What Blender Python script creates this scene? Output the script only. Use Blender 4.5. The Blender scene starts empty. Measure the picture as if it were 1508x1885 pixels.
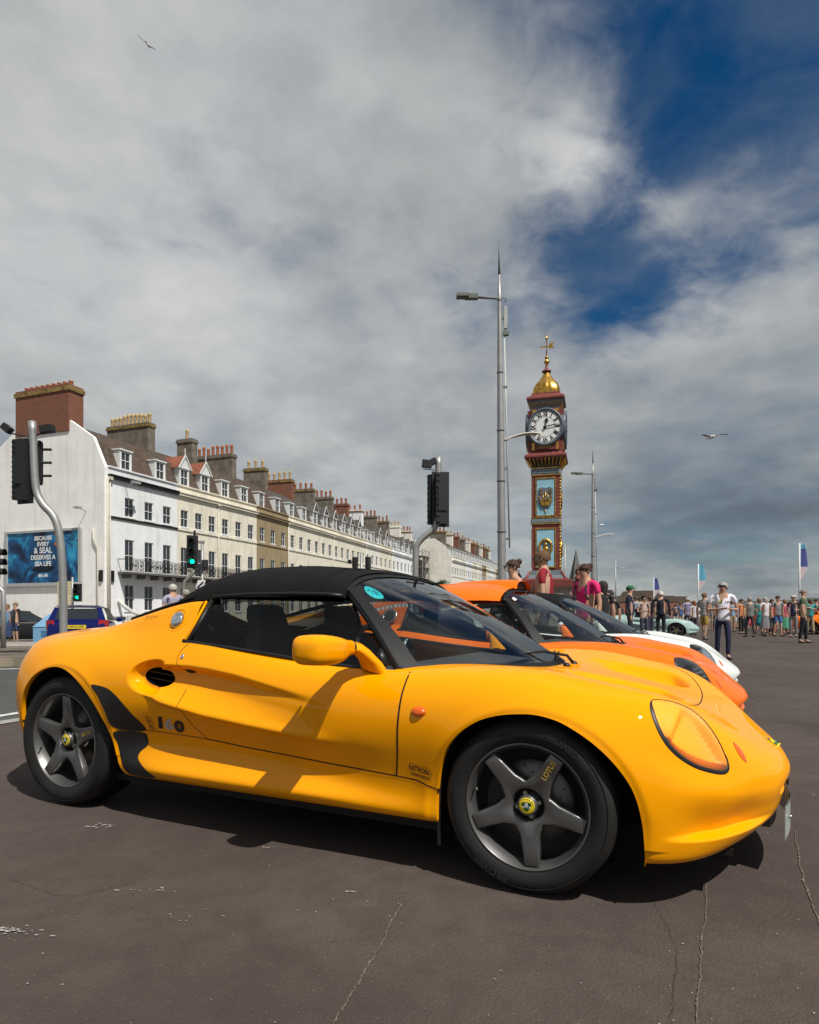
import bpy, bmesh, math, random
import numpy as np
from mathutils import Vector, Matrix
from mathutils.bvhtree import BVHTree
random.seed(7); RNG = np.random.RandomState(5)
R = math.radians; PI = math.pi
S = bpy.context.scene
COL = S.collection
# ------------------------------------------------------------------ camera
CAM_H = 0.9154
cam = bpy.data.cameras.new('camera'); camo = bpy.data.objects.new('camera', cam); COL.objects.link(camo)
cam.sensor_fit = 'HORIZONTAL'; cam.sensor_width = 36.0; cam.lens = 36.0*1200/1508
cam.shift_y = (1130.2-942.5)/1508; cam.clip_start = 0.05; cam.clip_end = 20000
camo.location = (0, 0, CAM_H); camo.rotation_euler = (R(90), 0, 0)
S.camera = camo
S.render.resolution_x = 820; S.render.resolution_y = 1024
# ------------------------------------------------------------------ light
SUN_EL, SUN_AZ = R(55.5), R(38)          # azimuth: from behind the camera towards its right
sdir = Vector((math.sin(SUN_AZ)*math.cos(SUN_EL), -math.cos(SUN_AZ)*math.cos(SUN_EL), math.sin(SUN_EL)))
sun = bpy.data.lights.new('sun', 'SUN'); sun.energy = 4.6; sun.angle = R(0.53); sun.color = (1.0, 0.955, 0.88)
suno = bpy.data.objects.new('sun', sun); COL.objects.link(suno)
suno.rotation_euler = sdir.to_track_quat('Z', 'Y').to_euler()
S.view_settings.view_transform = 'Standard'; S.view_settings.look = 'None'
S.view_settings.exposure = 0.0; S.view_settings.gamma = 1.0; S.view_settings.use_curve_mapping = False
try:
    S.cycles.max_bounces = 8; S.cycles.transparent_max_bounces = 12; S.cycles.transmission_bounces = 8
    S.cycles.use_denoising = True
except Exception: pass
# ------------------------------------------------------------------ world: clear sky behind broken cloud
W = bpy.data.worlds.new('World'); S.world = W; W.use_nodes = True
nt = W.node_tree; nt.nodes.clear(); NW = nt.nodes.new; LK = nt.links.new
def wm(op, a, b=None, c=None, clamp=False, tree=None):
    t = tree or nt
    n = t.nodes.new('ShaderNodeMath'); n.operation = op; n.use_clamp = clamp
    for i, v in enumerate((a, b, c)):
        if v is None: continue
        if isinstance(v, (int, float)): n.inputs[i].default_value = v
        else: t.links.new(v, n.inputs[i])
    return n.outputs[0]
tc = NW('ShaderNodeTexCoord'); sep = NW('ShaderNodeSeparateXYZ'); LK(tc.outputs['Generated'], sep.inputs[0])
X_, Y_, Z_ = sep.outputs
sky = NW('ShaderNodeTexSky'); sky.sky_type = 'NISHITA'; sky.sun_disc = False
sky.sun_elevation = SUN_EL; sky.sun_rotation = math.atan2(sdir.x, sdir.y)
sky.air_density = 1.0; sky.dust_density = 0.4; sky.ozone_density = 2.5
bgs = NW('ShaderNodeBackground'); bgs.inputs[1].default_value = 0.085
hs = NW('ShaderNodeHueSaturation'); hs.inputs['Saturation'].default_value = 1.45; hs.inputs['Value'].default_value = 0.62
LK(sky.outputs[0], hs.inputs['Color'])
LK(hs.outputs[0], bgs.inputs[0])
# cloud layers live on flat sheets overhead: direction / elevation gives the sheet position
zc = wm('MAXIMUM', Z_, 0.0); zc = wm('ADD', zc, 0.24)
px_ = wm('DIVIDE', X_, zc); py_ = wm('DIVIDE', Y_, zc)
comb = NW('ShaderNodeCombineXYZ'); LK(px_, comb.inputs[0]); LK(py_, comb.inputs[1])
def noise(vec, scale, detail=8, rough=.55, dist=0.0, off=(0,0,0), lac=2.0, tree=None):
    t = tree or nt
    mp = t.nodes.new('ShaderNodeMapping'); mp.inputs['Location'].default_value = off
    t.links.new(vec, mp.inputs[0])
    n = t.nodes.new('ShaderNodeTexNoise'); n.inputs['Scale'].default_value = scale; n.inputs['Detail'].default_value = detail
    n.inputs['Roughness'].default_value = rough; n.inputs['Distortion'].default_value = dist
    try: n.inputs['Lacunarity'].default_value = lac
    except Exception: pass
    t.links.new(mp.outputs[0], n.inputs['Vector']); return n.outputs['Fac']
def blob(u, v, w, hgt=None):
    """soft mask (0..1) of the sky round the direction seen at picture place (u, v), width w (tangent units)"""
    d = Vector(((u-754)/1200, 1.0, (1130-v)/1200)).normalized()
    vm = NW('ShaderNodeVectorMath'); vm.operation = 'DOT_PRODUCT'; LK(nrm.outputs[0], vm.inputs[0]); vm.inputs[1].default_value = d
    a = wm('SUBTRACT', 1.0, vm.outputs['Value']); a = wm('DIVIDE', a, -w*w); return wm('EXPONENT', a)
nrm = NW('ShaderNodeVectorMath'); nrm.operation = 'NORMALIZE'; LK(tc.outputs['Generated'], nrm.inputs[0])
def mr(v, a, b, c=0.0, d=1.0, smooth=True, tree=None):
    t = tree or nt
    n = t.nodes.new('ShaderNodeMapRange'); n.interpolation_type = 'SMOOTHSTEP' if smooth else 'LINEAR'
    t.links.new(v, n.inputs['Value']); n.inputs['From Min'].default_value = a; n.inputs['From Max'].default_value = b
    n.inputs['To Min'].default_value = c; n.inputs['To Max'].default_value = d; return n.outputs[0]
cv = comb.outputs[0]
nA = noise(cv, 1.1, 5, .5, .1, (3.1, 7.7, 0))
nB = noise(cv, 3.2, 8, .55, .1, (1.7, 2.2, 4))
nC = noise(cv, 9.0, 7, .58, .5, (5.5, .2, 2))
den = wm('ADD', wm('MULTIPLY', nA, .45), wm('ADD', wm('MULTIPLY', nB, .36), wm('MULTIPLY', nC, .19)))
# where the cover is open (upper right) and where it is closed (left, low)
op = wm('ADD', wm('MULTIPLY', blob(1520, 170, .21), .23), wm('MULTIPLY', blob(1360, 330, .11), .13))
op = wm('ADD', op, wm('MULTIPLY', blob(1240, 120, .17), .09))
op = wm('ADD', op, wm('MULTIPLY', blob(1080, 470, .07), .10))
op = wm('ADD', op, wm('MULTIPLY', blob(1180, 480, .05), .06))
op = wm('ADD', op, wm('MULTIPLY', blob(1330, 1040, .05), .10))
cl = wm('ADD', wm('MULTIPLY', blob(1120, 340, .040), .13), wm('MULTIPLY', blob(1040, 260, .035), .11))
cl = wm('ADD', cl, wm('MULTIPLY', blob(1370, 265, .035), .13)); cl = wm('ADD', cl, wm('MULTIPLY', blob(1225, 390, .04), .14))
cl = wm('ADD', cl, wm('MULTIPLY', blob(1500, 640, .14), .14))
op = wm('ADD', op, wm('MULTIPLY', blob(1100, 490, .05), .05))
d1 = wm('ADD', wm('SUBTRACT', wm('ADD', den, .155), op), cl)
cover = mr(d1, .38, .61); cover = wm('ADD', wm('MULTIPLY', cover, .80), wm('MULTIPLY', mr(den, .40, .62), .20), clamp=True)
# cloud brightness
sh = wm('ADD', wm('MULTIPLY', noise(cv, 1.3, 7, .50, .4, (9.3, 4.4, 1)), .70), wm('MULTIPLY', noise(cv, 5.5, 7, .56, .1, (2.3, 8.4, 6)), .30))
shade = mr(sh, .30, .72, 0, 1)
base = wm('ADD', wm('MULTIPLY', shade, .30), .24)
base = wm('ADD', base, wm('MULTIPLY', blob(230, 330, .42), .16))
base = wm('ADD', base, wm('MULTIPLY', blob(560, 700, .25), .02))
base = wm('ADD', base, wm('MULTIPLY', blob(1100, 320, .050), .15))
base = wm('ADD', base, wm('MULTIPLY', blob(1050, 270, .04), .10))
base = wm('SUBTRACT', base, wm('MULTIPLY', blob(1440, 950, .14), .15))
base = wm('SUBTRACT', base, wm('MULTIPLY', blob(1180, 860, .10), .03))
base = wm('SUBTRACT', base, wm('MULTIPLY', blob(700, 900, .12), .02))
base = wm('SUBTRACT', base, wm('MULTIPLY', blob(1150, 60, .20), .08)); base = wm('ADD', base, wm('MULTIPLY', blob(1480, 640, .16), .08))
zq = wm('DIVIDE', Z_, .045); base = wm('ADD', base, wm('MULTIPLY', wm('EXPONENT', wm('MULTIPLY', wm('MULTIPLY', zq, zq), -1.0)), .10)); base = wm('ADD', base, .02)
base = wm('MAXIMUM', base, .09)
cr = NW('ShaderNodeValToRGB')
cr.color_ramp.elements[0].position = 0.08; cr.color_ramp.elements[0].color = (.075, .095, .115, 1)
cr.color_ramp.elements[1].position = 1.0; cr.color_ramp.elements[1].color = (.98, .96, .93, 1)
e = cr.color_ramp.elements.new(.25); e.color = (.19, .23, .265, 1)
e = cr.color_ramp.elements.new(.48); e.color = (.40, .42, .425, 1)
LK(base, cr.inputs[0])
bgc = NW('ShaderNodeBackground'); LK(cr.outputs[0], bgc.inputs[0]); bgc.inputs[1].default_value = 1.0
# below the horizon: plain dull ground colour
mx = NW('ShaderNodeMixShader'); LK(cover, mx.inputs[0]); LK(bgs.outputs[0], mx.inputs[1]); LK(bgc.outputs[0], mx.inputs[2])
out = NW('ShaderNodeOutputWorld'); LK(mx.outputs[0], out.inputs[0])

# ------------------------------------------------------------------ materials
MATS = {}
def mat(name, col=(.5,.5,.5), rough=.5, metal=0., coat=0., coat_r=.03, spec=.5, emit=None, es=1., trans=0., alpha=1., ior=1.45, bump=0., bscale=40., var=0., vscale=3., noise_r=0.):
    if name in MATS: return MATS[name]
    m = bpy.data.materials.new(name); m.use_nodes = True; t = m.node_tree; p = t.nodes['Principled BSDF']
    c = (*col, 1) if len(col) == 3 else col
    p.inputs['Base Color'].default_value = c; p.inputs['Roughness'].default_value = rough; p.inputs['Metallic'].default_value = metal
    p.inputs['Coat Weight'].default_value = coat; p.inputs['Coat Roughness'].default_value = coat_r
    p.inputs['Specular IOR Level'].default_value = spec; p.inputs['IOR'].default_value = ior
    p.inputs['Transmission Weight'].default_value = trans; p.inputs['Alpha'].default_value = alpha
    if emit: p.inputs['Emission Color'].default_value = (*emit, 1); p.inputs['Emission Strength'].default_value = es
    if bump or var or noise_r:
        g = t.nodes.new('ShaderNodeNewGeometry').outputs['Position'] if True else None
        g = t.nodes.new('ShaderNodeTexCoord').outputs['Object']
    if var:
        n = noise(g, vscale, 6, .6, tree=t)
        mxn = t.nodes.new('ShaderNodeMix'); mxn.data_type = 'RGBA'
        t.links.new(mr(n, .3, .7, tree=t), mxn.inputs['Factor'])
        mxn.inputs['A'].default_value = tuple(x*(1-var) for x in c[:3])+(1,); mxn.inputs['B'].default_value = tuple(min(1, x*(1+var)) for x in c[:3])+(1,)
        t.links.new(mxn.outputs['Result'], p.inputs['Base Color'])
    if bump:
        n = noise(g, bscale, 4, .6, tree=t); b = t.nodes.new('ShaderNodeBump'); b.inputs['Strength'].default_value = bump; b.inputs['Distance'].default_value = .01
        t.links.new(n, b.inputs['Height']); t.links.new(b.outputs[0], p.inputs['Normal'])
    MATS[name] = m; return m
def glass_mat(name, tint=(.8,.85,.85), refl=1.0, dark=.0, rough=0.0):
    """thin automotive glass: fresnel mirror over tinted see-through"""
    if name in MATS: return MATS[name]
    m = bpy.data.materials.new(name); m.use_nodes = True; t = m.node_tree; t.nodes.clear()
    tr = t.nodes.new('ShaderNodeBsdfTransparent'); tr.inputs[0].default_value = (*tint, 1)
    gl = t.nodes.new('ShaderNodeBsdfGlossy'); gl.inputs['Roughness'].default_value = rough; gl.inputs[0].default_value = (1,1,1,1)
    fr = t.nodes.new('ShaderNodeFresnel'); fr.inputs[0].default_value = 1.5
    k = wm('MULTIPLY', fr.outputs[0], 1.7*refl, clamp=True, tree=t)
    ms = t.nodes.new('ShaderNodeMixShader'); t.links.new(k, ms.inputs[0]); t.links.new(tr.outputs[0], ms.inputs[1]); t.links.new(gl.outputs[0], ms.inputs[2])
    o = t.nodes.new('ShaderNodeOutputMaterial'); t.links.new(ms.outputs[0], o.inputs[0])
    MATS[name] = m; return m
# ------------------------------------------------------------------ mesh helpers
class MB:
    """collects polygons; each face keeps a material slot"""
    def __init__(s): s.v = []; s.f = []; s.m = []; s.mats = []; s.sm = []; s.cur = 0; s.smooth = False
    def use(s, m, smooth=None):
        if m not in s.mats: s.mats.append(m)
        s.cur = s.mats.index(m)
        if smooth is not None: s.smooth = smooth
        return s
    def add(s, vs, fs, smooth=None):
        o = len(s.v); s.v.extend([tuple(map(float, p)) for p in vs])
        for f in fs: s.f.append([o+i for i in f]); s.m.append(s.cur); s.sm.append(s.smooth if smooth is None else smooth)
        return s
    def box(s, c, d, rz=0., rx=0., ry=0., taper=1.0):
        hx, hy, hz = d[0]/2, d[1]/2, d[2]/2
        M = Matrix.Translation(c) @ Matrix.Rotation(rz, 4, 'Z') @ Matrix.Rotation(rx, 4, 'X') @ Matrix.Rotation(ry, 4, 'Y')
        vs = []
        for z in (-1, 1):
            k = taper if z > 0 else 1
            for x, y in ((-1,-1),(1,-1),(1,1),(-1,1)): vs.append(M @ Vector((x*hx*k, y*hy*k, z*hz)))
        return s.add(vs, [(3,2,1,0),(4,5,6,7),(0,1,5,4),(1,2,6,5),(2,3,7,6),(3,0,4,7)], False)
    def tube(s, pts, r, n=10, cap=True, smooth=True):
        pts = [Vector(p) for p in pts]; rs = r if isinstance(r, (list, tuple)) else [r]*len(pts)
        vs = []; prev = None
        for i, p in enumerate(pts):
            if i == 0: d = pts[1]-pts[0]
            elif i == len(pts)-1: d = pts[-1]-pts[-2]
            else: d = (pts[i+1]-pts[i]).normalized()+(pts[i]-pts[i-1]).normalized()
            d.normalize()
            if prev is None: a = d.orthogonal().normalized()
            else:
                a = prev - d*prev.dot(d)
                a = a.normalized() if a.length > 1e-6 else d.orthogonal().normalized()
            prev = a; b = d.cross(a)
            for k in range(n):
                t = 2*PI*k/n; vs.append(p + (a*math.cos(t)+b*math.sin(t))*rs[i])
        fs = []
        for i in range(len(pts)-1):
            for k in range(n): fs.append((i*n+k, i*n+(k+1)%n, (i+1)*n+(k+1)%n, (i+1)*n+k))
        s.add(vs, fs, smooth)
        if cap:
            o = len(s.v)-len(vs)
            s.f.append([o+k for k in range(n)][::-1]); s.f.append([o+(len(pts)-1)*n+k for k in range(n)])
            s.m += [s.cur]*2; s.sm += [False]*2
        return s
    def lathe(s, prof, n=24, c=(0,0,0), axis='Z', smooth=True, arc=2*PI, closed=True):
        """prof = [(radius, height)]"""
        vs = []
        for (r, h) in prof:
            for k in range(n):
                t = arc*k/(n if closed else n-1); a, b = r*math.cos(t), r*math.sin(t)
                p = (a, b, h) if axis == 'Z' else ((a, h, b) if axis == 'Y' else (h, a, b))
                vs.append((p[0]+c[0], p[1]+c[1], p[2]+c[2]))
        fs = []
        for i in range(len(prof)-1):
            for k in range(n if closed else n-1):
                fs.append((i*n+k, i*n+(k+1)%n, (i+1)*n+(k+1)%n, (i+1)*n+k))
        return s.add(vs, fs, smooth)
    def prism(s, poly, t, plane='XZ', off=0., smooth=False):
        """poly extruded by thickness t; plane XZ -> extrude along y from off to off+t"""
        n = len(poly); f = {'XZ': lambda a,b,o: (a,o,b), 'XY': lambda a,b,o: (a,b,o), 'YZ': lambda a,b,o: (o,a,b)}[plane]
        vs = [f(a,b,off) for a,b in poly]+[f(a,b,off+t) for a,b in poly]
        fs = [tuple(range(n)), tuple(range(2*n-1, n-1, -1))]+[(i, n+i, n+(i+1)%n, (i+1)%n) for i in range(n)]
        return s.add(vs, fs, smooth)
    def ball(s, c, r, n=12, m=8, sc=(1,1,1), smooth=True):
        vs = []
        for i in range(m+1):
            a = PI*i/m
            for k in range(n):
                t = 2*PI*k/n; vs.append((c[0]+r*sc[0]*math.sin(a)*math.cos(t), c[1]+r*sc[1]*math.sin(a)*math.sin(t), c[2]+r*sc[2]*math.cos(a)))
        fs = [(i*n+k, (i+1)*n+k, (i+1)*n+(k+1)%n, i*n+(k+1)%n) for i in range(m) for k in range(n)]
        return s.add(vs, fs, smooth)
    def grid(s, P, smooth=True, flip=False):
        P = np.asarray(P); a, b = P.shape[:2]; vs = P.reshape(-1, 3)
        fs = [((i*b+j), (i*b+j+1), ((i+1)*b+j+1), ((i+1)*b+j)) for i in range(a-1) for j in range(b-1)]
        if flip: fs = [f[::-1] for f in fs]
        return s.add(vs, fs, smooth)
    def mesh(s, name):
        me = bpy.data.meshes.new(name); me.from_pydata(s.v, [], s.f)
        for m in s.mats: me.materials.append(m)
        me.polygons.foreach_set('material_index', s.m); me.polygons.foreach_set('use_smooth', s.sm); me.update(); return me
    def build(s, name, parent=None, loc=None, rz=0., recalc=True):
        me = s.mesh(name)
        if recalc:
            bm = bmesh.new(); bm.from_mesh(me); bmesh.ops.recalc_face_normals(bm, faces=bm.faces); bm.to_mesh(me); bm.free()
        o = bpy.data.objects.new(name, me); COL.objects.link(o); o.parent = parent
        if loc is not None: o.location = loc
        o.rotation_euler = (0, 0, rz); return o
def new(m, smooth=None): b = MB(); b.use(m, smooth); return b
def thing(name, label, cat, loc=(0,0,0), rz=0., group=None):
    o = bpy.data.objects.new(name, None); COL.objects.link(o); o.location = loc; o.rotation_euler = (0,0,rz)
    o.empty_display_size = .2; tag(o, label, cat, group); return o
def tag(o, label=None, cat=None, group=None, kind=None):
    if label: o['label'] = label
    if cat: o['category'] = cat
    if group: o['group'] = group
    if kind: o['kind'] = kind
    return o
def copy_tree(o, parent=None, loc=None, rz=None, label=None, group=None):
    c = o.copy(); COL.objects.link(c); c.parent = parent
    if loc is not None: c.location = loc
    if rz is not None: c.rotation_euler[2] = rz
    if label: c['label'] = label
    if group: c['group'] = group
    for ch in list(o.children): copy_tree(ch, c)
    return c
def put(u, D, z=0.0):
    """world point that lies D metres ahead in the direction of picture column u"""
    return Vector(((u-754)/1200*D, D, z))
def paint_mat(name, col, rough=.5):
    m = mat(name, col, rough, coat=.62, coat_r=.01, spec=.0); return m
M_yellow = paint_mat('yellow_paint', (.96, .365, .0)); M_orange = paint_mat('orange_paint', (.90, .17, .008)); M_whitecar = paint_mat('white_paint', (.74, .77, .74))
M_bluecar = paint_mat('blue_paint', (.006, .011, .09)); M_silver = paint_mat('pale_green_paint', (.35, .48, .46)); M_redcar = paint_mat('red_paint', (.45,.03,.015))
M_tyre = mat('tyre_rubber', (.012, .0115, .011), .66, bump=.06, bscale=90, var=.25, vscale=9); M_groove = mat('tyre_groove', (.004, .004, .004), .9)
M_rim = mat('anthracite_rim', (.17, .168, .166), .42, metal=.75, coat=.2, coat_r=.1); M_steel = mat('steel', (.55, .54, .52), .3, metal=1.)
M_black = mat('black_matte', (.006, .006, .006), .7); M_black_sat = mat('black_satin', (.014, .014, .015), .35); M_rubber = mat('black_rubber', (.012, .012, .012), .45)
M_guard = mat('black_film', (.014, .013, .013), .38); M_liner = mat('arch_liner', (.010, .009, .009), .8); M_slat = mat('intake_slat_brown', (.05, .022, .004), .5)
M_bucket = mat('lamp_bowl_lit_yellow', (1.0, .43, .008), .45, coat=.3); M_capyel = mat('badge_yellow', (.80, .58, .01), .3, coat=.5); M_green = mat('badge_green', (.005, .07, .02), .4); M_white = mat('white_print', (.8, .8, .78), .5)  # lamp bowl: body yellow lightened to offset the shade inside
M_disc = mat('brake_disc', (.16, .15, .14), .38, metal=.8); M_gold = mat('gold_print', (.55, .36, .06), .4); M_chrome = mat('chrome', (.85, .86, .87), .06, metal=1.)
M_lens = glass_mat('clear_lens', (.99, .99, .99), .9); M_screen = glass_mat('windscreen_glass', (.86, .92, .92), .62); M_sideglass = glass_mat('side_glass', (.70, .74, .73), .34)
M_pillar = mat('black_frame', (.010, .010, .011), .55, spec=.3, bump=.03, bscale=400); M_cabin = mat('cabin_trim', (.06, .06, .064), .75); M_seat = mat('seat_cloth', (.065, .065, .07), .85)
M_fabric = mat('soft_top_fabric', (.0085, .0085, .009), .93, spec=.2, bump=.10, bscale=500, var=.15, vscale=6)
M_lamp = mat('amber_lens', (.75, .12, .005), .18, coat=1.); M_amberdk = mat('dark_amber', (.45, .06, .004), .3); M_red = mat('red_lens', (.45, .02, .02), .2, coat=1.)
M_plate_y = mat('yellow_plate', (.80, .55, .03), .5); M_plate_w = mat('white_plate', (.75, .76, .74), .4)
M_silverprint = mat('silver_print', (.42, .42, .44), .45); M_teal = mat('teal_sticker', (.03, .52, .55), .5); M_darkprint = mat('dark_print', (.025, .022, .02), .5)
# ------------------------------------------------------------------ sports car body (local axes: x forward, y left, z up, origin under rear axle)
def dens(poly, step=.012, closed=False):
    poly = [np.array(p, float) for p in poly]; o = []
    m = len(poly) if closed else len(poly)-1
    for i in range(m):
        a, b = poly[i], poly[(i+1) % len(poly)]; k = max(1, int(np.linalg.norm(b-a)/step))
        for j in range(k): o.append(a+(b-a)*j/k)
    if not closed: o.append(poly[-1])
    return np.array(o)
def csp(pts, n=60, closed=False):
    """smooth curve through points (Catmull-Rom)"""
    P = [np.array(p, float) for p in pts]; m = len(P); o = []
    seg = m if closed else m-1
    for i in range(seg):
        if closed: p0, p1, p2, p3 = P[i-1], P[i], P[(i+1) % m], P[(i+2) % m]
        else:
            p1, p2 = P[i], P[i+1]; p0 = P[i-1] if i else 2*p1-p2; p3 = P[i+2] if i+2 < m else 2*p2-p1
        k = max(2, n//seg)
        for j in range(k):
            t = j/k; o.append(.5*((2*p1)+(-p0+p2)*t+(2*p0-5*p1+4*p2-p3)*t*t+(-p0+3*p1-3*p2+p3)*t**3))
    if not closed: o.append(P[-1])
    return np.array(o)
def ncs(xk, yk, x):
    """natural cubic spline through (xk, yk) (yk may have several columns)"""
    xk = np.asarray(xk, float); yk = np.asarray(yk, float)
    if yk.ndim == 1: return ncs(xk, yk[:, None], x)[:, 0]
    n = len(xk); h = np.diff(xk); A = np.zeros((n, n)); B = np.zeros_like(yk); A[0, 0] = A[-1, -1] = 1
    for i in range(1, n-1):
        A[i, i-1] = h[i-1]; A[i, i] = 2*(h[i-1]+h[i]); A[i, i+1] = h[i]
        B[i] = 6*((yk[i+1]-yk[i])/h[i]-(yk[i]-yk[i-1])/h[i-1])
    M = np.linalg.solve(A, B)
    k = np.clip(np.searchsorted(xk, x)-1, 0, n-2); t = (np.asarray(x)-xk[k])[:, None]; H = h[k][:, None]
    a = (M[k+1]-M[k])/(6*H); b = M[k]/2; c = (yk[k+1]-yk[k])/H-H*(2*M[k]+M[k+1])/6
    return ((a*t+b)*t+c)*t+yk[k]
def pch(xk, yk, x):
    """monotone cubic"""
    xk = np.asarray(xk, float); yk = np.asarray(yk, float); x = np.asarray(x, float)
    h = np.diff(xk); dl = np.diff(yk)/h; m = np.zeros(len(xk)); m[0] = dl[0]; m[-1] = dl[-1]
    for i in range(1, len(xk)-1):
        if dl[i-1]*dl[i] > 0:
            w1 = 2*h[i]+h[i-1]; w2 = h[i]+2*h[i-1]; m[i] = (w1+w2)/(w1/dl[i-1]+w2/dl[i])
    k = np.clip(np.searchsorted(xk, x)-1, 0, len(xk)-2); t = np.clip((x-xk[k])/h[k], 0, 1)
    return (2*t**3-3*t**2+1)*yk[k]+(t**3-2*t**2+t)*h[k]*m[k]+(-2*t**3+3*t**2)*yk[k+1]+(t**3-t**2)*h[k]*m[k+1]
def sst(a, b, x): t = np.clip((x-a)/(b-a), 0, 1); return t*t*(3-2*t)
# cross sections: t, then 16 (half width, height) from the sill's underside up to the centre line
SEC = {
 -0.50: [(0.545,0.3),(0.605,0.31),(0.645,0.35),(0.66,0.4),(0.67,0.45),(0.675,0.5),(0.675,0.55),(0.67,0.59),(0.655,0.635),(0.635,0.68),(0.615,0.72),(0.59,0.755),(0.536,0.785),(0.454,0.805),(0.309,0.82),(0.0,0.83)],
 -0.30: [(0.662,0.24),(0.747,0.25),(0.777,0.31),(0.792,0.37),(0.799,0.43),(0.802,0.48),(0.802,0.53),(0.797,0.575),(0.787,0.625),(0.767,0.675),(0.739,0.72),(0.697,0.763),(0.632,0.797),(0.534,0.82),(0.369,0.84),(0.0,0.85)],
  0.00: [(.70,.20),(.79,.22),(.82,.28),(.835,.35),(.842,.42),(.845,.48),(.845,.54),(.843,.585),(.835,.635),(.818,.685),(.79,.735),(.745,.78),(.675,.815),(.57,.84),(.40,.855),(0,.865)],
  0.35: [(.70,.17),(.79,.19),(.81,.235),(.812,.31),(.82,.385),(.83,.445),(.838,.505),(.84,.56),(.836,.615),(.822,.67),(.795,.725),(.75,.775),(.69,.83),(.635,.905),(.575,.893),(0,.850)],
  0.60: [(.70,.17),(.79,.188),(.818,.235),(.785,.325),(.788,.39),(.812,.445),(.832,.51),(.836,.56),(.833,.615),(.82,.67),(.795,.725),(.760,.785),(.708,.868),(.652,.962),(.590,.935),(0,.80)],
  0.85: [(.70,.17),(.79,.188),(.820,.235),(.772,.33),(.775,.385),(.802,.44),(.830,.498),(.834,.55),(.83,.605),(.818,.66),(.793,.72),(.752,.795),(.70,.875),(.650,.975),(.595,.955),(0,.79)],
  1.10: [(.70,.17),(.79,.188),(.820,.235),(.768,.325),(.771,.372),(.798,.43),(.828,.482),(.833,.54),(.83,.60),(.816,.655),(.79,.71),(.74,.765),(.68,.765),(.60,.76),(.50,.76),(0,.76)],
  1.50: [(.70,.17),(.79,.19),(.815,.23),(.782,.29),(.782,.345),(.803,.40),(.827,.45),(.833,.515),(.83,.58),(.815,.635),(.785,.685),(.730,.722),(.67,.715),(.58,.70),(.40,.69),(0,.69)],
  1.85: [(.70,.17),(.79,.19),(.807,.22),(.797,.27),(.802,.33),(.817,.40),(.830,.46),(.836,.52),(.832,.575),(.815,.63),(.78,.68),(.72,.713),(.62,.725),(.45,.72),(.25,.71),(0,.71)],
  2.10: [(.70,.17),(.79,.19),(.80,.22),(.80,.28),(.81,.34),(.825,.405),(.838,.465),(.842,.525),(.836,.58),(.817,.635),(.78,.685),(.722,.72),(.625,.733),(.45,.718),(.25,.705),(0,.70)],
  2.32: [(.70,.16),(.785,.18),(.80,.22),(.80,.28),(.815,.34),(.83,.40),(.84,.46),(.843,.52),(.836,.575),(.816,.628),(.775,.677),(.712,.713),(.62,.726),(.45,.700),(.25,.688),(0,.685)],
  2.50: [(.70,.15),(.785,.16),(.80,.21),(.805,.27),(.82,.33),(.828,.385),(.832,.435),(.832,.487),(.822,.54),(.798,.59),(.757,.637),(.70,.672),(.61,.69),(.45,.668),(.25,.655),(0,.65)],
  2.66: [(.66,.14),(.775,.15),(.785,.20),(.79,.26),(.797,.315),(.80,.365),(.80,.41),(.795,.455),(.78,.50),(.757,.552),(.722,.606),(.668,.648),(.588,.664),(.43,.636),(.22,.620),(0,.617)],
}
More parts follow.
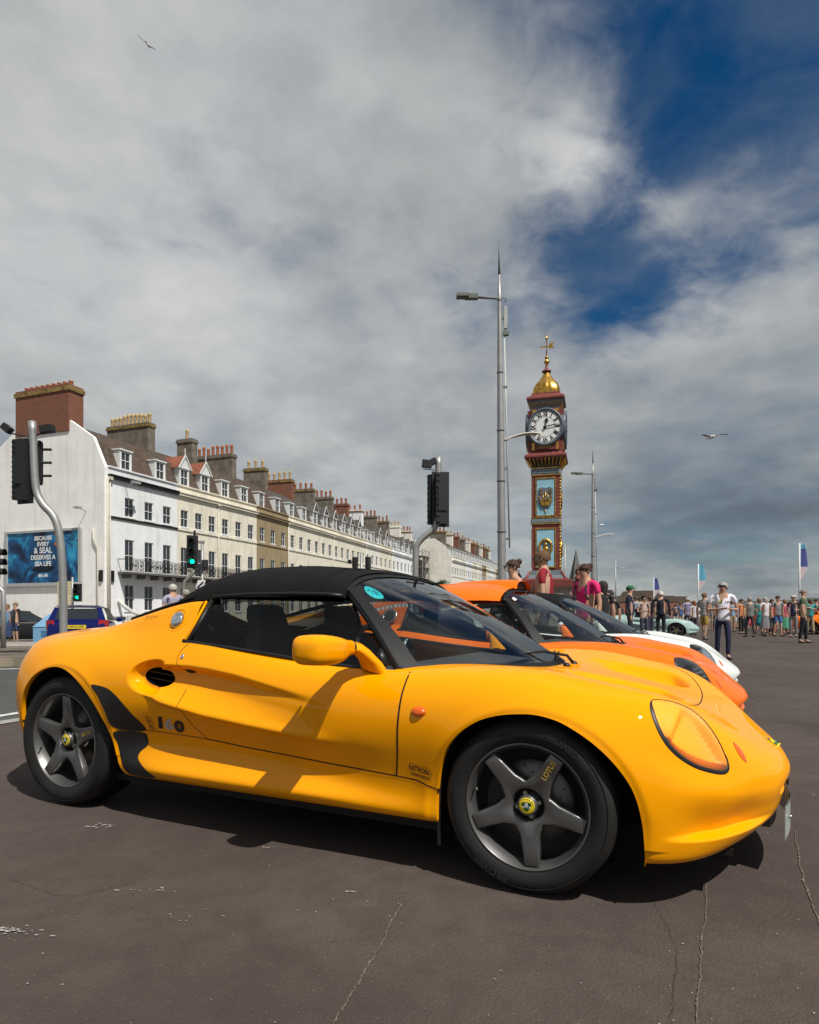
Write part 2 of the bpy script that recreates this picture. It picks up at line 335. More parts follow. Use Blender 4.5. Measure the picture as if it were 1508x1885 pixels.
SEC3 = {   # the nose and the tail wrap round: (x, half width, height)
  2.80: [(2.78,.60,.145),(2.79,.715,.155),(2.80,.73,.20),(2.80,.738,.25),(2.80,.742,.295),(2.80,.742,.335),(2.80,.736,.375),(2.80,.722,.41),(2.80,.70,.445),(2.80,.688,.502),(2.80,.664,.554),(2.80,.618,.594),(2.80,.54,.608),(2.80,.39,.587),(2.80,.19,.574),(2.80,0,.571)],
  2.93: [(2.86,.48,.155),(2.885,.58,.168),(2.905,.605,.21),(2.915,.62,.25),(2.92,.625,.285),(2.925,.622,.315),(2.93,.61,.345),(2.93,.59,.37),(2.93,.570,.403),(2.93,.548,.438),(2.93,.515,.468),(2.93,.468,.490),(2.93,.40,.502),(2.93,.28,.504),(2.93,.14,.506),(2.93,0,.507)],
  3.04: [(2.92,.32,.165),(2.962,.40,.18),(2.995,.42,.215),(3.008,.435,.25),(3.012,.44,.28),(3.022,.438,.305),(3.03,.428,.33),(3.034,.41,.35),(3.036,.388,.37),(3.034,.362,.388),(3.030,.332,.403),(3.024,.295,.418),(3.018,.25,.431),(3.013,.18,.442),(3.01,.095,.447),(3.01,0,.449)],
  3.14: [(2.95,.16,.17),(3.015,.20,.185),(3.05,.21,.215),(3.064,.22,.25),(3.072,.22,.275),(3.079,.22,.30),(3.084,.215,.32),(3.09,.208,.338),(3.091,.198,.355),(3.088,.186,.37),(3.082,.172,.383),(3.073,.156,.395),(3.063,.136,.405),(3.055,.10,.413),(3.05,.055,.417),(3.048,0,.418)],
  3.24: [(2.955,0,.17),(3.03,0,.185),(3.066,0,.215),(3.08,0,.25),(3.086,0,.275),(3.092,0,.30),(3.10,0,.32),(3.108,0,.337),(3.110,0,.352),(3.098,0,.366),(3.092,0,.378),(3.084,0,.389),(3.074,0,.399),(3.065,0,.407),(3.058,0,.412),(3.053,0,.415)],
 -0.60: [(-0.55,0.429,0.32),(-0.57,0.472,0.325),(-0.585,0.494,0.36),(-0.595,0.498,0.405),(-0.6,0.498,0.455),(-0.6,0.498,0.5),(-0.595,0.494,0.55),(-0.59,0.489,0.595),(-0.575,0.485,0.64),(-0.56,0.485,0.685),(-0.575,0.489,0.73),(-0.6,0.481,0.765),(-0.59,0.429,0.785),(-0.575,0.36,0.8),(-0.565,0.28,0.812),(-0.56,0.0,0.82)],
 -0.68: [(-0.585,0.28,0.32),(-0.605,0.299,0.33),(-0.62,0.308,0.365),(-0.63,0.308,0.41),(-0.635,0.308,0.455),(-0.635,0.308,0.5),(-0.63,0.308,0.55),(-0.62,0.308,0.6),(-0.6,0.308,0.645),(-0.595,0.308,0.69),(-0.62,0.308,0.74),(-0.645,0.299,0.782),(-0.635,0.28,0.796),(-0.62,0.22,0.805),(-0.61,0.14,0.812),(-0.605,0.0,0.815)],
 -0.78: [(-.59,0,.32),(-.61,0,.33),(-.625,0,.365),(-.635,0,.41),(-.64,0,.455),(-.64,0,.50),(-.635,0,.55),(-.625,0,.60),(-.605,0,.645),(-.60,0,.69),(-.63,0,.745),(-.655,0,.787),(-.645,0,.80),(-.63,0,.808),(-.62,0,.814),(-.61,0,.818)],
}
def body_base(nt_=420, per=12):
    T, P = [], []
    for t, sec in SEC.items(): T.append(t); P.append([(t, w, z) for w, z in sec])
    for t, sec in SEC3.items(): T.append(t); P.append(sec)
    o = np.argsort(T); T = np.array(T)[o]; P = np.array(P, float)[o]          # stations x 16 x 3
    t = np.linspace(T[0], T[-1], nt_)
    Q = np.zeros((nt_, 16, 3))
    for j in range(16):
        for k in range(3): Q[:, j, k] = pch(T, P[:, j, k], t) if k == 0 else ncs(T, P[:, j, k], t)*.5+pch(T, P[:, j, k], t)*.5
    # across: centripetal Catmull-Rom
    pts = np.concatenate([2*Q[:, :1]-Q[:, 1:2], Q, Q[:, -2:-1]*np.array([1,-1,1])], 1)
    out_ = []
    for j in range(15):
        p0, p1, p2, p3 = (pts[:, j+i] for i in range(4))
        d = lambda a, b: np.maximum(np.linalg.norm(b-a, axis=1), 1e-5)[:, None]**.5
        t1 = d(p0, p1); t2 = t1+d(p1, p2); t3 = t2+d(p2, p3)
        for s in range(per):
            u = t1+(t2-t1)*s/per
            A1 = (t1-u)/t1*p0+u/t1*p1; A2 = (t2-u)/(t2-t1)*p1+(u-t1)/(t2-t1)*p2; A3 = (t3-u)/(t3-t2)*p2+(u-t2)/(t3-t2)*p3
            B1 = (t2-u)/t2*A1+u/t2*A2; B2 = (t3-u)/(t3-t1)*A2+(u-t1)/(t3-t1)*A3
            out_.append((t2-u)/(t2-t1)*B1+(u-t1)/(t2-t1)*B2)
    out_.append(Q[:, 15])
    G = np.stack(out_, 1)
    # smooth the net a little (mirror at the centre lines)
    def sm(G, ax, sig, odd0, odd1):
        r = int(3*sig)+1; k = np.exp(-.5*(np.arange(-r, r+1)/sig)**2); k /= k.sum()
        G = np.moveaxis(G, ax, 0); m = np.array([1, -1, 1.])
        lo = G[1:r+1][::-1]*m if odd0 else 2*G[:1]-G[1:r+1][::-1]
        hi = G[-r-1:-1][::-1]*m if odd1 else 2*G[-1:]-G[-r-1:-1][::-1]
        E = np.concatenate([lo, G, hi]); o_ = sum(k[i]*E[i:i+len(G)] for i in range(2*r+1))
        return np.moveaxis(o_, 0, ax)
    G = sm(G, 0, nt_/420*7.0, True, True); G = sm(G, 1, per/12*4.0, False, True)
    G[0, :, 1] = 0; G[-1, :, 1] = 0; G[:, -1, 1] = 0
    return t, G
# --- relief on the side: the scallop that runs from the door into the air intake
ZU = lambda x: np.interp(x, [.5, .83, .934, 1.089, 1.27, 1.443, 1.7], [.69, .684, .676, .657, .626, .598, .56])
ZL = lambda x: np.interp(x, [.5, .584, .708, .953, 1.18, 1.389, 1.482, 1.7], [.60, .585, .545, .502, .477, .459, .45, .435])
def relief(G, t, spec):
    x, w, z = G[..., 0], G[..., 1].copy(), G[..., 2]
    side = (w > .6)
    zu, zl = ZU(x), ZL(x); q = (z-zl)/(zu-zl)                     # 0 at the ledge, 1 at the upper line
    amp = .052*sst(1.60, .85, x)**.9
    up = sst(1.10, .86, q); lowr = np.clip(q, 0, 1); prof = up*sst(0, .62, lowr)
    # rounded rear end round the intake
    xe, ze = .655, .640
    e = np.sqrt(((x-xe)/.135)**2+((z-ze)/.068)**2)
    endm = np.where(x < xe, sst(1.12, .80, e), 1.)
    front = sst(xe-.02, xe+.05, x)
    D = amp*prof*front
    D2 = .052*sst(1.16, .80, e)*(1-front)+0
    D = np.where(x > .50, np.maximum(D, D2*(x < .75)), 0)
    w = w-np.where(side, D, 0)
    # ledge: a bright step just below the scallop
    lg = .017*np.exp(-((z-zl+.004)/np.where(z-zl+.004 > 0, .026, .011))**2)*sst(.55, .75, x)*sst(1.66, 1.30, x)
    w = w+np.where(side, lg, 0)
    # sill pod flare
    w = w+np.where(side, .010*np.exp(-((z-.235)/.03)**2)*sst(.52, .70, x)*sst(1.75, 1.45, x), 0)
    # wheel-arch eyebrows
    for cx, cz, rr, a in ((2.315, .245, .350, .007), (.045, .325, .335, .007)):
        r = np.hypot(x-cx, z-cz)
        w = w+np.where(side & (z > cz-.05), a*np.exp(-((r-rr)/.045)**2), 0)
        w = w-np.where(side, .005*sst(rr+.022, rr, r), 0)
    G = G.copy(); G[..., 1] = w
    # nose intake corner pods: surface tucks in then kicks out low down
    tt = t[:, None]; ln = sst(.40, .252, z)*sst(.226, .246, z)*sst(2.70, 2.86, tt)*sst(3.10, 2.96, tt)
    ang = np.clip((tt-2.62)/(3.2-2.62), 0, 1)*PI/2
    G[..., 0] += (-.040*ln)*np.sin(ang); G[..., 1] += (-.036*ln)*np.cos(ang)
    # bonnet outlets
    x, w, z = G[..., 0], G[..., 1], G[..., 2]
    if spec.get('ducts', True):
        mid = .285-.05*(x-2.3); hw = np.interp(x, [2.15, 2.35, 2.62, 2.72], [.07, .125, .165, .165]); la = np.abs(w-mid)/hw
        lat = sst(1.05, .70, la); lon = sst(2.22, 2.60, x)*sst(2.742-.075*la**2, 2.705-.075*la**2, x)
        G[..., 2] -= np.where(z > .5, .050*lat*lon, 0)
    # crest between the outlets and fender valley
    # mouth
    m = sst(1.1, .75, np.sqrt((w/.30)**2+((z-.312)/.030)**2)); G[..., 0] -= np.where((x > 2.9) & (z < .36), .06*m, 0)
    return G
ARCH_F = [(1.985,.10),(1.988,.30),(2.004,.375),(2.032,.452),(2.069,.502),(2.11,.538),(2.162,.568),(2.222,.586),(2.286,.594),(2.343,.594),(2.404,.581),(2.457,.557),(2.511,.523),(2.558,.484),(2.60,.437),(2.632,.385),(2.650,.33),(2.660,.27),(2.664,.21),(2.665,.10)]
ARCH_R = [(-.275,.10),(-.275,.38),(-.268,.45),(-.248,.505),(-.212,.562),(-.155,.612),(-.080,.648),(-.007,.664),(.067,.660),(.136,.636),(.197,.600),(.250,.556),(.300,.503),(.342,.441),(.371,.385),(.400,.316),(.420,.252),(.448,.196),(.463,.10)]
ARCH_F = [tuple(p) for p in ARCH_F[:2]]+[tuple(p) for p in csp(ARCH_F[1:-1], 110)]+[ARCH_F[-1]]; ARCH_R = [tuple(p) for p in ARCH_R[:2]]+[tuple(p) for p in csp(ARCH_R[1:-1], 110)]+[ARCH_R[-1]]
def inside(poly, x, z):
    poly = np.asarray(poly); n = len(poly); c = np.zeros(x.shape, bool)
    for i in range(n):
        x1, z1 = poly[i]; x2, z2 = poly[i-1]
        k = ((z1 > z) != (z2 > z)) & (x < (x2-x1)*(z-z1)/((z2-z1) if z2 != z1 else 1e-12)+x1); c ^= k
    return c
def dist_poly(poly, x, z):
    d = np.full(x.shape, 9.); poly = np.asarray(poly)
    for i in range(len(poly)):
        a, b = poly[i-1], poly[i]; v = b-a; L = max(v@v, 1e-12)
        s = np.clip(((x-a[0])*v[0]+(z-a[1])*v[1])/L, 0, 1); d = np.minimum(d, np.hypot(x-a[0]-s*v[0], z-a[1]-s*v[1]))
    return d
def snap_cut(V, sd):
    """V grid (a,b,3), sd signed field (inside > 0). Moves the nearer end of every crossing edge onto the border; returns keep-mask per quad of the OUTSIDE."""
    V = V.copy(); sd = sd.copy(); moved = np.zeros(sd.shape, bool)
    for ax in (0, 1, 2, 3):
        if ax == 0: A = (slice(0, -1), slice(None)); B = (slice(1, None), slice(None))
        elif ax == 1: A = (slice(None), slice(0, -1)); B = (slice(None), slice(1, None))
        elif ax == 2: A = (slice(0, -1), slice(0, -1)); B = (slice(1, None), slice(1, None))
        else: A = (slice(0, -1), slice(1, None)); B = (slice(1, None), slice(0, -1))
        a, b = sd[A], sd[B]; cr = (a*b < 0)
        f = np.where(cr, a/np.where(cr, a-b, 1), 0); Pn = V[A]+(V[B]-V[A])*f[..., None]
        ma = cr & (f <= .5) & ~moved[A]
        tmpV = V[A].copy(); tmpV[ma] = Pn[ma]; tv = V[A]; tv[ma] = Pn[ma]
        s_ = sd[A]; s_[ma] = 0; mm = moved[A]; mm[ma] = True
        a, b = sd[A], sd[B]; cr2 = (a*b < 0); f2 = np.where(cr2, a/np.where(cr2, a-b, 1), 0)
        mb = cr2 & (f2 > .5) & ~moved[B]
        Pn2 = V[A]+(V[B]-V[A])*f2[..., None]; tv = V[B]; tv[mb] = Pn2[mb]
        s_ = sd[B]; s_[mb] = 0; mm = moved[B]; mm[mb] = True
    q = np.stack([sd[:-1, :-1], sd[1:, :-1], sd[1:, 1:], sd[:-1, 1:]])
    keep = (q.sum(0) <= 1e-9)
    return V, sd, keep
def grid_normals(G):
    du = np.gradient(G, axis=0); dv = np.gradient(G, axis=1); n = np.cross(du, dv)
    L = np.linalg.norm(n, axis=2, keepdims=True); n = n/np.maximum(L, 1e-12)
    return n
def mesh_from(name, V, F, N, mats, mi=None, parent=None):
    """V (n,3), F (m,4), N (n,3): compact and link with custom normals"""
    used = np.unique(F); mp = np.full(len(V), -1); mp[used] = np.arange(len(used)); F2 = mp[F]
    me = bpy.data.meshes.new(name); me.vertices.add(len(used)); me.vertices.foreach_set('co', V[used].astype(np.float32).ravel())
    k = F.shape[1]; me.loops.add(F2.size); me.loops.foreach_set('vertex_index', F2.ravel().astype(np.int32))
    me.polygons.add(len(F2)); me.polygons.foreach_set('loop_start', (np.arange(len(F2))*k).astype(np.int32))
    try: me.polygons.foreach_set('loop_total', np.full(len(F2), k, np.int32))
    except Exception: pass
    for m in mats: me.materials.append(m)
    if mi is not None: me.polygons.foreach_set('material_index', mi.astype(np.int32))
    me.update(calc_edges=True); me.polygons.foreach_set('use_smooth', np.ones(len(F2), bool))
    if N is not None: me.normals_split_custom_set_from_vertices(N[used].astype(np.float32).tolist())
    o = bpy.data.objects.new(name, me); COL.objects.link(o); o.parent = parent
    return o
DOOR = [(.919,.389),(.868,.441),(.818,.528),(.812,.600),(.800,.66),(.772,.700),(.762,.732),(.772,.765),(.80,.80),(.83,.86),(1.9,.86),(1.853,.706),(1.856,.669),(1.851,.574),(1.842,.44),(1.827,.339),(1.50,.352),(1.143,.371)]
SILL = [(.38,.395),(.424,.393),(.619,.403),(.913,.389),(1.143,.371),(1.50,.352),(1.826,.339),(1.911,.334),(2.01,.308),(2.01,0),(.38,0)]
G_UP = [(.286,.592),(.334,.592),(.385,.582),(.430,.560),(.470,.529),(.522,.480),(.579,.403),(.408,.406),(.366,.486),(.330,.545)]
G_LO = [(.406,.387),(.560,.392),(.582,.368),(.582,.335),(.548,.308),(.540,.280),(.570,.253),(.630,.221),(.645,.204),(.61,.196),(.51,.196),(.470,.206),(.440,.262),(.418,.33)]
HL = [(2.672,-.660,.637),(2.682,-.697,.610),(2.699,-.720,.572),(2.723,-.728,.530),(2.756,-.720,.493),(2.80,-.694,.459),(2.845,-.657,.439),(2.880,-.618,.430),(2.891,-.597,.448),(2.876,-.590,.489),(2.843,-.582,.545),(2.795,-.572,.597),(2.748,-.590,.625),(2.702,-.628,.639)]
def text_mesh(body, size, font_scale=(1,1), shear=0., bold=0.):
    c = bpy.data.curves.new('lettering', 'FONT'); c.body = body; c.size = size; c.align_x = 'CENTER'; c.align_y = 'CENTER'; c.shear = shear; c.offset = bold
    c.resolution_u = 3
    o = bpy.data.objects.new('lettering', c); COL.objects.link(o)
    dg = bpy.context.evaluated_depsgraph_get(); me = bpy.data.meshes.new_from_object(o.evaluated_get(dg))
    V = np.array([v.co[:] for v in me.vertices]) if len(me.vertices) else np.zeros((0, 3)); F = [tuple(p.vertices) for p in me.polygons]
    bpy.data.objects.remove(o); bpy.data.curves.remove(c); bpy.data.meshes.remove(me)
    if len(V): V[:, 0] *= font_scale[0]; V[:, 1] *= font_scale[1]
    return V, F
def make_wheel(spec, r, w, rim, ang0, side=-1, detail=True):
    """tyre + five-spoke rim as meshes in wheel axes: face towards -y"""
    R_ = {}
    ty = new(M_tyre); hw = w/2
    prof = [(rim*.985, -hw+.012), (rim+.004, -hw+.004), (rim+.012, -hw+.001), (rim+.3*(r-rim), -hw-.006), (rim+.6*(r-rim), -hw-.007), (r-.022, -hw+.001), (r-.010, -hw+.010), (r-.003, -hw+.026), (r, -hw+.05)]
    prof2 = prof + [(r+.001, 0.)] + [(a, -b) for a, b in prof[::-1]]
    ty.lathe(prof2, 96, axis='Y')
    # raised sidewall ring
    ty.lathe([(r-.028, -hw-.003), (r-.026, -hw-.0065), (r-.023, -hw-.003)], 72, axis='Y')
    R_['tyre'] = ty
    tr = new(M_groove)
    if detail:
        n = 34
        for k in range(n):
            for sgn in (-1, 1):
                a0 = 2*PI*(k+(.5 if sgn > 0 else 0))/n
                pts = [(a0+.00, -hw*.97), (a0+.015, -hw*.86), (a0+.05, -hw*.60), (a0+.11, -hw*.18)]
                ww = .0085; vs = []
                for i, (a, y) in enumerate(pts):
                    rr = r+.0012 if i > 1 else (r-.0085 if i == 0 else r-.0005)
                    for s2 in (-1, 1): vs.append((rr*math.cos(a+s2*ww*.5/r*1.3), y*-sgn*-1 if sgn < 0 else -y, rr*math.sin(a+s2*ww*.5/r*1.3)))
                tr.add(vs, [(0,1,3,2),(2,3,5,4),(4,5,7,6)])
        for y in (-.028, .028): tr.lathe([(r+.0022, y-.005), (r+.0026, y), (r+.0022, y+.005)], 64, axis='Y')
    R_['tread_groove'] = tr
    # rim: barrel + lip + star
    rm = new(M_rim); yo = -hw+.006
    rm.lathe([(rim*.60, hw*.6), (rim*.93, hw*.6), (rim*.93, -hw*.2), (rim*.90, yo+.030), (rim*.955, yo+.012), (rim*.975, yo+.001), (rim*.992, yo-.004), (rim*1.008, yo-.002), (rim*1.012, yo+.008)], 72, axis='Y')
    # star: outline alternates spoke tips and inner fillets
    star = []; ns = 5; rt = rim*.945; hwt = .0205*rim/.2
    for k in range(ns):
        a = ang0+2*PI*k/ns; nxt = ang0+2*PI*(k+1)/ns
        ca, sa = math.cos(a), math.sin(a)
        tip = lambda s, rr, h: (ca*rr-sa*h*s, sa*rr+ca*h*s)
        star.append(tip(-1, rt, hwt*1.15)); star.append(tip(0, rt*1.006, 0)); star.append(tip(1, rt, hwt*1.15))
        q1 = tip(1, rim*.50, rim*.150)
        am = (a+nxt)/2; cb, sb = math.cos(nxt), math.sin(nxt)
        q2 = (cb*rim*.50+sb*rim*.150, sb*rim*.50-cb*rim*.150)
        mid = (math.cos(am)*rim*.385, math.sin(am)*rim*.385)
        p3 = tip(1, rt, hwt*1.15)
        star.append(tuple(np.array(p3)*.5+np.array(q1)*.5)); star.append(tuple(np.array(q1)*.93+np.array(mid)*.07))
        arc = csp([q1, (np.array(q1)*.35+np.array(mid)*.65), mid, (np.array(q2)*.35+np.array(mid)*.65), q2], 12)
        star += [tuple(p) for p in arc[2:-2]]
        star.append(tuple(np.array(q2)*.93+np.array(mid)*.07)); p4 = (cb*rt+sb*hwt*1.15, sb*rt-cb*hwt*1.15); star.append(tuple(np.array(p4)*.5+np.array(q2)*.5))
    st = np.array(star); n = len(st); rad = np.hypot(st[:, 0], st[:, 1])
    yf = yo+.020-.016*(rad/rim)**2 + .0                    # slightly dished face
    cen = [(0, yo+.022, 0)]
    def inset(k):   # shrink outline for the bevel
        t = np.roll(st, -1, 0)-np.roll(st, 1, 0); t /= np.linalg.norm(t, axis=1)[:, None]; nn = np.c_[-t[:, 1], t[:, 0]]
        return st+nn*k
    rings = [(st, yf+.028), (st, yf+.005), (inset(.0022), yf+.0012), (inset(.0048), yf)]
    hubr = rim*.285
    hub = np.c_[np.cos(np.arctan2(st[:, 1], st[:, 0]))*hubr, np.sin(np.arctan2(st[:, 1], st[:, 0]))*hubr]
    for kk in (.33, .66): rings.append((inset(.0048)*(1-kk)+hub*kk, yf*(1-kk)+(yo+.020)*kk))
    rings.append((hub, np.full(n, yo+.020)))
    hub2 = hub*.94; rings.append((hub2, np.full(n, yo+.024))); rings.append((hub*.86, np.full(n, yo+.036)))
    vs = []; [vs.extend([(p[0], y, p[1]) for p, y in zip(rr, yy)]) for rr, yy in rings]
    fs = [(i*n+k, i*n+(k+1) % n, (i+1)*n+(k+1) % n, (i+1)*n+k) for i in range(len(rings)-1) for k in range(n)]
    rm.add(vs, fs, True)
    R_['rim'] = rm
    hb = new(M_black_sat); hb.lathe([(.001, yo+.038), (hubr*.9, yo+.038), (hubr*.9, yo+.06)], 32, axis='Y')
    hb.use(M_rim); hb.lathe([(.001, yo+.012), (.030, yo+.012), (.033, yo+.016), (.034, yo+.04)], 32, axis='Y')
    for k in range(4):
        a = ang0+.5+PI/2*k; hb.use(M_black_sat); hb.lathe([(.0125, yo+.034), (.0125, yo+.028), (.0095, yo+.026)], 14, c=(math.cos(a)*hubr*.66, 0, math.sin(a)*hubr*.66), axis='Y')
        hb.use(M_steel); hb.lathe([(.0005, yo+.028), (.0075, yo+.028), (.008, yo+.036)], 6, c=(math.cos(a)*hubr*.66, 0, math.sin(a)*hubr*.66), axis='Y', smooth=False)
    R_['hub'] = hb
    cap = new(M_capyel); cap.lathe([(.0005, yo+.0085), (.023, yo+.0088), (.0265, yo+.0105), (.0275, yo+.014)], 36, axis='Y', smooth=True)
    cap.use(M_green); cap.lathe([(.0232, yo+.0083), (.0240, yo+.0083), (.0240, yo+.0095)], 36, axis='Y')
    tri = csp([(-.0165, .0085), (0, .0135), (.0165, .0085), (.0095, -.0085), (0, -.0165), (-.0095, -.0085)], 30, True)
    cap.add([(a, yo+.0078, b) for a, b in tri], [tuple(range(len(tri)))], False)
    cap.use(M_white)
    if detail:
        V, F = text_mesh('LOTUS', .0095, (1, 1), bold=.0002); cap.add([(v[0], yo+.0070, v[1]-.003) for v in V], F, False)
        cap.lathe([(.0025, yo+.007), (.0055, yo+.007)], 14, c=(0, 0, .0062), axis='Y')
    R_['centre_cap'] = cap
    br = new(M_disc); br.lathe([(.05, .0), (.138, .0), (.14, .004), (.14, .018)], 48, c=(0, -.012, 0), axis='Y')
    for k in range(28):
        a = 2*PI*k/28; br.use(M_black); br.lathe([(.0005, -.0135), (.0035, -.0135)], 6, c=(math.cos(a)*(.075+.045*(k % 3)/2), 0, math.sin(a)*(.075+.045*(k % 3)/2)), axis='Y')
    R_['brake_disc'] = br
    cp = new(M_black_sat)
    a0 = PI*.97
    pts = []
    for q in np.linspace(-.42, .42, 9): pts.append((.075, q)), 
    vs = []; 
    for y in (-.035, .02):
        for q in np.linspace(-.42, .42, 9):
            for rr in (.078, .150): vs.append((rr*math.cos(a0+q), y, rr*math.sin(a0+q)))
    fs = []
    for i in range(8): fs += [(2*i, 2*i+1, 2*i+3, 2*i+2), (18+2*i, 18+2*i+2, 18+2*i+3, 18+2*i+1), (2*i+1, 18+2*i+1, 18+2*i+3, 2*i+3), (2*i, 2*i+2, 18+2*i+2, 18+2*i)]
    cp.add(vs, fs, False); R_['brake_caliper'] = cp
    if detail:
        lt = new(M_gold); V, F = text_mesh('LOTUS', .024, (1.0, 1), bold=.0008)
        a = ang0 if spec.get('let') is None else spec['let']
        ca, sa = math.cos(a), math.sin(a)
        f_ = lambda u, v: (ca*(rim*.70+u)-sa*v, sa*(rim*.70+u)+ca*v)
        lt.add([(f_(v[0], v[1])[0], yo+.020-.016*(math.hypot(*f_(v[0], v[1]))/rim)**2-.0050, f_(v[0], v[1])[1]) for v in V], F, False)
        R_['lettering'] = lt; lt = new(M_steel)
        av = ang0+2*PI/5*(2.5)
        lt.tube([(math.cos(av)*rim*.90, yo+.02, math.sin(av)*rim*.90), (math.cos(av)*rim*.83, yo-.004, math.sin(av)*rim*.83)], .0035, 8)
        R_['valve'] = lt
    return R_
def put_wheel(parent, parts, c, side, name='wheel'):
    e = bpy.data.objects.new(name, None); COL.objects.link(e); e.parent = parent; e.location = c
    if side > 0: e.rotation_euler = (0, 0, PI)
    for k, mb in parts.items():
        if isinstance(mb, MB):
            if not mb.f: continue
            me = mb.mesh(k); bm = bmesh.new(); bm.from_mesh(me); bmesh.ops.recalc_face_normals(bm, faces=bm.faces); bm.to_mesh(me); bm.free(); parts[k] = me; mb = me
        o = bpy.data.objects.new(k, mb); COL.objects.link(o); o.parent = e
    return e
def build_car(spec):
    """sports car as a thing with all its parts"""
    paint = spec['paint']; hi = spec.get('hi', True)
    root = thing('sports_car', spec['label'], 'sports car', spec['loc'], spec['rz'], 'sports cars parked in a row')
    nt_, per = (460, 14) if hi else (210, 7)
    t, G = body_base(nt_, per); G = relief(G, t, spec)
    a, b = G.shape[:2]; jw = 11*per
    JJ = np.broadcast_to(np.arange(b)[None, :], (a, b)).astype(float)
    V = G.copy(); V[..., 1] *= -1                                     # near (right) half
    N = grid_normals(V)
    quads = np.array([[i*b+j, (i+1)*b+j, (i+1)*b+j+1, i*b+j+1] for i in range(a-1) for j in range(b-1)])
    bv = BVHTree.FromPolygons([tuple(p) for p in V.reshape(-1, 3)], [tuple(q) for q in quads.tolist()])
    def Y(x, z, fb=-.8):
        h = bv.ray_cast(Vector((x, -1.6, z)), Vector((0, 1, 0)))
        return h[0].y if h[0] else fb
    def NRM(x, z):
        h = bv.ray_cast(Vector((x, -1.6, z)), Vector((0, 1, 0)))
        return h[1] if h[0] else Vector((0, -1, 0))
    # ---- holes
    x, w, z = G[..., 0], G[..., 1], G[..., 2]
    def sdp(poly):
        d = dist_poly(poly, x, z); return np.where(inside(poly, x, z), d, -d)
    side_ok = w > .45
    sd = np.where(side_ok, sdp(ARCH_F), -9); sd = np.maximum(sd, np.where(side_ok, sdp(ARCH_R), -9))
    xf = np.interp(w, [0, .2, .42, .55, .65, .72, .8], [2.215, 2.20, 2.085, 2.00, 1.90, 1.80, 1.80])
    ck = np.minimum(np.minimum(np.minimum((JJ-jw)*.006, x-.775), xf-x), z-.5)
    sd = np.maximum(sd, ck)
    ca, sa = math.cos(-.10), math.sin(-.10); ex = ((x-.642)*ca+(z-.638)*sa); ez = (-(x-.642)*sa+(z-.638)*ca)
    el = (1-np.sqrt((ex/.090)**2+(ez/.041)**2))*.045
    sd = np.maximum(sd, np.where((w > .6) & (x > .4) & (x < .9), el, -9))
    # round lamp in the sail panel
    hlp = np.array(HL); c0 = hlp.mean(0)
    nh = Vector((.52, -.50, .69)).normalized(); e1 = Vector((.70, .30, -.64)); e1 = (e1-nh*e1.dot(nh)).normalized(); e2 = nh.cross(e1)
    e1, e2, nh = np.array(e1), np.array(e2), np.array(nh)
    P2 = lambda Q: np.stack([(Q-c0)@e1, (Q-c0)@e2], -1)
    hl2 = csp(P2(hlp), 84, True)
    q2 = P2(V); dh = dist_poly(hl2, q2[..., 0], q2[..., 1]); dh = np.where(inside(hl2, q2[..., 0], q2[..., 1]) & (x > 2.4) & (w > .35), dh, -dh); dh = np.where((x > 2.4) & (w > .35), dh, -9)
    if spec.get('hl', True): sd_all = np.maximum(sd, dh)
    else: sd_all = sd
    Vc, sdc, keep = snap_cut(V, sd_all)
    keep &= ~((x[:-1, :-1] < 99) & (JJ[:-1, :-1] >= jw) & (x[:-1, :-1] > .775) & (x[:-1, :-1] < 1.0))
    cx = (V[:-1, :-1]+V[1:, 1:])/2; X0, W0, Z0 = cx[..., 0], -cx[..., 1], cx[..., 2]
    in_sill = inside(SILL, X0, Z0) & (W0 > .5) & (X0 < 2.05) & (X0 > .36)
    in_door = inside(DOOR, X0, Z0) & (W0 > .5) & (JJ[:-1, :-1] < jw+1)
    front = X0 > 1.84
    Q = quads.reshape(a-1, b-1, 4); Vf, Nf = Vc.reshape(-1, 3), N.reshape(-1, 3)
    mir = np.array([1, -1, 1])
    def half(mask, name, both=True, parent=root):
        F = Q[mask & keep]
        if both:
            VV = np.concatenate([Vf, Vf*mir]); NN = np.concatenate([Nf, Nf*mir]); FF = np.concatenate([F, F[:, ::-1]+len(Vf)])
            return mesh_from(name, VV, FF, NN, [paint], None, parent)
        o1 = mesh_from(name, Vf, F, Nf, [paint], None, parent)
        o2 = mesh_from(name, Vf*mir, F[:, ::-1], Nf*mir, [paint], None, parent); return o1, o2
    half(~in_sill & ~in_door & ~front, 'rear_clamshell'); half(~in_sill & ~in_door & front, 'front_clamshell')
    doors = half(in_door, 'door', False); sills = half(in_sill, 'sill', False)
    # ---- dark underlay: keeps the gaps dark and closes the body
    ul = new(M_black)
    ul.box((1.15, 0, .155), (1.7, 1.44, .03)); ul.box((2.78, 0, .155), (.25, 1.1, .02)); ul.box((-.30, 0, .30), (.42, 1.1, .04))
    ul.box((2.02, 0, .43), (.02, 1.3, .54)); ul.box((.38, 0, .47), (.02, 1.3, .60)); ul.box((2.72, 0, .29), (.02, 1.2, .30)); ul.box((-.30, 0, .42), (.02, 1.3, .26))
    ul.build('underbody', root)
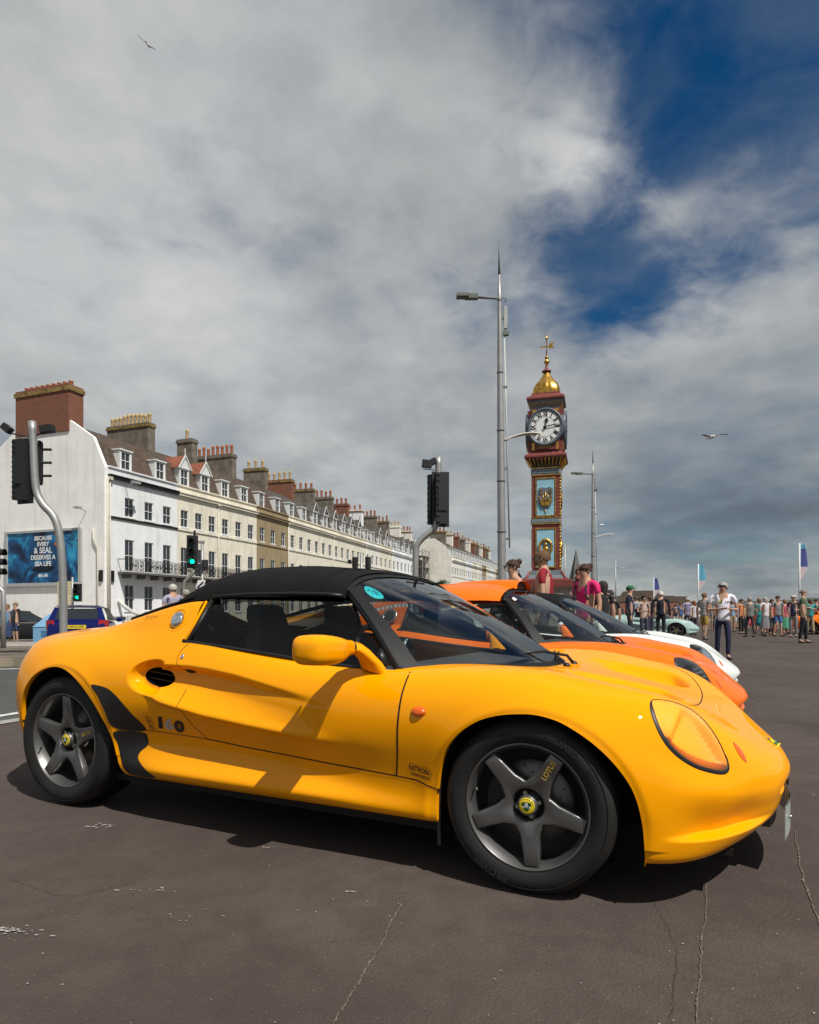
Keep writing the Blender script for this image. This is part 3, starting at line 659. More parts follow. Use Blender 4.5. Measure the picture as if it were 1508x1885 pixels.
    # ---- arch lips and liners
    for poly, nm in ((ARCH_F, 'f'), (ARCH_R, 'r')):
        cxm0 = np.mean([p[0] for p in poly])
        for sgn in (-1, 1):
            pl = dens(poly, .014); zlo = .135 if nm == 'f' else .20; pl = np.array([p for p in pl if p[1] > (zlo if p[0] > cxm0 else (.19 if nm == 'f' else .26))]); lp = new(paint, True); ln = new(M_liner, True)
            ys = [Y(px, pz) for px, pz in pl]
            cxa = np.mean([p[0] for p in poly]); A = []; B = []
            for (px, pz), yy in zip(pl, ys):
                if pz < .18 and nm == 'f': yy = Y(px, .18)
                yy = min(yy, -.74); A.append([(px, sgn*-1*(-yy)*-1*-1 if False else (yy if sgn < 0 else -yy), pz), (px, (yy+.004) if sgn < 0 else -(yy+.004), pz), (px, (yy+.022) if sgn < 0 else -(yy+.022), pz)])
                B.append([(px, (yy+.020) if sgn < 0 else -(yy+.020), pz), (px+(px-cxa)*.03, (-.70 if sgn < 0 else .70), pz+.012), (px+(px-cxa)*.03, (-.42 if sgn < 0 else .42), pz+.012)])
            lp.grid(A); ln.grid(B); B2 = [q[2] for q in B]
            ln.add(B2, [tuple(range(len(B2)))], False)
            lp.build('arch_lip', root); ln.build('wheel_arch_liner', root)
    # ---- shut lines
    def ribbon(pts, wd, m, name, off=.0012, parent=root, sgn=-1, taper=False):
        pl = dens(pts, .012); mb = new(m, True); rows = []
        for i, p in enumerate(pl):
            q = pl[min(i+1, len(pl)-1)]-pl[max(i-1, 0)]; q = q/max(np.linalg.norm(q), 1e-9); nn = np.array([-q[1], q[0]])*wd/2
            if taper: nn = nn*math.sin(PI*min(1, max(0, i/(len(pl)-1))))**.5
            r_ = []
            for s_ in (-1, 0, 1):
                xx, zz = p+nn*s_; y = Y(xx, zz)-off; r_.append((xx, y*(1 if sgn < 0 else -1), zz))
            rows.append(r_)
        mb.grid(rows); return mb.build(name, parent)
    if hi or spec.get('lines', True):
        for sgn in (-1, 1):
            ribbon([(1.853,.706),(1.856,.669),(1.852,.574),(1.843,.44),(1.827,.339)], .0065, M_black, 'shut_line', sgn=sgn)
            ribbon([(.919,.389),(1.143,.371),(1.50,.352),(1.826,.339),(1.911,.334),(1.998,.308)], .0048, M_black, 'shut_line', sgn=sgn)
            ribbon([(.415,.396),(.619,.403),(.919,.389)], .0028, M_black, 'shut_line', sgn=sgn)
            ribbon([(.919,.389),(.868,.441),(.818,.528),(.813,.595)], .003, M_black, 'shut_line', sgn=sgn)
            ribbon(csp([(.800,.665),(.772,.700),(.762,.732),(.772,.765),(.795,.79)], 30), .0022, M_black, 'shut_line', sgn=sgn)
    # ---- stone guards
    def patch(poly, m, name, off=.0016, parent=root, sm=True):
        pc = csp(poly, 90, True) if sm else np.array(poly)
        d = dist_poly(pc, x, z); s2 = -np.where(inside(pc, x, z) & side_ok, d, -d); s2 = np.where(side_ok, s2, 9)
        V2, _, kp = snap_cut(V, s2); F = Q[kp]; V3 = V2+N*off
        return mesh_from(name, V3.reshape(-1, 3), F, Nf, [m], None, parent)
    if spec.get('guards'):
        patch(G_UP, M_guard, 'stone_guard'); patch(G_LO, M_guard, 'stone_guard')
    # ---- side intake
    for sgn in (-1, 1):
        it = new(M_black); ring = []
        for k in range(40):
            th = 2*PI*k/40; u, v = .091*math.cos(th), .042*math.sin(th); xx, zz = .642+u*ca-v*sa, .638+u*sa+v*ca
            ring.append((xx, zz, Y(xx, zz)))
        rows = [[(p[0], (p[2]+.001)*-sgn*-1 if sgn > 0 else p[2]+.001, p[1]) for p in ring+ring[:1]], [(p[0], (-.62 if sgn < 0 else .62), p[1]) for p in ring+ring[:1]]]
        rows[0] = [(q[0], (-abs(q[1]) if sgn < 0 else abs(q[1])), q[2]) for q in rows[0]]
        it.grid(rows); it.add(rows[1][:-1], [tuple(range(40))], False)
        o = it.build('air_intake', root)
        for dz in (-.014, .014):
            ya = Y(.642, .638+dz*1.1, -.78); mb = new(M_slat); mb.box((.642, (-.755 if sgn < 0 else .755), .638+dz), (.165 if abs(dz) < .02 else .12, .012, .0035), ry=.10); mb.build('intake_slat', o)
    # ---- wheels
    for (cx_, cz_, rr, ww, rim, ang, nm) in ((2.30, .288, .288, .195, .2055, R(-13), 'f'), (0.03, .311, .311, .235, .2225, R(16), 'r')):
        for sgn in (-1, 1):
            yc = sgn*(.802-ww/2)
            spec['let'] = (ang+2*PI/5 if nm == 'f' else ang-R(16)+R(16)) if sgn < 0 else None
            put_wheel(root, make_wheel(spec, rr, ww, rim, ang, detail=hi and sgn < 0), (cx_, yc, cz_), sgn)
    # ---- headlights
    if spec.get('hl', True):
        V2, sdn, kp = snap_cut(V, -np.where(dh > -8, dh, -9)); F = Q[kp]; q2b = P2(V2); dd = np.where(dh > -8, dist_poly(hl2, q2b[..., 0], q2b[..., 1]), 0)*np.where(sdn < 0, 1, 0)
        for sgn in (-1, 1):
            mm = mir if sgn > 0 else np.array([1, 1, 1]); FF = F[:, ::-1] if sgn > 0 else F
            e = bpy.data.objects.new('headlight', None); COL.objects.link(e); e.parent = root
            mesh_from('lens', (V2+N*.001).reshape(-1, 3)*mm, FF, Nf*mm, [M_lens], None, e)
            # bucket: shell pushed inwards
            mu = hl2.mean(0); cvm = np.cov((hl2-mu).T); ew, evv = np.linalg.eigh(cvm); pr = (q2-mu)@evv; rr2 = np.clip((pr[..., 0]**2/(ew[0]*2.1)+pr[..., 1]**2/(ew[1]*2.1)), 0, 1)
            dpt = -(.004+.045*(1-rr2)**.8)*np.where(dh > -8, 1, 0); u = q2[..., 0]; wall = sst(-.050, -.036, u); dpt = dpt*.80*(.16+.80*wall)*sst(0, .030, dd)
            dd0 = np.maximum(dh, 0); dp0 = dpt/np.maximum(sst(0, .030, dd), 1e-6)*sst(0, .030, dd0) if False else -.80*(.004+.045*(1-rr2)**.8)*(.16+.80*wall)*sst(0, .030, dd0); B = V2+N*dpt[..., None]; nb = grid_normals(V+N*dp0[..., None])
            mesh_from('bucket', B.reshape(-1, 3)*mm, FF, nb.reshape(-1, 3)*mm, [spec.get('bucket', paint)], None, e)
            # lamp: chrome bowl
            lm = new(M_chrome); cc = c0+e1*.0-e2*.0-nh*.035; ax = np.array((.95, 0, .12)); 
            cc = cc*mm
            lm.lathe([(.001, -.022), (.014, -.018), (.024, -.008), (.026, .0)], 20, c=tuple(cc), axis='X'); (lm.build('lamp', e) if not hi else None)
            # rubber seal along the outer and lower edge
            L3 = []
            for k, p in enumerate(hl2):
                P0_ = c0+e1*p[0]+e2*p[1]+nh*.3; h = bv.ray_cast(Vector(P0_), Vector(-nh)); 
                if h[0] is not None: L3.append((np.array(h[0]), np.array(h[1]), k/len(hl2)))
            mb = new(M_rubber, True); rows = []
            seg = [q for q in L3 if q[2] < .62 or q[2] > .985]
            seg = [q for q in L3 if q[2] > .985]+[q for q in L3 if q[2] < .62]
            if sgn > 0: seg = L3+L3[:1]
            for i, (p, nn, _) in enumerate(seg):
                if nn@nh < 0: nn = -nn
                tg = seg[min(i+1, len(seg)-1)][0]-seg[max(i-1, 0)][0]; tg /= np.linalg.norm(tg); sd_ = np.cross(tg, nn); wd = .0075*min(1, 8*(i+.4)/len(seg))*min(1, 8*(len(seg)-.6-i)/len(seg))
                if sd_@(p-c0) < 0: sd_ = -sd_
                rows.append([tuple((p+nn*.001+sd_*(-.3*wd))*mm), tuple((p+nn*.004+sd_*(.4*wd))*mm), tuple((p+nn*.0005+sd_*(1.5*wd))*mm)])
            mb.grid(rows); mb.build('seal', e)
            thin = new(M_rubber, True); thin.tube([tuple((q[0]+q[1]*(.0008 if q[1]@nh > 0 else -.0008))*mm) for q in L3+L3[:1]], .0016, 5, False); thin.build('lens_edge', e)
    # ---- windscreen, its black frame and the cowl
    def screen(s, r_):
        """s -1 (near side) .. 1, r_ 0 base .. 1 header"""
        a_ = abs(s); 
        bx = np.interp(a_, [0, .28, .58, .76, .90, 1.0], [2.235, 2.215, 2.11, 2.005, 1.895, 1.795]); bw = a_*.715; bz = np.interp(a_, [0, .4, .8, 1], [.683, .692, .705, .712])
        tx = np.interp(a_, [0, .5, .8, 1.0], [1.425, 1.435, 1.455, 1.475])+spec.get('hdr', 0); tw = a_*.560; tz = np.interp(a_, [0, .3, .6, .8, .93, 1.0], [1.104, 1.101, 1.088, 1.068, 1.042, 1.015])
        k = r_; X1 = bx+(tx-bx)*k; W1 = bw+(tw-bw)*k; Z1 = bz+(tz-bz)*k
        bl = 4*k*(1-k); Z1 += .022*bl*(1-.4*a_); X1 += .012*bl; W1 += .018*bl*a_
        return (X1, W1*np.sign(s), Z1)
    ns, nr = (61, 25); SS = np.linspace(-1, 1, ns); RR = np.linspace(0, 1, nr)
    g = np.array([[screen(s_, r_) for r_ in RR] for s_ in SS])
    for ax_, sg_ in ((0, 2.0),):
        for it_ in range(5): g[1:-1] = .25*g[:-2]+.5*g[1:-1]+.25*g[2:]
    gn = grid_normals(g); 
    if gn[30, 12, 2] < 0: gn = -gn
    def strip(s0, s1, r0, r1, m, off, nm, parent=root, n1=40, n2=16, thick=0.):
        A = []
        for s_ in np.linspace(s0, s1, n1):
            row = []
            for r_ in np.linspace(r0, r1, n2):
                fi, fj = (s_+1)/2*(ns-1), r_*(nr-1); i, j = min(int(fi), ns-2), min(int(fj), nr-2); u, v = fi-i, fj-j
                bl = lambda g_: (g_[i, j]*(1-u)*(1-v)+g_[i+1, j]*u*(1-v)+g_[i, j+1]*(1-u)*v+g_[i+1, j+1]*u*v)
                row.append(tuple(bl(g)+bl(gn)*off))
            A.append(row)
        mb = new(m, True); mb.grid(A); return mb.build(nm, parent)
    e = bpy.data.objects.new('windscreen', None); COL.objects.link(e); e.parent = root
    strip(-.93, .93, .045, .955, M_screen, .0, 'glass', e, 60, 24)
    for (s0, s1, r0, r1) in ((-1.0, -.93, 0, 1), (.93, 1.0, 0, 1), (-.93, .93, 0, .045), (-.93, .93, .955, 1.0)): strip(s0, s1, r0, r1, M_pillar, .004, 'screen_surround', e, 40 if s1-s0 > .5 else 4, 24 if r1-r0 > .5 else 4)
    # A pillars: rounded bars along the screen sides
    for sgn in (-1, 1):
        pts = [np.array(screen(sgn*1.0, k))+np.array((0, -sgn*.012, -.012)) for k in np.linspace(-.02, .98, 16)]
        mb = new(M_pillar); mb.tube([tuple(p) for p in pts], [.020-.005*k/15 for k in range(16)], 14); mb.build('windscreen_pillar', root)
    pts = [np.array(screen(s_, 1.0))+np.array((-.01, 0, -.014)) for s_ in np.linspace(-1, 1, 40)]
    mb = new(M_pillar); mb.tube([tuple(p) for p in pts], .018, 10); mb.build('screen_header', root)
    # dashboard and cowl inside
    db = new(M_cabin, True); A = []
    for s_ in np.linspace(-1, 1, 31):
        r0 = screen(s_*.97, 0.02); A.append([(r0[0]-.03, r0[1], r0[2]-.035), (r0[0]-.12-.1*(1-abs(s_)), r0[1]*.98, .70-.01), (1.62, s_*.66, .70), (1.54, s_*.66, .66), (1.53, s_*.66, .50)])
    db.grid(A); db.build('dashboard', root)
    # ---- side glass
    for sgn in (-1, 1):
        sg = new(M_sideglass, True); bot = [(.790, -.738, .797), (1.10, -.735, .768), (1.40, -.727, .735), (1.60, -.722, .716), (1.785, -.712, .708)]
        top = [(.800, -.600, .982), (1.05, -.592, .997), (1.25, -.585, 1.000), (1.40, -.578, .994), (1.50, -.585, .968)]
        A = []
        for k in range(13):
            f_ = k/12; bo = np.array([np.interp(f_*4, range(5), [p[i] for p in bot]) for i in range(3)]); tp = np.array([np.interp(f_*4, range(5), [p[i] for p in top]) for i in range(3)])
            A.append([tuple((bo*(1-v)+tp*v+np.array((0, -.018*4*v*(1-v), 0)))*np.array((1, -sgn*1 if sgn > 0 else 1, 1))) for v in np.linspace(0, 1, 7)])
        sg.grid(A); sg.build('side_window', doors[0] if sgn < 0 else doors[1])
        sl = new(M_rubber, True)
        sl.tube([(.755, sgn*.752, .800)]+[(p[0], sgn*(-p[1]+.010), p[2]-.004) for p in bot[:1]+bot[1:]], .0085, 8); sl.build('window_seal', doors[0] if sgn < 0 else doors[1])
        sl = new(M_rubber, True); sl.tube([(.778, sgn*.742, .800), (.79, sgn*.68, .89), (.795, sgn*.612, .985)], .011, 8); sl.build('window_seal', root)
        # light strip of chrome-grey trim behind the seal
        sl = new(paint, True); sl.tube([(.768, sgn*.753, .797), (.772, sgn*.69, .89), (.774, sgn*.632, .972)], .006, 8); sl.build('sail_edge', root)
    # ---- roof
    if spec['roof'] == 'soft':
        xs = [1.432, 1.38, 1.25, 1.05, .86, .76, .70, .66, .635, .62]
        zc_ = [1.108, 1.122, 1.140, 1.150, 1.147, 1.132, 1.105, 1.070, 1.035, 1.005]
        ze = [1.004, 1.007, 1.012, 1.012, 1.006, 1.000, .994, .988, .983, .980]
        we = [.572, .588, .602, .612, .616, .620, .620, .619, .617, .615]
        A = []
        xx = np.linspace(1.432, .62, 64)
        zci, zei, wei = (pch(xs[::-1], q[::-1], xx) for q in (zc_, ze, we))
        for X1, c_, e_, w_ in zip(xx, zci, zei, wei):
            row = []
            fx_ = float(sst(1.15, 1.40, X1))
            for v in np.linspace(-1, 1, 49):
                a_ = abs(v); k = (1-a_**3.2)**.62; row.append((X1+.045*a_**2.2*fx_-.03*(1-fx_)*a_**2*(X1 < 1.0), v*w_, e_+(c_-e_)*k+.0010*math.sin(X1*19+v*3)*k))
            row = [(row[0][0], row[0][1]*1.012, row[0][2]-.022)]+row+[(row[-1][0], row[-1][1]*1.012, row[-1][2]-.022)]
            A.append(row)
        rf = new(M_fabric, True); rf.grid(A); o = rf.build('soft_top', root)
        sm_ = new(M_fabric, True)
        for q in (12, 38): 
            sm_.tube([(A[i][q+1][0], A[i][q+1][1], A[i][q+1][2]+.0015) for i in range(4, 58)], .0018, 6)
        sm_.tube([(A[8][j][0], A[8][j][1], A[8][j][2]+.0012) for j in range(1, 50)], .0022, 6)
        sm_.build('seam', o)
        # rear screen between the buttresses
        rw = new(M_sideglass); rw.add([(.655, -.46, 1.045), (.655, .46, 1.045), (.78, .50, .835), (.78, -.50, .835)], [(0,1,2,3)]); rw.build('rear_screen', root)
        fb_ = new(M_fabric, True)
        for sgn in (-1, 1): fb_.add([(.625, sgn*.612, .985), (.650, sgn*.44, 1.06), (.66, sgn*.44, 1.03), (.78, sgn*.48, .835), (.78, sgn*.60, .835)], [(0,1,2,3,4)], False)
        fb_.add([(.64, -.60, .99), (.64, .60, .99), (.66, .46, 1.045), (.66, -.46, 1.045)], [(0,1,2,3)], False); fb_.build('rear_surround', o)
        for sgn in (-1, 1):
            tl = new(M_fabric, True); tl.grid([[(x1, sgn*(y1-hw1), z1), (x1, sgn*y1, z1+.004), (x1, sgn*(y1+hw1*.5), z1-.006)] for x1, y1, z1, hw1 in ((.70, .605, 1.000, .05), (.58, .605, .972, .045), (.45, .60, .944, .035), (.34, .592, .918, .022), (.24, .585, .893, .004))]); tl.grid([[(x1, sgn*(y1+hw1*.5), z1-.006), (x1, sgn*(y1-.01), z1-.022)] for x1, y1, z1, hw1 in ((.70, .605, 1.000, .05), (.58, .605, .972, .045), (.45, .60, .944, .035), (.34, .592, .918, .022), (.24, .585, .893, .004))]); tl.build('roof_tail', o)
        for sgn in (-1, 1):
            st_ = new(M_rubber, True); st_.tube([(1.47, sgn*.588, .990), (1.40, sgn*.598, .997), (1.25, sgn*.606, 1.002), (1.0, sgn*.612, 1.002), (.80, sgn*.620, .992)], .0085, 8); st_.build('roof_seal', root)
    else:
        xs = [1.44, 1.30, 1.10, .90, .70, .50, .35]; zc_ = [1.122, 1.150, 1.165, 1.160, 1.135, 1.085, 1.02]; ze = [1.010, 1.015, 1.015, 1.008, .995, .96, .92]; we = [.575, .60, .612, .618, .62, .61, .60]
        HD = spec.get('hdr', 0); xs = [q+HD*(1 if q > 1.2 else .5 if q > 1 else 0) for q in xs]; xx = np.linspace(xs[0], .35, 50); zci, zei, wei = (pch(xs[::-1], q[::-1], xx) for q in (zc_, ze, we)); A = []
        for X1, c_, e_, w_ in zip(xx, zci, zei, wei):
            A.append([(X1, v*w_, e_+(c_-e_)*(1-abs(v)**3.0)**.7) for v in np.linspace(-1, 1, 41)])
        rf = new(paint, True); rf.grid(A); o = rf.build('hard_top', root)
        sc = new(paint, True)      # roof scoop: flared mouth facing forwards
        B = []
        for X1, hh, ww_ in ((1.455, .052, .205), (1.44, .058, .21), (1.38, .055, .20), (1.25, .038, .18), (1.05, .02, .15), (.85, .002, .12)) if False else ((1.455+HD, .052, .205), (1.44+HD, .058, .21), (1.38+HD, .055, .20), (1.25+HD, .038, .18), (1.05, .02, .15), (.85, .002, .12)):
            zb = np.interp(X1, xs[::-1], zc_[::-1]); B.append([(X1, v*ww_, zb-.012+(hh+.012)*(1-abs(v)**4)**.6) for v in np.linspace(-1, 1, 21)])
        sc.grid(B); s_o = sc.build('roof_scoop', o); B0 = B[1]
        k_ = new(M_black); k_.add([(p[0]-.02, p[1]*.95, p[2]-.006) for p in B0]+[(B0[-1][0]-.02, 0, 1.10)], [tuple(range(22))]); k_.build('scoop_mouth', s_o)
    # deck lid between the buttresses (black)
    dk = new(M_fabric if spec['roof'] == 'soft' else M_black, True)
    dk.grid([[(x1, v*.46, z1+.004*(1-v*v)+(0 if spec['roof'] == 'soft' else .07)) for v in np.linspace(-1, 1, 9)] for x1, z1 in ((.74, .842), (.55, .848), (.35, .858), (.20, .862))]); dk.build('engine_cover', root)
    # ---- cabin: bulkhead, seats, wheel
    cb = new(M_cabin); cb.box((.80, 0, .45), (.04, 1.30, .55)); cb.box((1.3, 0, .22), (1.0, 1.35, .04))
    for sgn in (-1, 1): cb.box((1.3, sgn*.66, .42), (1.05, .05, .40))
    cb.build('cabin_tub', root)
    for sgn in (-1, 1):
        so = bpy.data.objects.new('seat', None); COL.objects.link(so); so.parent = root; so.location = (1.10, sgn*.33, 0)
        A = []
        for (dx, zz, hw_) in ((.06, .32, .20), (-.02, .45, .215), (-.08, .60, .215), (-.13, .72, .205), (-.165, .80, .15), (-.175, .84, .105), (-.195, .90, .105), (-.205, .945, .09), (-.208, .962, .05)):
            A.append([(dx+.03*abs(v)**2*(1 if zz < .8 else .2), v*hw_, zz) for v in np.linspace(-1, 1, 11)])
        bk = new(M_seat, True); bk.grid(A); bk.grid([[(p[0]-.075, p[1], p[2]) for p in r_] for r_ in A])
        bk.grid([[A[i][0], (A[i][0][0]-.075, A[i][0][1], A[i][0][2])] for i in range(len(A))]); bk.grid([[A[i][-1], (A[i][-1][0]-.075, A[i][-1][1], A[i][-1][2])] for i in range(len(A))])
        bk.grid([[p, (p[0]-.075, p[1], p[2])] for p in A[-1]]); bk.build('backrest', so)
        cu = new(M_seat, True); cu.box((.22, 0, .30), (.44, .40, .10)); cu.build('cushion', so)
    sw = bpy.data.objects.new('steering_wheel', None); COL.objects.link(sw); sw.parent = root; sw.location = (1.50, -.33, .705); sw.rotation_euler = (0, R(-24), 0)
    rg = new(M_black_sat, True); pts = [(0, .165*math.cos(2*PI*k/32), .165*math.sin(2*PI*k/32)) for k in range(33)]; rg.tube(pts, .014, 10, False); rg.build('rim', sw)
    hbm = new(M_black_sat, True); hbm.ball((.03, 0, 0), .055, 16, 8, (.5, 1, 1)); [hbm.box((.015, .08*math.cos(a_), .08*math.sin(a_)), (.012, .16 if abs(math.cos(a_)) > .5 else .03, .03 if abs(math.cos(a_)) > .5 else .16)) for a_ in (0, PI, -PI/2)]
    hbm.build('hub', sw)
    gp = new(M_black_sat, True); gp.lathe([(.0, -.06), (.048, -.06), (.048, 0)], 24, c=(1.63, -.30, .762), axis='X'); gp.use(M_chrome); gp.lathe([(.040, -.064), (.051, -.062), (.051, -.05)], 24, c=(1.63, -.30, .762), axis='X'); gp.lathe([(.046, .004), (.051, .002), (.051, -.01)], 24, c=(1.63, -.30, .762), axis='X'); gp.build('instrument_dial', root)
    # rear-view mirror inside
    im = new(M_black_sat); im.box((1.50, .02, 1.045), (.03, .20, .055)); im.tube([(1.505, .02, 1.06), (1.53, .02, 1.10)], .008); im.build('interior_mirror', root)
    # ---- door mirrors
    for sgn in (-1, 1):
        e = bpy.data.objects.new('door_mirror', None); COL.objects.link(e); e.parent = root
        X_m = lambda p: (p[0], p[1]*-sgn*-1 if sgn < 0 else -p[1], p[2])
        mm = lambda p: (p[0], p[1] if sgn < 0 else -p[1], p[2])
        # shell: rounded box tapering into its neck
        secs = [(-1.0905, .003, .003, .0), (-1.090, .020, .018, .0), (-1.0865, .038, .031, .0), (-1.079, .053, .042, .0), (-1.064, .066, .050, .001), (-1.02, .074, .053, .0), (-.97, .072, .050, -.002), (-.93, .062, .043, -.002), (-.90, .048, .034, .0), (-.87, .036, .029, .001), (-.848, .031, .027, .001)]
        A = []
        for (yy, hx_, hz_, dz) in secs:
            row = []
            for k in range(33):
                th_ = 2*PI*k/32; c_, s_ = math.cos(th_), math.sin(th_); pw = .62
                fx = math.copysign(abs(c_)**pw, c_); fz = math.copysign(abs(s_)**pw, s_)
                row.append(mm((1.652+hx_*fx+(yy+.85)*.10, yy, .793+dz+hz_*fz)))
            A.append(row)
        sh_ = new(paint, True); sh_.grid(A); sh_.add(A[0][:-1], [tuple(range(32))], True); sh_.build('shell', e)
        bd = new(M_black_sat, True); bd.grid([[tuple(np.array(p)) for p in [mm((1.652+.0325*math.cos(2*PI*k/24), yy_, .794+.029*math.sin(2*PI*k/24))) for k in range(25)]] for yy_ in (-.850, -.838)]); bd.build('joint_band', e)
        # foot: fin running down to the door
        F_ = []
        for (f_, cxm, cym, czm, hx_, hy_) in ((0, 1.652, -.840, .796, .030, .026), (.25, 1.658, -.815, .797, .036, .030), (.5, 1.668, -.790, .782, .042, .030), (.8, 1.692, -.757, .742, .050, .028), (1, 1.705, -.738, .702, .058, .03)):
            F_.append([mm((cxm+hx_*math.cos(2*PI*k/24)*1.0, cym+hy_*math.sin(2*PI*k/24), czm+(.5*hx_*math.sin(2*PI*k/24)*(1-f_))+(-.2*hx_*math.cos(2*PI*k/24)))) for k in range(25)])
        ft = new(paint, True); ft.grid(F_); ft.add(F_[0][:-1], [tuple(range(24))], True); ft.build('foot', e)
        ml = new(M_chrome); ml.add([mm((1.572+.0, -.975+.085*math.cos(2*PI*k/24), .793+.036*math.sin(2*PI*k/24))) for k in range(24)], [tuple(range(24))]); ml.build('mirror_glass', e)
    return dict(root=root, paint=paint, Y=Y, NRM=NRM, bv=bv, doors=doors, sills=sills, ribbon=ribbon, screen=screen, strip=strip, mir=mir)
# ------------------------------------------------------------------ ground, road, kerbs, sea, hills
XE = lambda D: -3.45+.34*(D-5.4)                      # edge between the promenade tarmac and the road
def zg(X, D): return -.02*max(0, D-10)*float(sst(XE(D)-1.5, XE(D)-7, X)) if D < 400 else 0.
def tarmac_mat(name, c1, c2, speck, patch, seed, patch_sc=.35):
    m = bpy.data.materials.new(name); m.use_nodes = True; t = m.node_tree; p = t.nodes['Principled BSDF']; p.inputs['Roughness'].default_value = .88; p.inputs['Specular IOR Level'].default_value = .25
    g = t.nodes.new('ShaderNodeTexCoord').outputs['Object']
    big = mr(noise(g, patch_sc, 6, .6, .6, (seed, 0, 0), tree=t), .35, .68, tree=t); med = mr(noise(g, 6., 8, .7, .4, (0, seed, 0), tree=t), .3, .7, tree=t)
    fine = noise(g, 160., 3, .7, 0, (seed, 1, 0), tree=t); grit = t.nodes.new('ShaderNodeTexVoronoi'); grit.inputs['Scale'].default_value = 110.; t.links.new(g, grit.inputs['Vector'])
    mix = lambda f_, a, b: (lambda n: (t.links.new(f_, n.inputs['Factor']), [t.links.new(v, n.inputs[k]) if not isinstance(v, tuple) else setattr(n.inputs[k], 'default_value', v) for k, v in (('A', a), ('B', b))], n.outputs['Result'])[-1])((lambda n: (setattr(n, 'data_type', 'RGBA'), n)[1])(t.nodes.new('ShaderNodeMix')))
    c = mix(big, (*c1, 1), (*c2, 1)); c = mix(wm('MULTIPLY', med, .5, tree=t), c, (*[x*.62 for x in c1], 1))
    stones = mr(grit.outputs['Color'] if False else grit.outputs['Distance'], .16, .05, tree=t); sel = mr(noise(g, 38., 2, .5, 0, (2, seed, 3), tree=t), .50, .62, tree=t)
    c = mix(wm('MULTIPLY', wm('MULTIPLY', stones, sel, tree=t), patch*1.3, tree=t), c, (*speck, 1))
    c = mix(mr(fine, .25, .55, 0.45, 0., tree=t), c, (*[x*.45 for x in c1], 1))
    oil = mr(noise(g, .9, 4, .5, .5, (seed*3, 2, 0), tree=t), .60, .74, tree=t); c = mix(wm('MULTIPLY', oil, .45, tree=t), c, (*[x*.5 for x in c1], 1))
    # faint pale scuffs and stains
    sc_ = mr(noise(g, 1.3, 9, .72, 1.2, (seed*2, 5, 0), tree=t), .62, .80, tree=t); c = mix(wm('MULTIPLY', sc_, .35, tree=t), c, (*[min(1, x*2.0) for x in c2], 1))
    t.links.new(c, p.inputs['Base Color'])
    b = t.nodes.new('ShaderNodeBump'); b.inputs['Strength'].default_value = .45; b.inputs['Distance'].default_value = .004
    hgt = wm('ADD', wm('MULTIPLY', grit.outputs['Distance'], -1.2, tree=t), wm('MULTIPLY', fine, .8, tree=t), tree=t); t.links.new(hgt, b.inputs['Height']); t.links.new(b.outputs[0], p.inputs['Normal']); return m
M_prom = tarmac_mat('promenade_tarmac', (.076, .058, .050), (.102, .081, .070), (.30, .26, .22), .95, 3.3); M_road = tarmac_mat('road_asphalt', (.075, .078, .076), (.10, .102, .10), (.22, .22, .2), .5, 8.1)
# one ground sheet out to the horizon
gx = np.array(sorted(set(list(np.linspace(-45, 45, 61))+[-6000, -2500, -900, -300, -120, -70, 70, 120, 300, 900, 2500, 6000]))); gy = np.array(sorted(set(list(np.linspace(-12, 130, 95))+[-300, -80, -30, 160, 220, 320, 500, 900, 1600, 3000, 6000])))
gm = new(M_prom, True); gm.grid([[(x_, y_, zg(x_, y_)+(0 if abs(x_) < 46 else 0)) for y_ in gy] for x_ in gx]); go = gm.build('ground'); tag(go, kind='structure')
# road, 4 mm above
rows = []
for D in list(np.linspace(-6, 30, 60))+list(np.linspace(32, 150, 40)):
    rows.append([(x_, D, zg(x_, D)+.004) for x_ in (XE(D)-24, XE(D)-16, XE(D)-10, XE(D)-7, XE(D)-5.5, XE(D)-4, XE(D)-2.7, XE(D)-1.5, XE(D)-.6, XE(D))])
ro = new(M_road, True); ro.grid(rows); tag(ro.build('road'), kind='structure')
M_kerb = mat('kerb_stone', (.24, .20, .15), .85, bump=.4, bscale=60, var=.3, vscale=2.5); M_line = mat('road_paint', (.62, .62, .58), .7, var=.25, vscale=14)
def strip_line(p0, p1, wd, m, nm, z=.009, n=24):
    p0, p1 = np.array(p0), np.array(p1); d_ = (p1-p0)/np.linalg.norm(p1-p0); nn = np.array((-d_[1], d_[0]))*wd/2
    r_ = [[(*(p0+(p1-p0)*k/n+nn*s), zg(*(p0+(p1-p0)*k/n))+z) for s in (-1, 1)] for k in range(n+1)]
    return tag(new(m).grid(r_).build(nm), kind='structure')
strip_line((XE(-4)-.0, -4), (XE(60), 60), .16, mat('edge_strip', (.30, .29, .27), .8, var=.2, vscale=5), 'edge_strip', .008)
strip_line((XE(-4)-.35, -4), (XE(60)-.35, 60), .10, M_line, 'road_line', .009)
strip_line((-12, 8.9), (-2.6, 12.6), .11, M_line, 'road_line', .009)
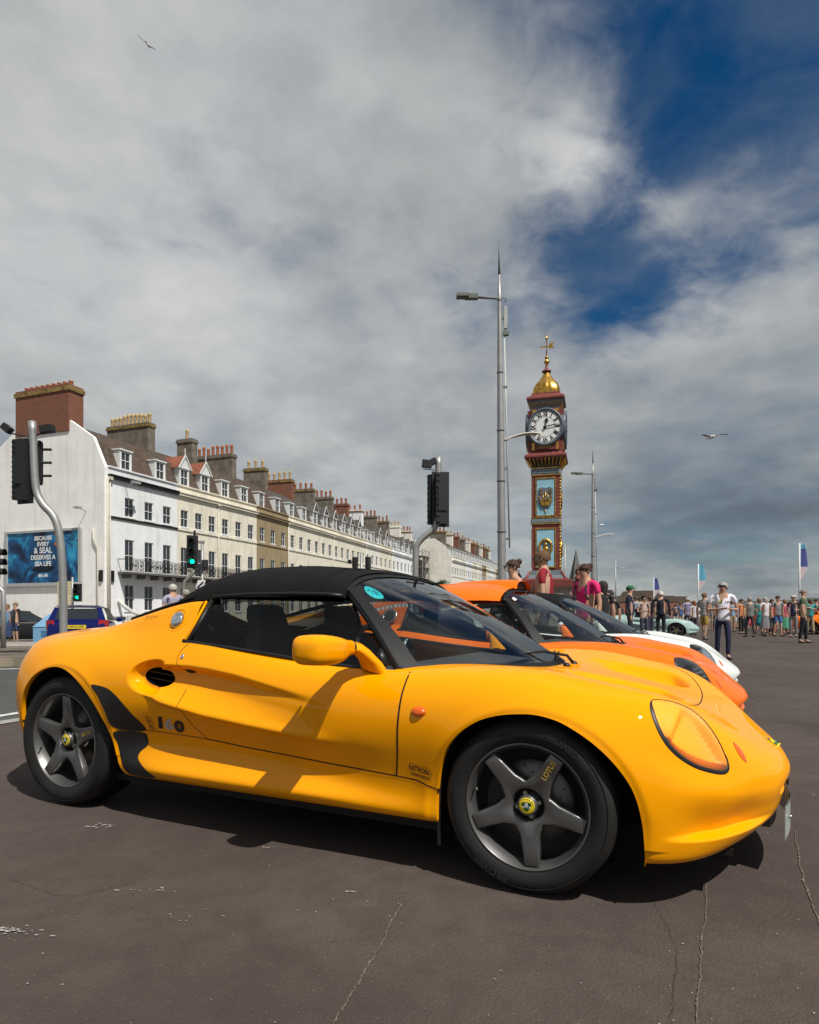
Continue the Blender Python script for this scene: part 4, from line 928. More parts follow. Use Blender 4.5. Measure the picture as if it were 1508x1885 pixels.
# kerbed island beyond the road line
isl = [(-16, 8.5), (-3.1, 13.2), (-3.6, 17.6), (-17, 13.6)]
io = thing('traffic_island', 'paved traffic island with rough stone kerb left of the yellow car', 'traffic island', (0, 0, 0))
n_ = 15
for k in range(n_):
    a_, b_ = np.array(isl[0])+(np.array(isl[1])-np.array(isl[0]))*k/n_, np.array(isl[0])+(np.array(isl[1])-np.array(isl[0]))*(k+.985)/n_; c_ = (a_+b_)/2
    new(M_kerb).box((c_[0], c_[1]+.08, zg(*c_)+.075+.003*(k % 3)), (np.linalg.norm(b_-a_), .16, .15), rz=math.atan2(isl[1][1]-isl[0][1], isl[1][0]-isl[0][0])).build('kerb_stone', io)
tp = new(mat('island_paving', (.13, .105, .085), .9, var=.35, vscale=1.2, bump=.3, bscale=25)); tp.prism([(a, b+.1) for a, b in isl], .16, 'XY', -.03); tp.build('paving', io)
# far pavement in front of the houses
M_pave = mat('pavement', (.30, .27, .24), .9, var=.2, vscale=1.5)
pv = new(M_pave); 
for k in range(30):
    D0, D1 = 22+k*3.4, 22+(k+1)*3.4-.02; F_ = lambda D: -21.3+.34*(D-46)
    q = [(F_(D0)+3.2, D0), (F_(D1)+3.2, D1), (F_(D1)-8, D1), (F_(D0)-8, D0)]; pv.add([(*p, zg(*p)+.10) for p in q]+[(*p, zg(*p)-.1) for p in q], [(0,1,2,3), (4,5,1,0), (7,4,0,3)])
tag(pv.build('pavement'), kind='structure')
pv = new(M_pave); q = [(-60, 17.4), (-10.4, 20.2), (-10.2, 25), (-60, 24)]; pv.add([(*p, -.16+(.02 if i > 1 else 0)) for i, p in enumerate(q)]+[(*p, -.5) for p in q], [(0,1,2,3), (4,5,1,0), (5,6,2,1)]); tag(pv.build('pavement'), kind='structure')
# cracks and joints in the promenade, gull droppings
M_crk = mat('joint_sand', (.15, .12, .095), .95, var=.4, vscale=30); M_crkd = mat('crack_dark', (.034, .026, .023), .95)
def gpt(u, v): D = .9154*1200/(v-1130.2); return np.array(((u-754)/1200*D, D))
def crack(px, wd, m, amp=.010, nm='surface_crack'):
    pl = csp([gpt(*p) for p in px], 120); rows = []; ph = RNG.uniform(0, 9, 3); off = np.cumsum(RNG.randn(len(pl)))*.0011; off -= np.linspace(0, off[-1], len(off))
    for i, p in enumerate(pl):
        tg = pl[min(i+1, len(pl)-1)]-pl[max(i-1, 0)]; tg /= max(np.linalg.norm(tg), 1e-9); nn = np.array((-tg[1], tg[0])); w_ = wd*(.22+abs(RNG.randn())*.28); c_ = p+nn*(off[i]+RNG.randn()*amp*.10)
        rows.append([(*(c_-nn*w_/2), .004), (*(c_+nn*w_/2), .004)])
    o = new(m).grid(rows).build(nm, go); return o
crack([(738, 1665), (712, 1715), (690, 1760), (655, 1820), (612, 1890)], .007, M_crk); crack([(1303, 1625), (1298, 1680), (1291, 1750), (1288, 1810), (1282, 1890)], .006, M_crk)
crack([(1462, 1530), (1470, 1580), (1482, 1630), (1506, 1700), (1530, 1750)], .007, M_crk); crack([(-5, 1442), (20, 1435), (45, 1427), (75, 1420)], .008, M_crk, .003)
crack([(1240, 1430), (1100, 1400), (1300, 1350)], .003, M_crkd); crack([(1205, 1660), (1240, 1740), (1235, 1890)], .0025, M_crkd); crack([(20, 1620), (120, 1650), (250, 1625)], .003, M_crkd)
crack([(1408, 1262), (1420, 1275), (1419, 1330)], .006, M_crk, .002); crack([(1380, 1290), (1440, 1296)], .008, M_crk, .002)
dp = new(mat('gull_dropping', (.42, .40, .37), .8)); 
for (u, v, n, sp, sz) in ((180, 1522, 26, .07, .010), (205, 1640, 10, .05, .007), (40, 1716, 26, .08, .009), (645, 1643, 8, .02, .010), (490, 1560, 10, .03, .006), (800, 1450, 3, .03, .004), (1420, 1230, 10, .2, .010), (1385, 1292, 16, .06, .008), (1500, 1466, 6, .06, .008), (330, 1690, 20, .12, .005), (1230, 1840, 8, .3, .004), (960, 1760, 10, .5, .004), (560, 1700, 10, .5, .004), (285, 1640, 30, .05, .006), (25, 1712, 12, .04, .011)):
    c_ = gpt(u, v)
    for k in range(n):
        q = c_+RNG.randn(2)*sp*np.array((1, .35))*.6; r_ = sz*(.10+RNG.rand()**2*.55); a0 = RNG.rand()*6; st_ = 1+RNG.rand()*2.2
        dp.add([(q[0]+r_*st_*math.cos(a)*(.7+.3*math.sin(3*a+a0)), q[1]+r_*math.sin(a)*(.7+.3*math.cos(2*a+a0)), .0045) for a in np.linspace(0, 2*PI, 9)[:-1]], [tuple(range(8))])
for k in range(420):
    D = 1.45+RNG.rand()**1.6*9; X = RNG.uniform(-.7, .72)*D; r_ = .0009+.0020*RNG.rand()**3; dp.add([(X+r_*math.cos(a), D+r_*math.sin(a), .0046) for a in np.linspace(0, 2*PI, 6)[:-1]], [tuple(range(5))])
tag(dp.build('gull_droppings'), kind='stuff', label='pale gull droppings and grit scattered over the dark tarmac')
# sea and hills across the bay
se = new(mat('sea_water', (.03, .07, .08), .12, spec=.5, bump=.3, bscale=1.5)); se.add([(34, 60, -.3), (6000, 60, -.3), (6000, 5900, -.3), (60, 5900, -.3)], [(0,1,2,3)])
se.v = [(x_, y_, .02) for x_, y_, z_ in se.v]; tag(se.build('sea'), kind='structure')
def hill(pts, D, col, nm, dz=0):
    rows = []; us = np.linspace(pts[0][0], pts[-1][0], 160); vs = np.interp(us, [p[0] for p in pts], [p[1] for p in pts])
    for u, v in zip(us, vs):
        hh = (1130-v)/1200*D+.9+ (8*math.sin(u*.043)+5*math.sin(u*.11+1)+3*RNG.randn()*.4)*D/6000
        rows.append([((u-754)/1200*(D+k*220), D+k*220, hh*q) for k, q in ((0, 0), (.4, .35), (1, .65), (1.8, .9), (2.5, 1.0), (4, .95), (8, .5))])
    tag(new(mat(nm+'_hazed_grass', col, .95, var=.45, vscale=.006), True).grid(rows).build('hills'), kind='structure')  # distance haze is mixed into the grass colour
hill([(1050, 1121), (1200, 1112), (1260, 1103), (1330, 1104), (1420, 1101), (1508, 1097), (1700, 1088), (2300, 1090)], 3600, (.055, .085, .07), 'far_hill')
hill([(1120, 1124), (1280, 1118), (1400, 1116), (1520, 1117), (1700, 1110), (2300, 1110)], 2500, (.045, .065, .05), 'near_hill')
# ------------------------------------------------------------------ terrace of seafront houses
def wall_mat(n, c, var=.08):
    if n in MATS: return MATS[n]
    m = mat(n, c, .85, bump=.12, bscale=9, var=var, vscale=1.1); t = m.node_tree; p = t.nodes['Principled BSDF']; src = p.inputs['Base Color'].links[0].from_socket
    g = t.nodes.new('ShaderNodeTexCoord').outputs['Object']; mp = t.nodes.new('ShaderNodeMapping'); mp.inputs['Scale'].default_value = (1.6, 1.6, .13); t.links.new(g, mp.inputs[0])
    st = mr(noise(mp.outputs[0], 1.5, 7, .65, .2, (3, 1, 7), tree=t), .48, .80, tree=t); pt = mr(noise(g, .35, 5, .6, .3, (7, 3, 1), tree=t), .45, .70, tree=t)
    mx_ = t.nodes.new('ShaderNodeMix'); mx_.data_type = 'RGBA'; t.links.new(wm('ADD', wm('MULTIPLY', st, .42, tree=t), wm('MULTIPLY', pt, .16, tree=t), tree=t), mx_.inputs['Factor']); t.links.new(src, mx_.inputs['A']); mx_.inputs['B'].default_value = (c[0]*.48, c[1]*.46, c[2]*.42, 1); t.links.new(mx_.outputs['Result'], p.inputs['Base Color']); return m
M_wwhite = wall_mat('white_render', (.84, .85, .86), .05); M_cream = wall_mat('cream_render', (.80, .745, .62)); M_cream2 = wall_mat('pale_cream_render', (.82, .79, .71)); M_tan = wall_mat('tan_render', (.34, .26, .15)); M_grey = wall_mat('grey_render', (.42, .41, .38))
M_slate = mat('roof_slate', (.085, .075, .068), .75, bump=.5, bscale=14, var=.35, vscale=2.2); M_tiles = mat('roof_tiles_brown', (.085, .060, .045), .85, bump=.5, bscale=14, var=.35, vscale=3); M_redtile = mat('roof_tiles_red', (.26, .09, .05), .85, var=.25, vscale=3)
def brick_mat():
    m = bpy.data.materials.new('brickwork'); m.use_nodes = True; t = m.node_tree; p = t.nodes['Principled BSDF']; p.inputs['Roughness'].default_value = .9
    g = t.nodes.new('ShaderNodeTexCoord').outputs['Object']; cmb = t.nodes.new('ShaderNodeCombineXYZ'); sp = t.nodes.new('ShaderNodeSeparateXYZ'); t.links.new(g, sp.inputs[0]); t.links.new(wm('ADD', sp.outputs[0], sp.outputs[1], tree=t), cmb.inputs[0]); t.links.new(sp.outputs[2], cmb.inputs[1])
    b = t.nodes.new('ShaderNodeTexBrick'); t.links.new(cmb.outputs[0], b.inputs['Vector']); b.inputs['Scale'].default_value = 1.; b.inputs['Brick Width'].default_value = .225; b.inputs['Row Height'].default_value = .075; b.inputs['Mortar Size'].default_value = .008
    b.inputs['Color1'].default_value = (.26, .085, .045, 1); b.inputs['Color2'].default_value = (.17, .06, .035, 1); b.inputs['Mortar'].default_value = (.16, .11, .08, 1); t.links.new(b.outputs['Color'], p.inputs['Base Color']); return m
M_brick = brick_mat(); M_stack = mat('chimney_render', (.17, .145, .115), .9, var=.3, vscale=1.5); M_pot_y = mat('pot_buff', (.50, .36, .18), .8, var=.2, vscale=6); M_pot_r = mat('pot_red', (.36, .12, .055), .8, var=.2, vscale=6); M_lich = mat('lichen_cap', (.22, .15, .05), .95, var=.5, vscale=3)
M_frame = mat('window_paint', (.72, .73, .72), .5); M_pane = mat('window_pane', (.030, .036, .042), .06, spec=.7); M_curt = mat('net_curtain', (.35, .36, .36), .7); M_blackp = mat('black_paint', (.012, .012, .013), .5); M_iron = mat('black_iron', (.008, .008, .008), .6); M_pipe = mat('downpipe', (.60, .57, .48), .6)
WCACHE = {}
def window_meshes(w, h, full, curt):
    key = (round(w, 2), round(h, 2), full, curt)
    if key in WCACHE: return WCACHE[key]
    f = new(M_frame); t = .07
    for z in (0+t/2, h-t/2): f.box((0, 0, z), (w, .08, t))
    for x in (-w/2+t/2, w/2-t/2): f.box((x, 0, h/2), (t, .08, h-2*t))
    f.box((0, -.012, h*.5), (w-2*t, .07, .05)); f.box((0, .004, h/2), (.03, .05, h-2*t-.002))
    f.box((0, -.06, -.05), (w+.16, .22, .09))
    ps = []
    for lo, hi_, dy in ((t, h*.5, .01), (h*.5, h-t, -.004)):
        p = new(M_pane); p.add([(-w/2+t*.6, dy, lo), (w/2-t*.6, dy, lo), (w/2-t*.6, dy, hi_), (-w/2+t*.6, dy, hi_)], [(0,1,2,3)])
        ps.append(p.mesh('pane'))
    cu = None
    if curt:
        c = new(M_curt); c.add([(-w/2+t, .09, t), (w/2-t, .09, t), (w/2-t, .09, h*curt), (-w/2+t, .09, h*curt)], [(0,1,2,3)]); cu = c.mesh('curtain')
    if not full:
        f2 = f; f2.use(M_pane); f2.add([(-w/2+t*.6, .012, t*.8), (w/2-t*.6, .012, t*.8), (w/2-t*.6, .012, h-t*.8), (-w/2+t*.6, .012, h-t*.8)], [(0,1,2,3)])
    me = f.mesh('window'); WCACHE[key] = (me, ps, cu); return WCACHE[key]
def add_window(parent, x, y, z, w, h, full=True, curt=0, rz=0):
    me, ps, cu = window_meshes(w, h, full, curt)
    o = bpy.data.objects.new('window', me); COL.objects.link(o); o.parent = parent; o.location = (x, y, z); o.rotation_euler = (0, 0, rz)
    if full:
        for p in ps: q = bpy.data.objects.new('pane', p); COL.objects.link(q); q.parent = o
        if cu: q = bpy.data.objects.new('curtain', cu); COL.objects.link(q); q.parent = o
    return o
def holed_wall(mb, x0, x1, z0, z1, holes, y=0., rev=.16):
    xs = sorted(set([x0, x1]+[h[0] for h in holes]+[h[1] for h in holes])); zs = sorted(set([z0, z1]+[h[2] for h in holes]+[h[3] for h in holes]))
    for i in range(len(xs)-1):
        for j in range(len(zs)-1):
            cx, cz = (xs[i]+xs[i+1])/2, (zs[j]+zs[j+1])/2
            if any(h[0] < cx < h[1] and h[2] < cz < h[3] for h in holes): continue
            mb.add([(xs[i], y, zs[j]), (xs[i+1], y, zs[j]), (xs[i+1], y, zs[j+1]), (xs[i], y, zs[j+1])], [(0,1,2,3)])
    for h in holes:
        a, b, c, d = h; mb.add([(a, y, c), (b, y, c), (b, y, d), (a, y, d), (a, y+rev, c), (b, y+rev, c), (b, y+rev, d), (a, y+rev, d)], [(0,4,5,1), (1,5,6,2), (2,6,7,3), (3,7,4,0)])
def chimney(parent, x, y0, y1, zt, zb, m, npots, pm, th=.75, ph=.85):
    c = new(m); c.box((x, (y0+y1)/2, (zb+zt-.35)/2), (th, y1-y0, zt-.35-zb)); c.use(M_lich if RNG.rand() < .6 else m); c.box((x, (y0+y1)/2, zt-.25), (th+.16, y1-y0+.16, .2)); c.use(m); c.box((x, (y0+y1)/2, zt-.08), (th+.06, y1-y0+.06, .14)); o = c.build('chimney', parent)
    me = None
    for k in range(npots):
        yy = y0+(y1-y0)*(k+.5)/npots; hh = ph*(.85+.35*RNG.rand()); r = .15
        p = new(pm); p.lathe([(r*.95, 0), (r, .1), (r*.88, hh*.7), (r*1.12, hh*.78), (r*1.12, hh*.9), (r*.9, hh), (r*.65, hh), (r*.65, hh*.7)], 10); po = p.build('chimney_pot', o, (x, yy, zt-.02))
def pathpt(u, P0, dirs):
    """meeting of the direction of picture column u with the facade line"""
    r = (u-754)/1200
    for (a, b) in zip(dirs[:-1], dirs[1:]):
        a, b = np.array(a), np.array(b); d_ = b-a; s = (r*a[1]-a[0])/(d_[0]-r*d_[1])
        if s <= 1.0001 or b is dirs[-1]: return a+d_*s
    return a+d_*s
def house(P0, P1, wm_, label, k, nb=3, zb=-.72, roof=M_slate, dormer='flat', ndorm=2, chim=(7, M_pot_y, M_stack), balcony=False, band=None, full=True, group='seafront terrace houses', h_off=0., chim_top=16.6):
    P0, P1 = np.array(P0), np.array(P1); w = float(np.linalg.norm(P1-P0)); an = math.atan2(P1[1]-P0[1], P1[0]-P0[0])
    H = thing('terrace_house', label, 'house', (P0[0], P0[1], 0), an, group)
    ho = h_off
    bx = [w*(i+.5)/nb for i in range(nb)]
    if k == 0: bx = [w-5.05, w-3.1, w-1.15]
    holes = []
    rows = [(9.40+ho, 8.0+ho, .92, .0), (6.35+ho, 4.05+ho, .92, .0), (3.07+ho*.5, 1.15, .95, 0)]
    for ri, (zt, zl, ww, _) in enumerate(rows):
        for x in bx: holes.append((x-ww/2, x+ww/2, zl, zt))
    wl = new(wm_); holed_wall(wl, 0, w, zb-.4, 11.40+ho, holes); 
    wl.add([(0, 0, zb-.4), (0, 11.6, zb-.4), (0, 11.6, 11.4+ho), (0, 0, 11.4+ho)], [(0,1,2,3)]); wl.add([(w, 0, zb-.4), (w, 11.6, zb-.4), (w, 11.6, 11.4+ho), (w, 0, 11.4+ho)], [(0,1,2,3)]); wl.add([(0, 11.6, zb-.4), (w, 11.6, zb-.4), (w, 11.6, 11.4+ho), (0, 11.6, 11.4+ho)], [(0,1,2,3)])
    wl.add([(0, 0, 11.4+ho), (w, 0, 11.4+ho), (w, .32, 11.4+ho), (0, .32, 11.4+ho)], [(0,1,2,3)]); wl.add([(0, .32, 11.4+ho), (w, .32, 11.4+ho), (w, .32, 10.9+ho), (0, .32, 10.9+ho)], [(0,1,2,3)])
    wl.build('wall', H)
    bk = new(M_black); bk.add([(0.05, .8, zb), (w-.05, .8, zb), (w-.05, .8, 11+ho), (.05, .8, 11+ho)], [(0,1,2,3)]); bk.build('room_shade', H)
    for ri, (zt, zl, ww, _) in enumerate(rows):
        for i, x in enumerate(bx): add_window(H, x, .10, zl+.002, ww-.004, zt-zl-.004, full, [0, .5, 1., 0, .35][(k*3+i+ri*2) % 5] if full else 0)
    tr = new(band or wm_); yo = .0
    for (z, hh, dd) in ((10.62+ho, .20, .22), (10.76+ho, .082, .30)): tr.box((w/2, -dd/2-.001, z), (w-.01, dd, hh))
    tr.build('cornice', H)
    for nm_, z, hh, dd in (('parapet_coping', 11.36+ho, .10, .10), ('string_course', 7.80+ho, .16, .09)): new((band or wm_) if nm_[0] == 's' else wm_).box((w/2, -dd/2-.001, z), (w-.01, dd, hh)).build(nm_, H)
    # roof: mansard then low slope to the ridge
    zr = 15.0+ho; z1 = 13.25+ho; z0 = 11.0+ho
    rf = new(roof); prof = [(.34, z0), (1.25, z1), (3.3, 14.55+ho), (5.8, zr), (8.3, 14.4+ho), (10.3, z1), (11.4, z0)]
    for (a, b), (c, d) in zip(prof[:-1], prof[1:]):
        n = 5
        for i in range(n):
            f0, f1 = i/n, (i+1)/n; rf.add([(0, a+(c-a)*f0, b+(d-b)*f0+.03), (w, a+(c-a)*f0, b+(d-b)*f0+.03), (w, a+(c-a)*f1, b+(d-b)*f1), (0, a+(c-a)*f1, b+(d-b)*f1)], [(0,1,2,3)])
            rf.add([(0, a+(c-a)*f0, b+(d-b)*f0), (w, a+(c-a)*f0, b+(d-b)*f0), (w, a+(c-a)*f0, b+(d-b)*f0+.03), (0, a+(c-a)*f0, b+(d-b)*f0+.03)], [(0,1,2,3)])
    gp = [(a, b) for a, b in prof]; rf.add([(0.01, a, b) for a, b in gp], [tuple(range(len(gp)))]); rf.add([(w-.01, a, b) for a, b in gp], [tuple(range(len(gp)))]); rf.build('roof', H)
    # dormers
    for i in range(ndorm):
        x = w*(i+.5)/ndorm + (.3 if k == 0 else 0); d = new(M_frame); zz = 11.45+ho; hh = 1.45; ww = 1.15
        d.box((x-ww/2+.06, 1.15, zz+hh/2), (.12, 1.5, hh)); d.box((x+ww/2-.06, 1.15, zz+hh/2), (.12, 1.5, hh)); d.box((x, 1.15, zz+hh+.05), (ww+.16, 1.66, .10))
        if dormer == 'gable':
            d.use(M_frame if k < 3 else roof)
            d.add([(x-ww/2-.12, .34, zz+hh+.1), (x+ww/2+.12, .34, zz+hh+.1), (x, .34, zz+hh+1.0)], [(0,1,2)]); d.box((x, .33, zz+hh+1.25), (.06, .06, .9))
            for s_ in (-1, 1):
                d.use(M_frame); d.tube([(x+s_*(ww/2+.22), .28, zz+hh-.02), (x, .28, zz+hh+1.12)], .06 if k < 3 else .04, 4, smooth=False)
                d.use(M_redtile if k in (1, 2) else roof); d.add([(x+s_*(ww/2+.22), .28, zz+hh+.02), (x, .28, zz+hh+1.12), (x, 3.6, zz+hh+1.12), (x+s_*(ww/2+.22), 2.0, zz+hh+.02)], [(0,1,2,3)])
        o = d.build('dormer', H); add_window(o, x, .46, zz+.06, ww-.24, hh-.1, False)
    npots, pm, cm = chim
    if npots:
        if k >= 0 and not isinstance(chim_top, tuple): chimney(H, w, 2.6, 2.6+min(4.4, .44*npots+1.2), chim_top+ho, 12.5+ho, cm, npots, pm)
    if k % 2 == 1 or k in (0,):
        pp = new(M_pipe); pp.tube([(w-.12 if k else .12, -.10, zb), (w-.12 if k else .12, -.10, 10.4+ho)], .055, 8); pp.box((w-.12 if k else .12, -.14, 10.5+ho), (.3, .24, .22)); pp.build('downpipe', H)
    if balcony:
        bo = bpy.data.objects.new('balcony', None); COL.objects.link(bo); bo.parent = H
        xa, xb = (.9 if k == 0 else 0.01), w-.01; zf = 3.95+ho
        sl = new(mat('balcony_slab', (.12, .115, .11), .8)); sl.box(((xa+xb)/2, -.52, zf-.07), (xb-xa, 1.02, .14)); [sl.box((xx, -.45, zf-.30), (.06, .8, .32)) for xx in np.arange(xa+.4, xb, 1.4)]; sl.build('slab', bo)
        ra = new(M_iron); y_ = -.98
        for z_ in (zf+.06, zf+.86, zf+.94): ra.box(((xa+xb)/2, y_, z_), (xb-xa, .035, .03))
        if k == 0: [ra.box((xa, -.5, z_), (.035, .98, .03)) for z_ in (zf+.06, zf+.86, zf+.94)]
        n_ = max(2, int((xb-xa)/.16))
        for i in range(n_+1): ra.box((xa+(xb-xa)*i/n_, y_, zf+.46), (.026, .026, .80))
        nq = max(2, int((xb-xa)/.48))
        for i in range(nq):
            cx = xa+(xb-xa)*(i+.5)/nq; ra.tube([(cx+.17*math.cos(a), y_+.001, zf+.46+.33*math.sin(a)) for a in np.linspace(0, 2*PI, 11)], .026, 4, False); ra.tube([(cx+.07*math.cos(a), y_+.001, zf+.46+.12*math.sin(a)) for a in np.linspace(0, 2*PI, 9)], .016, 4, False); ra.box((cx, y_, zf+.46), (.10, .02, .10))
        ra.build('railing', bo)
    return H, w
US = [198, 326, 402, 472, 530, 576, 613, 645, 672, 697, 721, 742, 762, 783]
PATH = [(-21.3, 46), (-14.9, 62.6), (-8.6, 84), (-3.0, 103), (2.95, 122.2)]
pts = [pathpt(u, None, PATH) for u in US]
spec_ = [  # wall, label, kwargs
 (M_wwhite, 'white end-of-terrace house with black cornice bands and an iron balcony', dict(dormer='flat', band=M_blackp, balcony=True, chim=(10, M_pot_y, M_stack), roof=M_tiles)),
 (M_cream, 'cream house with two red gabled dormers beside the white end house', dict(dormer='gable', balcony=True, chim=(1, M_pot_y, M_stack), roof=M_tiles)),
 (M_cream, 'cream house with flat dormers between the gabled cream house and the tan house', dict(dormer='flat', balcony=True, chim=(8, M_pot_r, M_stack), roof=M_tiles)),
 (M_tan, 'tan unpainted house, the only brown front in the near terrace', dict(dormer='flat', chim=(3, M_pot_y, M_stack), roof=M_tiles)),
 (M_cream, 'cream house just right of the tan one with flat dormers', dict(dormer='flat', chim=(5, M_pot_y, M_brick))),
 (M_cream, 'cream house with gabled dormers, second past the tan front', dict(dormer='gable', chim=(4, M_pot_r, M_stack))),
 (M_cream, 'cream house with small gabled dormers, third past the tan front', dict(dormer='gable', chim=(6, M_pot_r, M_stack))),
 (M_cream, 'cream house with a red brick chimney, fourth past the tan front', dict(dormer='gable', chim=(5, M_pot_r, M_brick))),
 (M_cream2, 'pale cream house under a white painted chimney stack', dict(dormer='flat', chim=(3, M_pot_r, M_wwhite))),
 (M_cream, 'deeper cream house between two paler fronts behind the traffic signals', dict(dormer='gable', chim=(6, M_pot_r, M_stack))),
 (M_wwhite, 'bright white terrace house left of the cranked signal pole', dict(dormer='flat', chim=(5, M_pot_r, M_stack))),
 (M_wwhite, 'second bright white terrace house behind the cranked signal pole', dict(dormer='gable', chim=(6, M_pot_y, M_cream2))),
 (M_grey, 'grey end house of the near terrace wrapped in scaffolding', dict(dormer='gable', chim=(5, M_pot_r, M_cream2)))]
HS = []
for k, (wm__, lb, kw) in enumerate(spec_):
    HS.append(house(pts[k], pts[k+1], wm__, lb, k, full=k < 6, **kw))
# gable end of the first house
H0, w0 = HS[0]
gb = new(wall_mat('gable_render', (.93, .92, .89), .04)); gp = [(-.02, -1.1), (-.02, 11.3), (1.05, 13.45), (3.3, 14.9), (8.3, 14.9), (10.4, 13.5), (11.6, 11.5), (30, 11.3), (30, -1.1)]
gb.add([(-.02, a, b) for a, b in gp]+[(-.3, a, b) for a, b in gp], [tuple(range(9)), tuple(range(17, 8, -1))]+[(i, 9+i, 9+(i+1) % 9, (i+1) % 9) for i in range(9)]); gb.build('gable_wall', H0)
c = new(M_brick); c.box((.25, 5.9, 15.7), (1.3, 5.3, 3.2)); c.use(M_lich); c.box((.25, 5.9, 17.15), (1.45, 5.5, .3)); c.use(M_brick); c.box((.25, 5.9, 17.38), (1.3, 5.3, .16)); co = c.build('chimney', H0)
for k in range(9): new(M_pot_r).lathe([(.16, 0), (.17, .1), (.15, .32), (.18, .36), (.18, .42), (.1, .42)], 10).build('chimney_pot', co, (.2, 3.7+k*.55, 17.45))
for (y_, z_, out_) in ((1.7, 8.2, -1),):
    fl = new(mat('floodlight_grey', (.35, .35, .34), .5)); fl.tube([(-.3, y_, z_), (-.9, y_, z_+.15)], .03, 6); fl.box((-1.0, y_, z_+.18), (.35, .5, .12)); fl.build('wall_floodlight', H0)
fl = new(mat('floodlight_grey')); fl.tube([(1.6, 0, 10.2), (1.6, -.9, 10.4)], .03, 6); fl.box((1.6, -1.0, 10.42), (.7, .32, .12)); fl.build('wall_floodlight', H0)
pp = new(M_pipe)
for y_ in (-.12,): pp.tube([(-.1, y_, -.7), (-.1, y_, 10.6)], .06, 8); pp.tube([(-.42, .5, -.7), (-.42, .5, 5.6), (-.42, .9, 6.2), (-.42, .9, 7)], .05, 8)
pp.build('downpipe', H0)
ut = new(M_blackp); ut.box((-.36, .25, 3.6), (.12, .28, .8)); ut.box((.35, -.06, 3.6), (.28, .12, .8)); ut.build('meter_box', H0)
rp = new(mat('pale_render_trim', (.60, .60, .57), .8)); sw_ = [(0.9, -.12, 1.9), (1.0, -.5, 1.5), (1.3, -.9, 1.1), (1.9, -1.0, .85), (3.0, -1.0, .8)]; rp.tube(sw_, .14, 8); rp.box((2.0, -1.0, -.2), (2.4, .2, 2.0)); rp.build('porch_wall', H0)
sg = new(M_blackp); sg.box((.45+.5, -.02, .62), (1.35, .04, .22)); so = sg.build('street_sign', H0)
V, F = text_mesh('KING STREET', .17, (1, 1), bold=.002); new(M_frame).add([(v[0]+.95, -.045, v[1]+.62) for v in V], F).build('lettering', so)
# scaffolding on the grey end house
HL_, wl_ = HS[-1]; sc_ = new(mat('scaffold_tube', (.20, .19, .17), .5, metal=.6))
for x_ in np.linspace(0, wl_+.8, 5):
    for y_ in (-.5, -1.7): sc_.tube([(x_, y_, -.7), (x_, y_, 12.2)], .06, 5)
for z_ in np.arange(1.2, 12, 2.0):
    for y_ in (-.5, -1.7): sc_.tube([(-.2, y_, z_), (wl_+1, y_, z_)], .06, 5); sc_.tube([(-.2, y_, z_+1), (wl_+1, y_, z_+1)], .05, 5)
    sc_.box((wl_/2+.3, -1.1, z_-.05), (wl_+1.2, 1.1, .06))
so = sc_.build('scaffolding'); so.location = HL_.location; so.rotation_euler = HL_.rotation_euler; tag(so, 'tube scaffolding with plank decks on the grey end house of the near terrace', 'scaffolding')
# second terrace farther along
US2 = [833, 846, 858, 869, 879, 888, 896, 903, 909, 914, 919, 923]
P2_ = [(7.8, 118), (23.5, 161.6)]; p2 = [pathpt(u, None, P2_) for u in US2]
cols = [(M_cream2, 'pale cream'), (M_cream2, 'off-white'), (M_wwhite, 'white'), (M_cream, 'cream'), (M_cream2, 'pale'), (M_tan, 'brown'), (M_cream, 'cream'), (M_wwhite, 'white'), (M_cream, 'cream'), (M_tan, 'tan'), (M_grey, 'grey')]
ordn = ['end house with the blank side wall', 'second house', 'third house', 'fourth house', 'fifth house', 'sixth house', 'seventh house', 'eighth house', 'ninth house', 'tenth house', 'eleventh house by the lamp post']
for k in range(len(US2)-1):
    h2, w2 = house(p2[k], p2[k+1], cols[k][0], f'{cols[k][1]} {ordn[k]} of the farther terrace', k+20, full=False, ndorm=2, roof=M_tiles if k % 3 else M_slate, chim=((4, 5, 6)[k % 3], (M_pot_r, M_pot_y)[k % 2], (M_stack, M_cream2, M_brick)[k % 3]), group='houses of the farther terrace', zb=-.5)
    if k == 0:
        gb = new(M_cream2); gp = [(0, -1.1), (0, 11.4), (1.2, 13.3), (3.3, 14.7), (8.3, 14.7), (10.3, 13.3), (11.6, 11.3), (11.6, -1.1)]
        gb.prism(gp, .2, 'YZ', -.22); gb.build('gable_wall', h2)
# billboard on the gable end
H0m = Matrix.Translation(H0.location) @ Matrix.Rotation(H0.rotation_euler[2], 4, 'Z')
bb = thing('billboard', 'framed blue underwater advertising billboard on the white gable wall', 'billboard', H0m @ Vector((-.34, 0, 0)), H0.rotation_euler[2])
m = bpy.data.materials.new('poster_blue'); m.use_nodes = True; t = m.node_tree; p = t.nodes['Principled BSDF']; p.inputs['Roughness'].default_value = .35
g_ = t.nodes.new('ShaderNodeTexCoord').outputs['Object']; n1 = mr(noise(g_, .55, 6, .6, .8, (4, 2, 1), tree=t), .35, .68, tree=t); rr = t.nodes.new('ShaderNodeValToRGB'); rr.color_ramp.elements[0].color = (.002, .012, .045, 1); rr.color_ramp.elements[1].color = (.03, .36, .62, 1); e_ = rr.color_ramp.elements.new(.5); e_.color = (.008, .10, .26, 1); t.links.new(n1, rr.inputs[0]); t.links.new(rr.outputs[0], p.inputs['Base Color'])
BY0, BY1, BZ0, BZ1 = 2.25, 9.35, 3.2, 6.9
fr = new(mat('billboard_frame', (.42, .43, .42), .5)); 
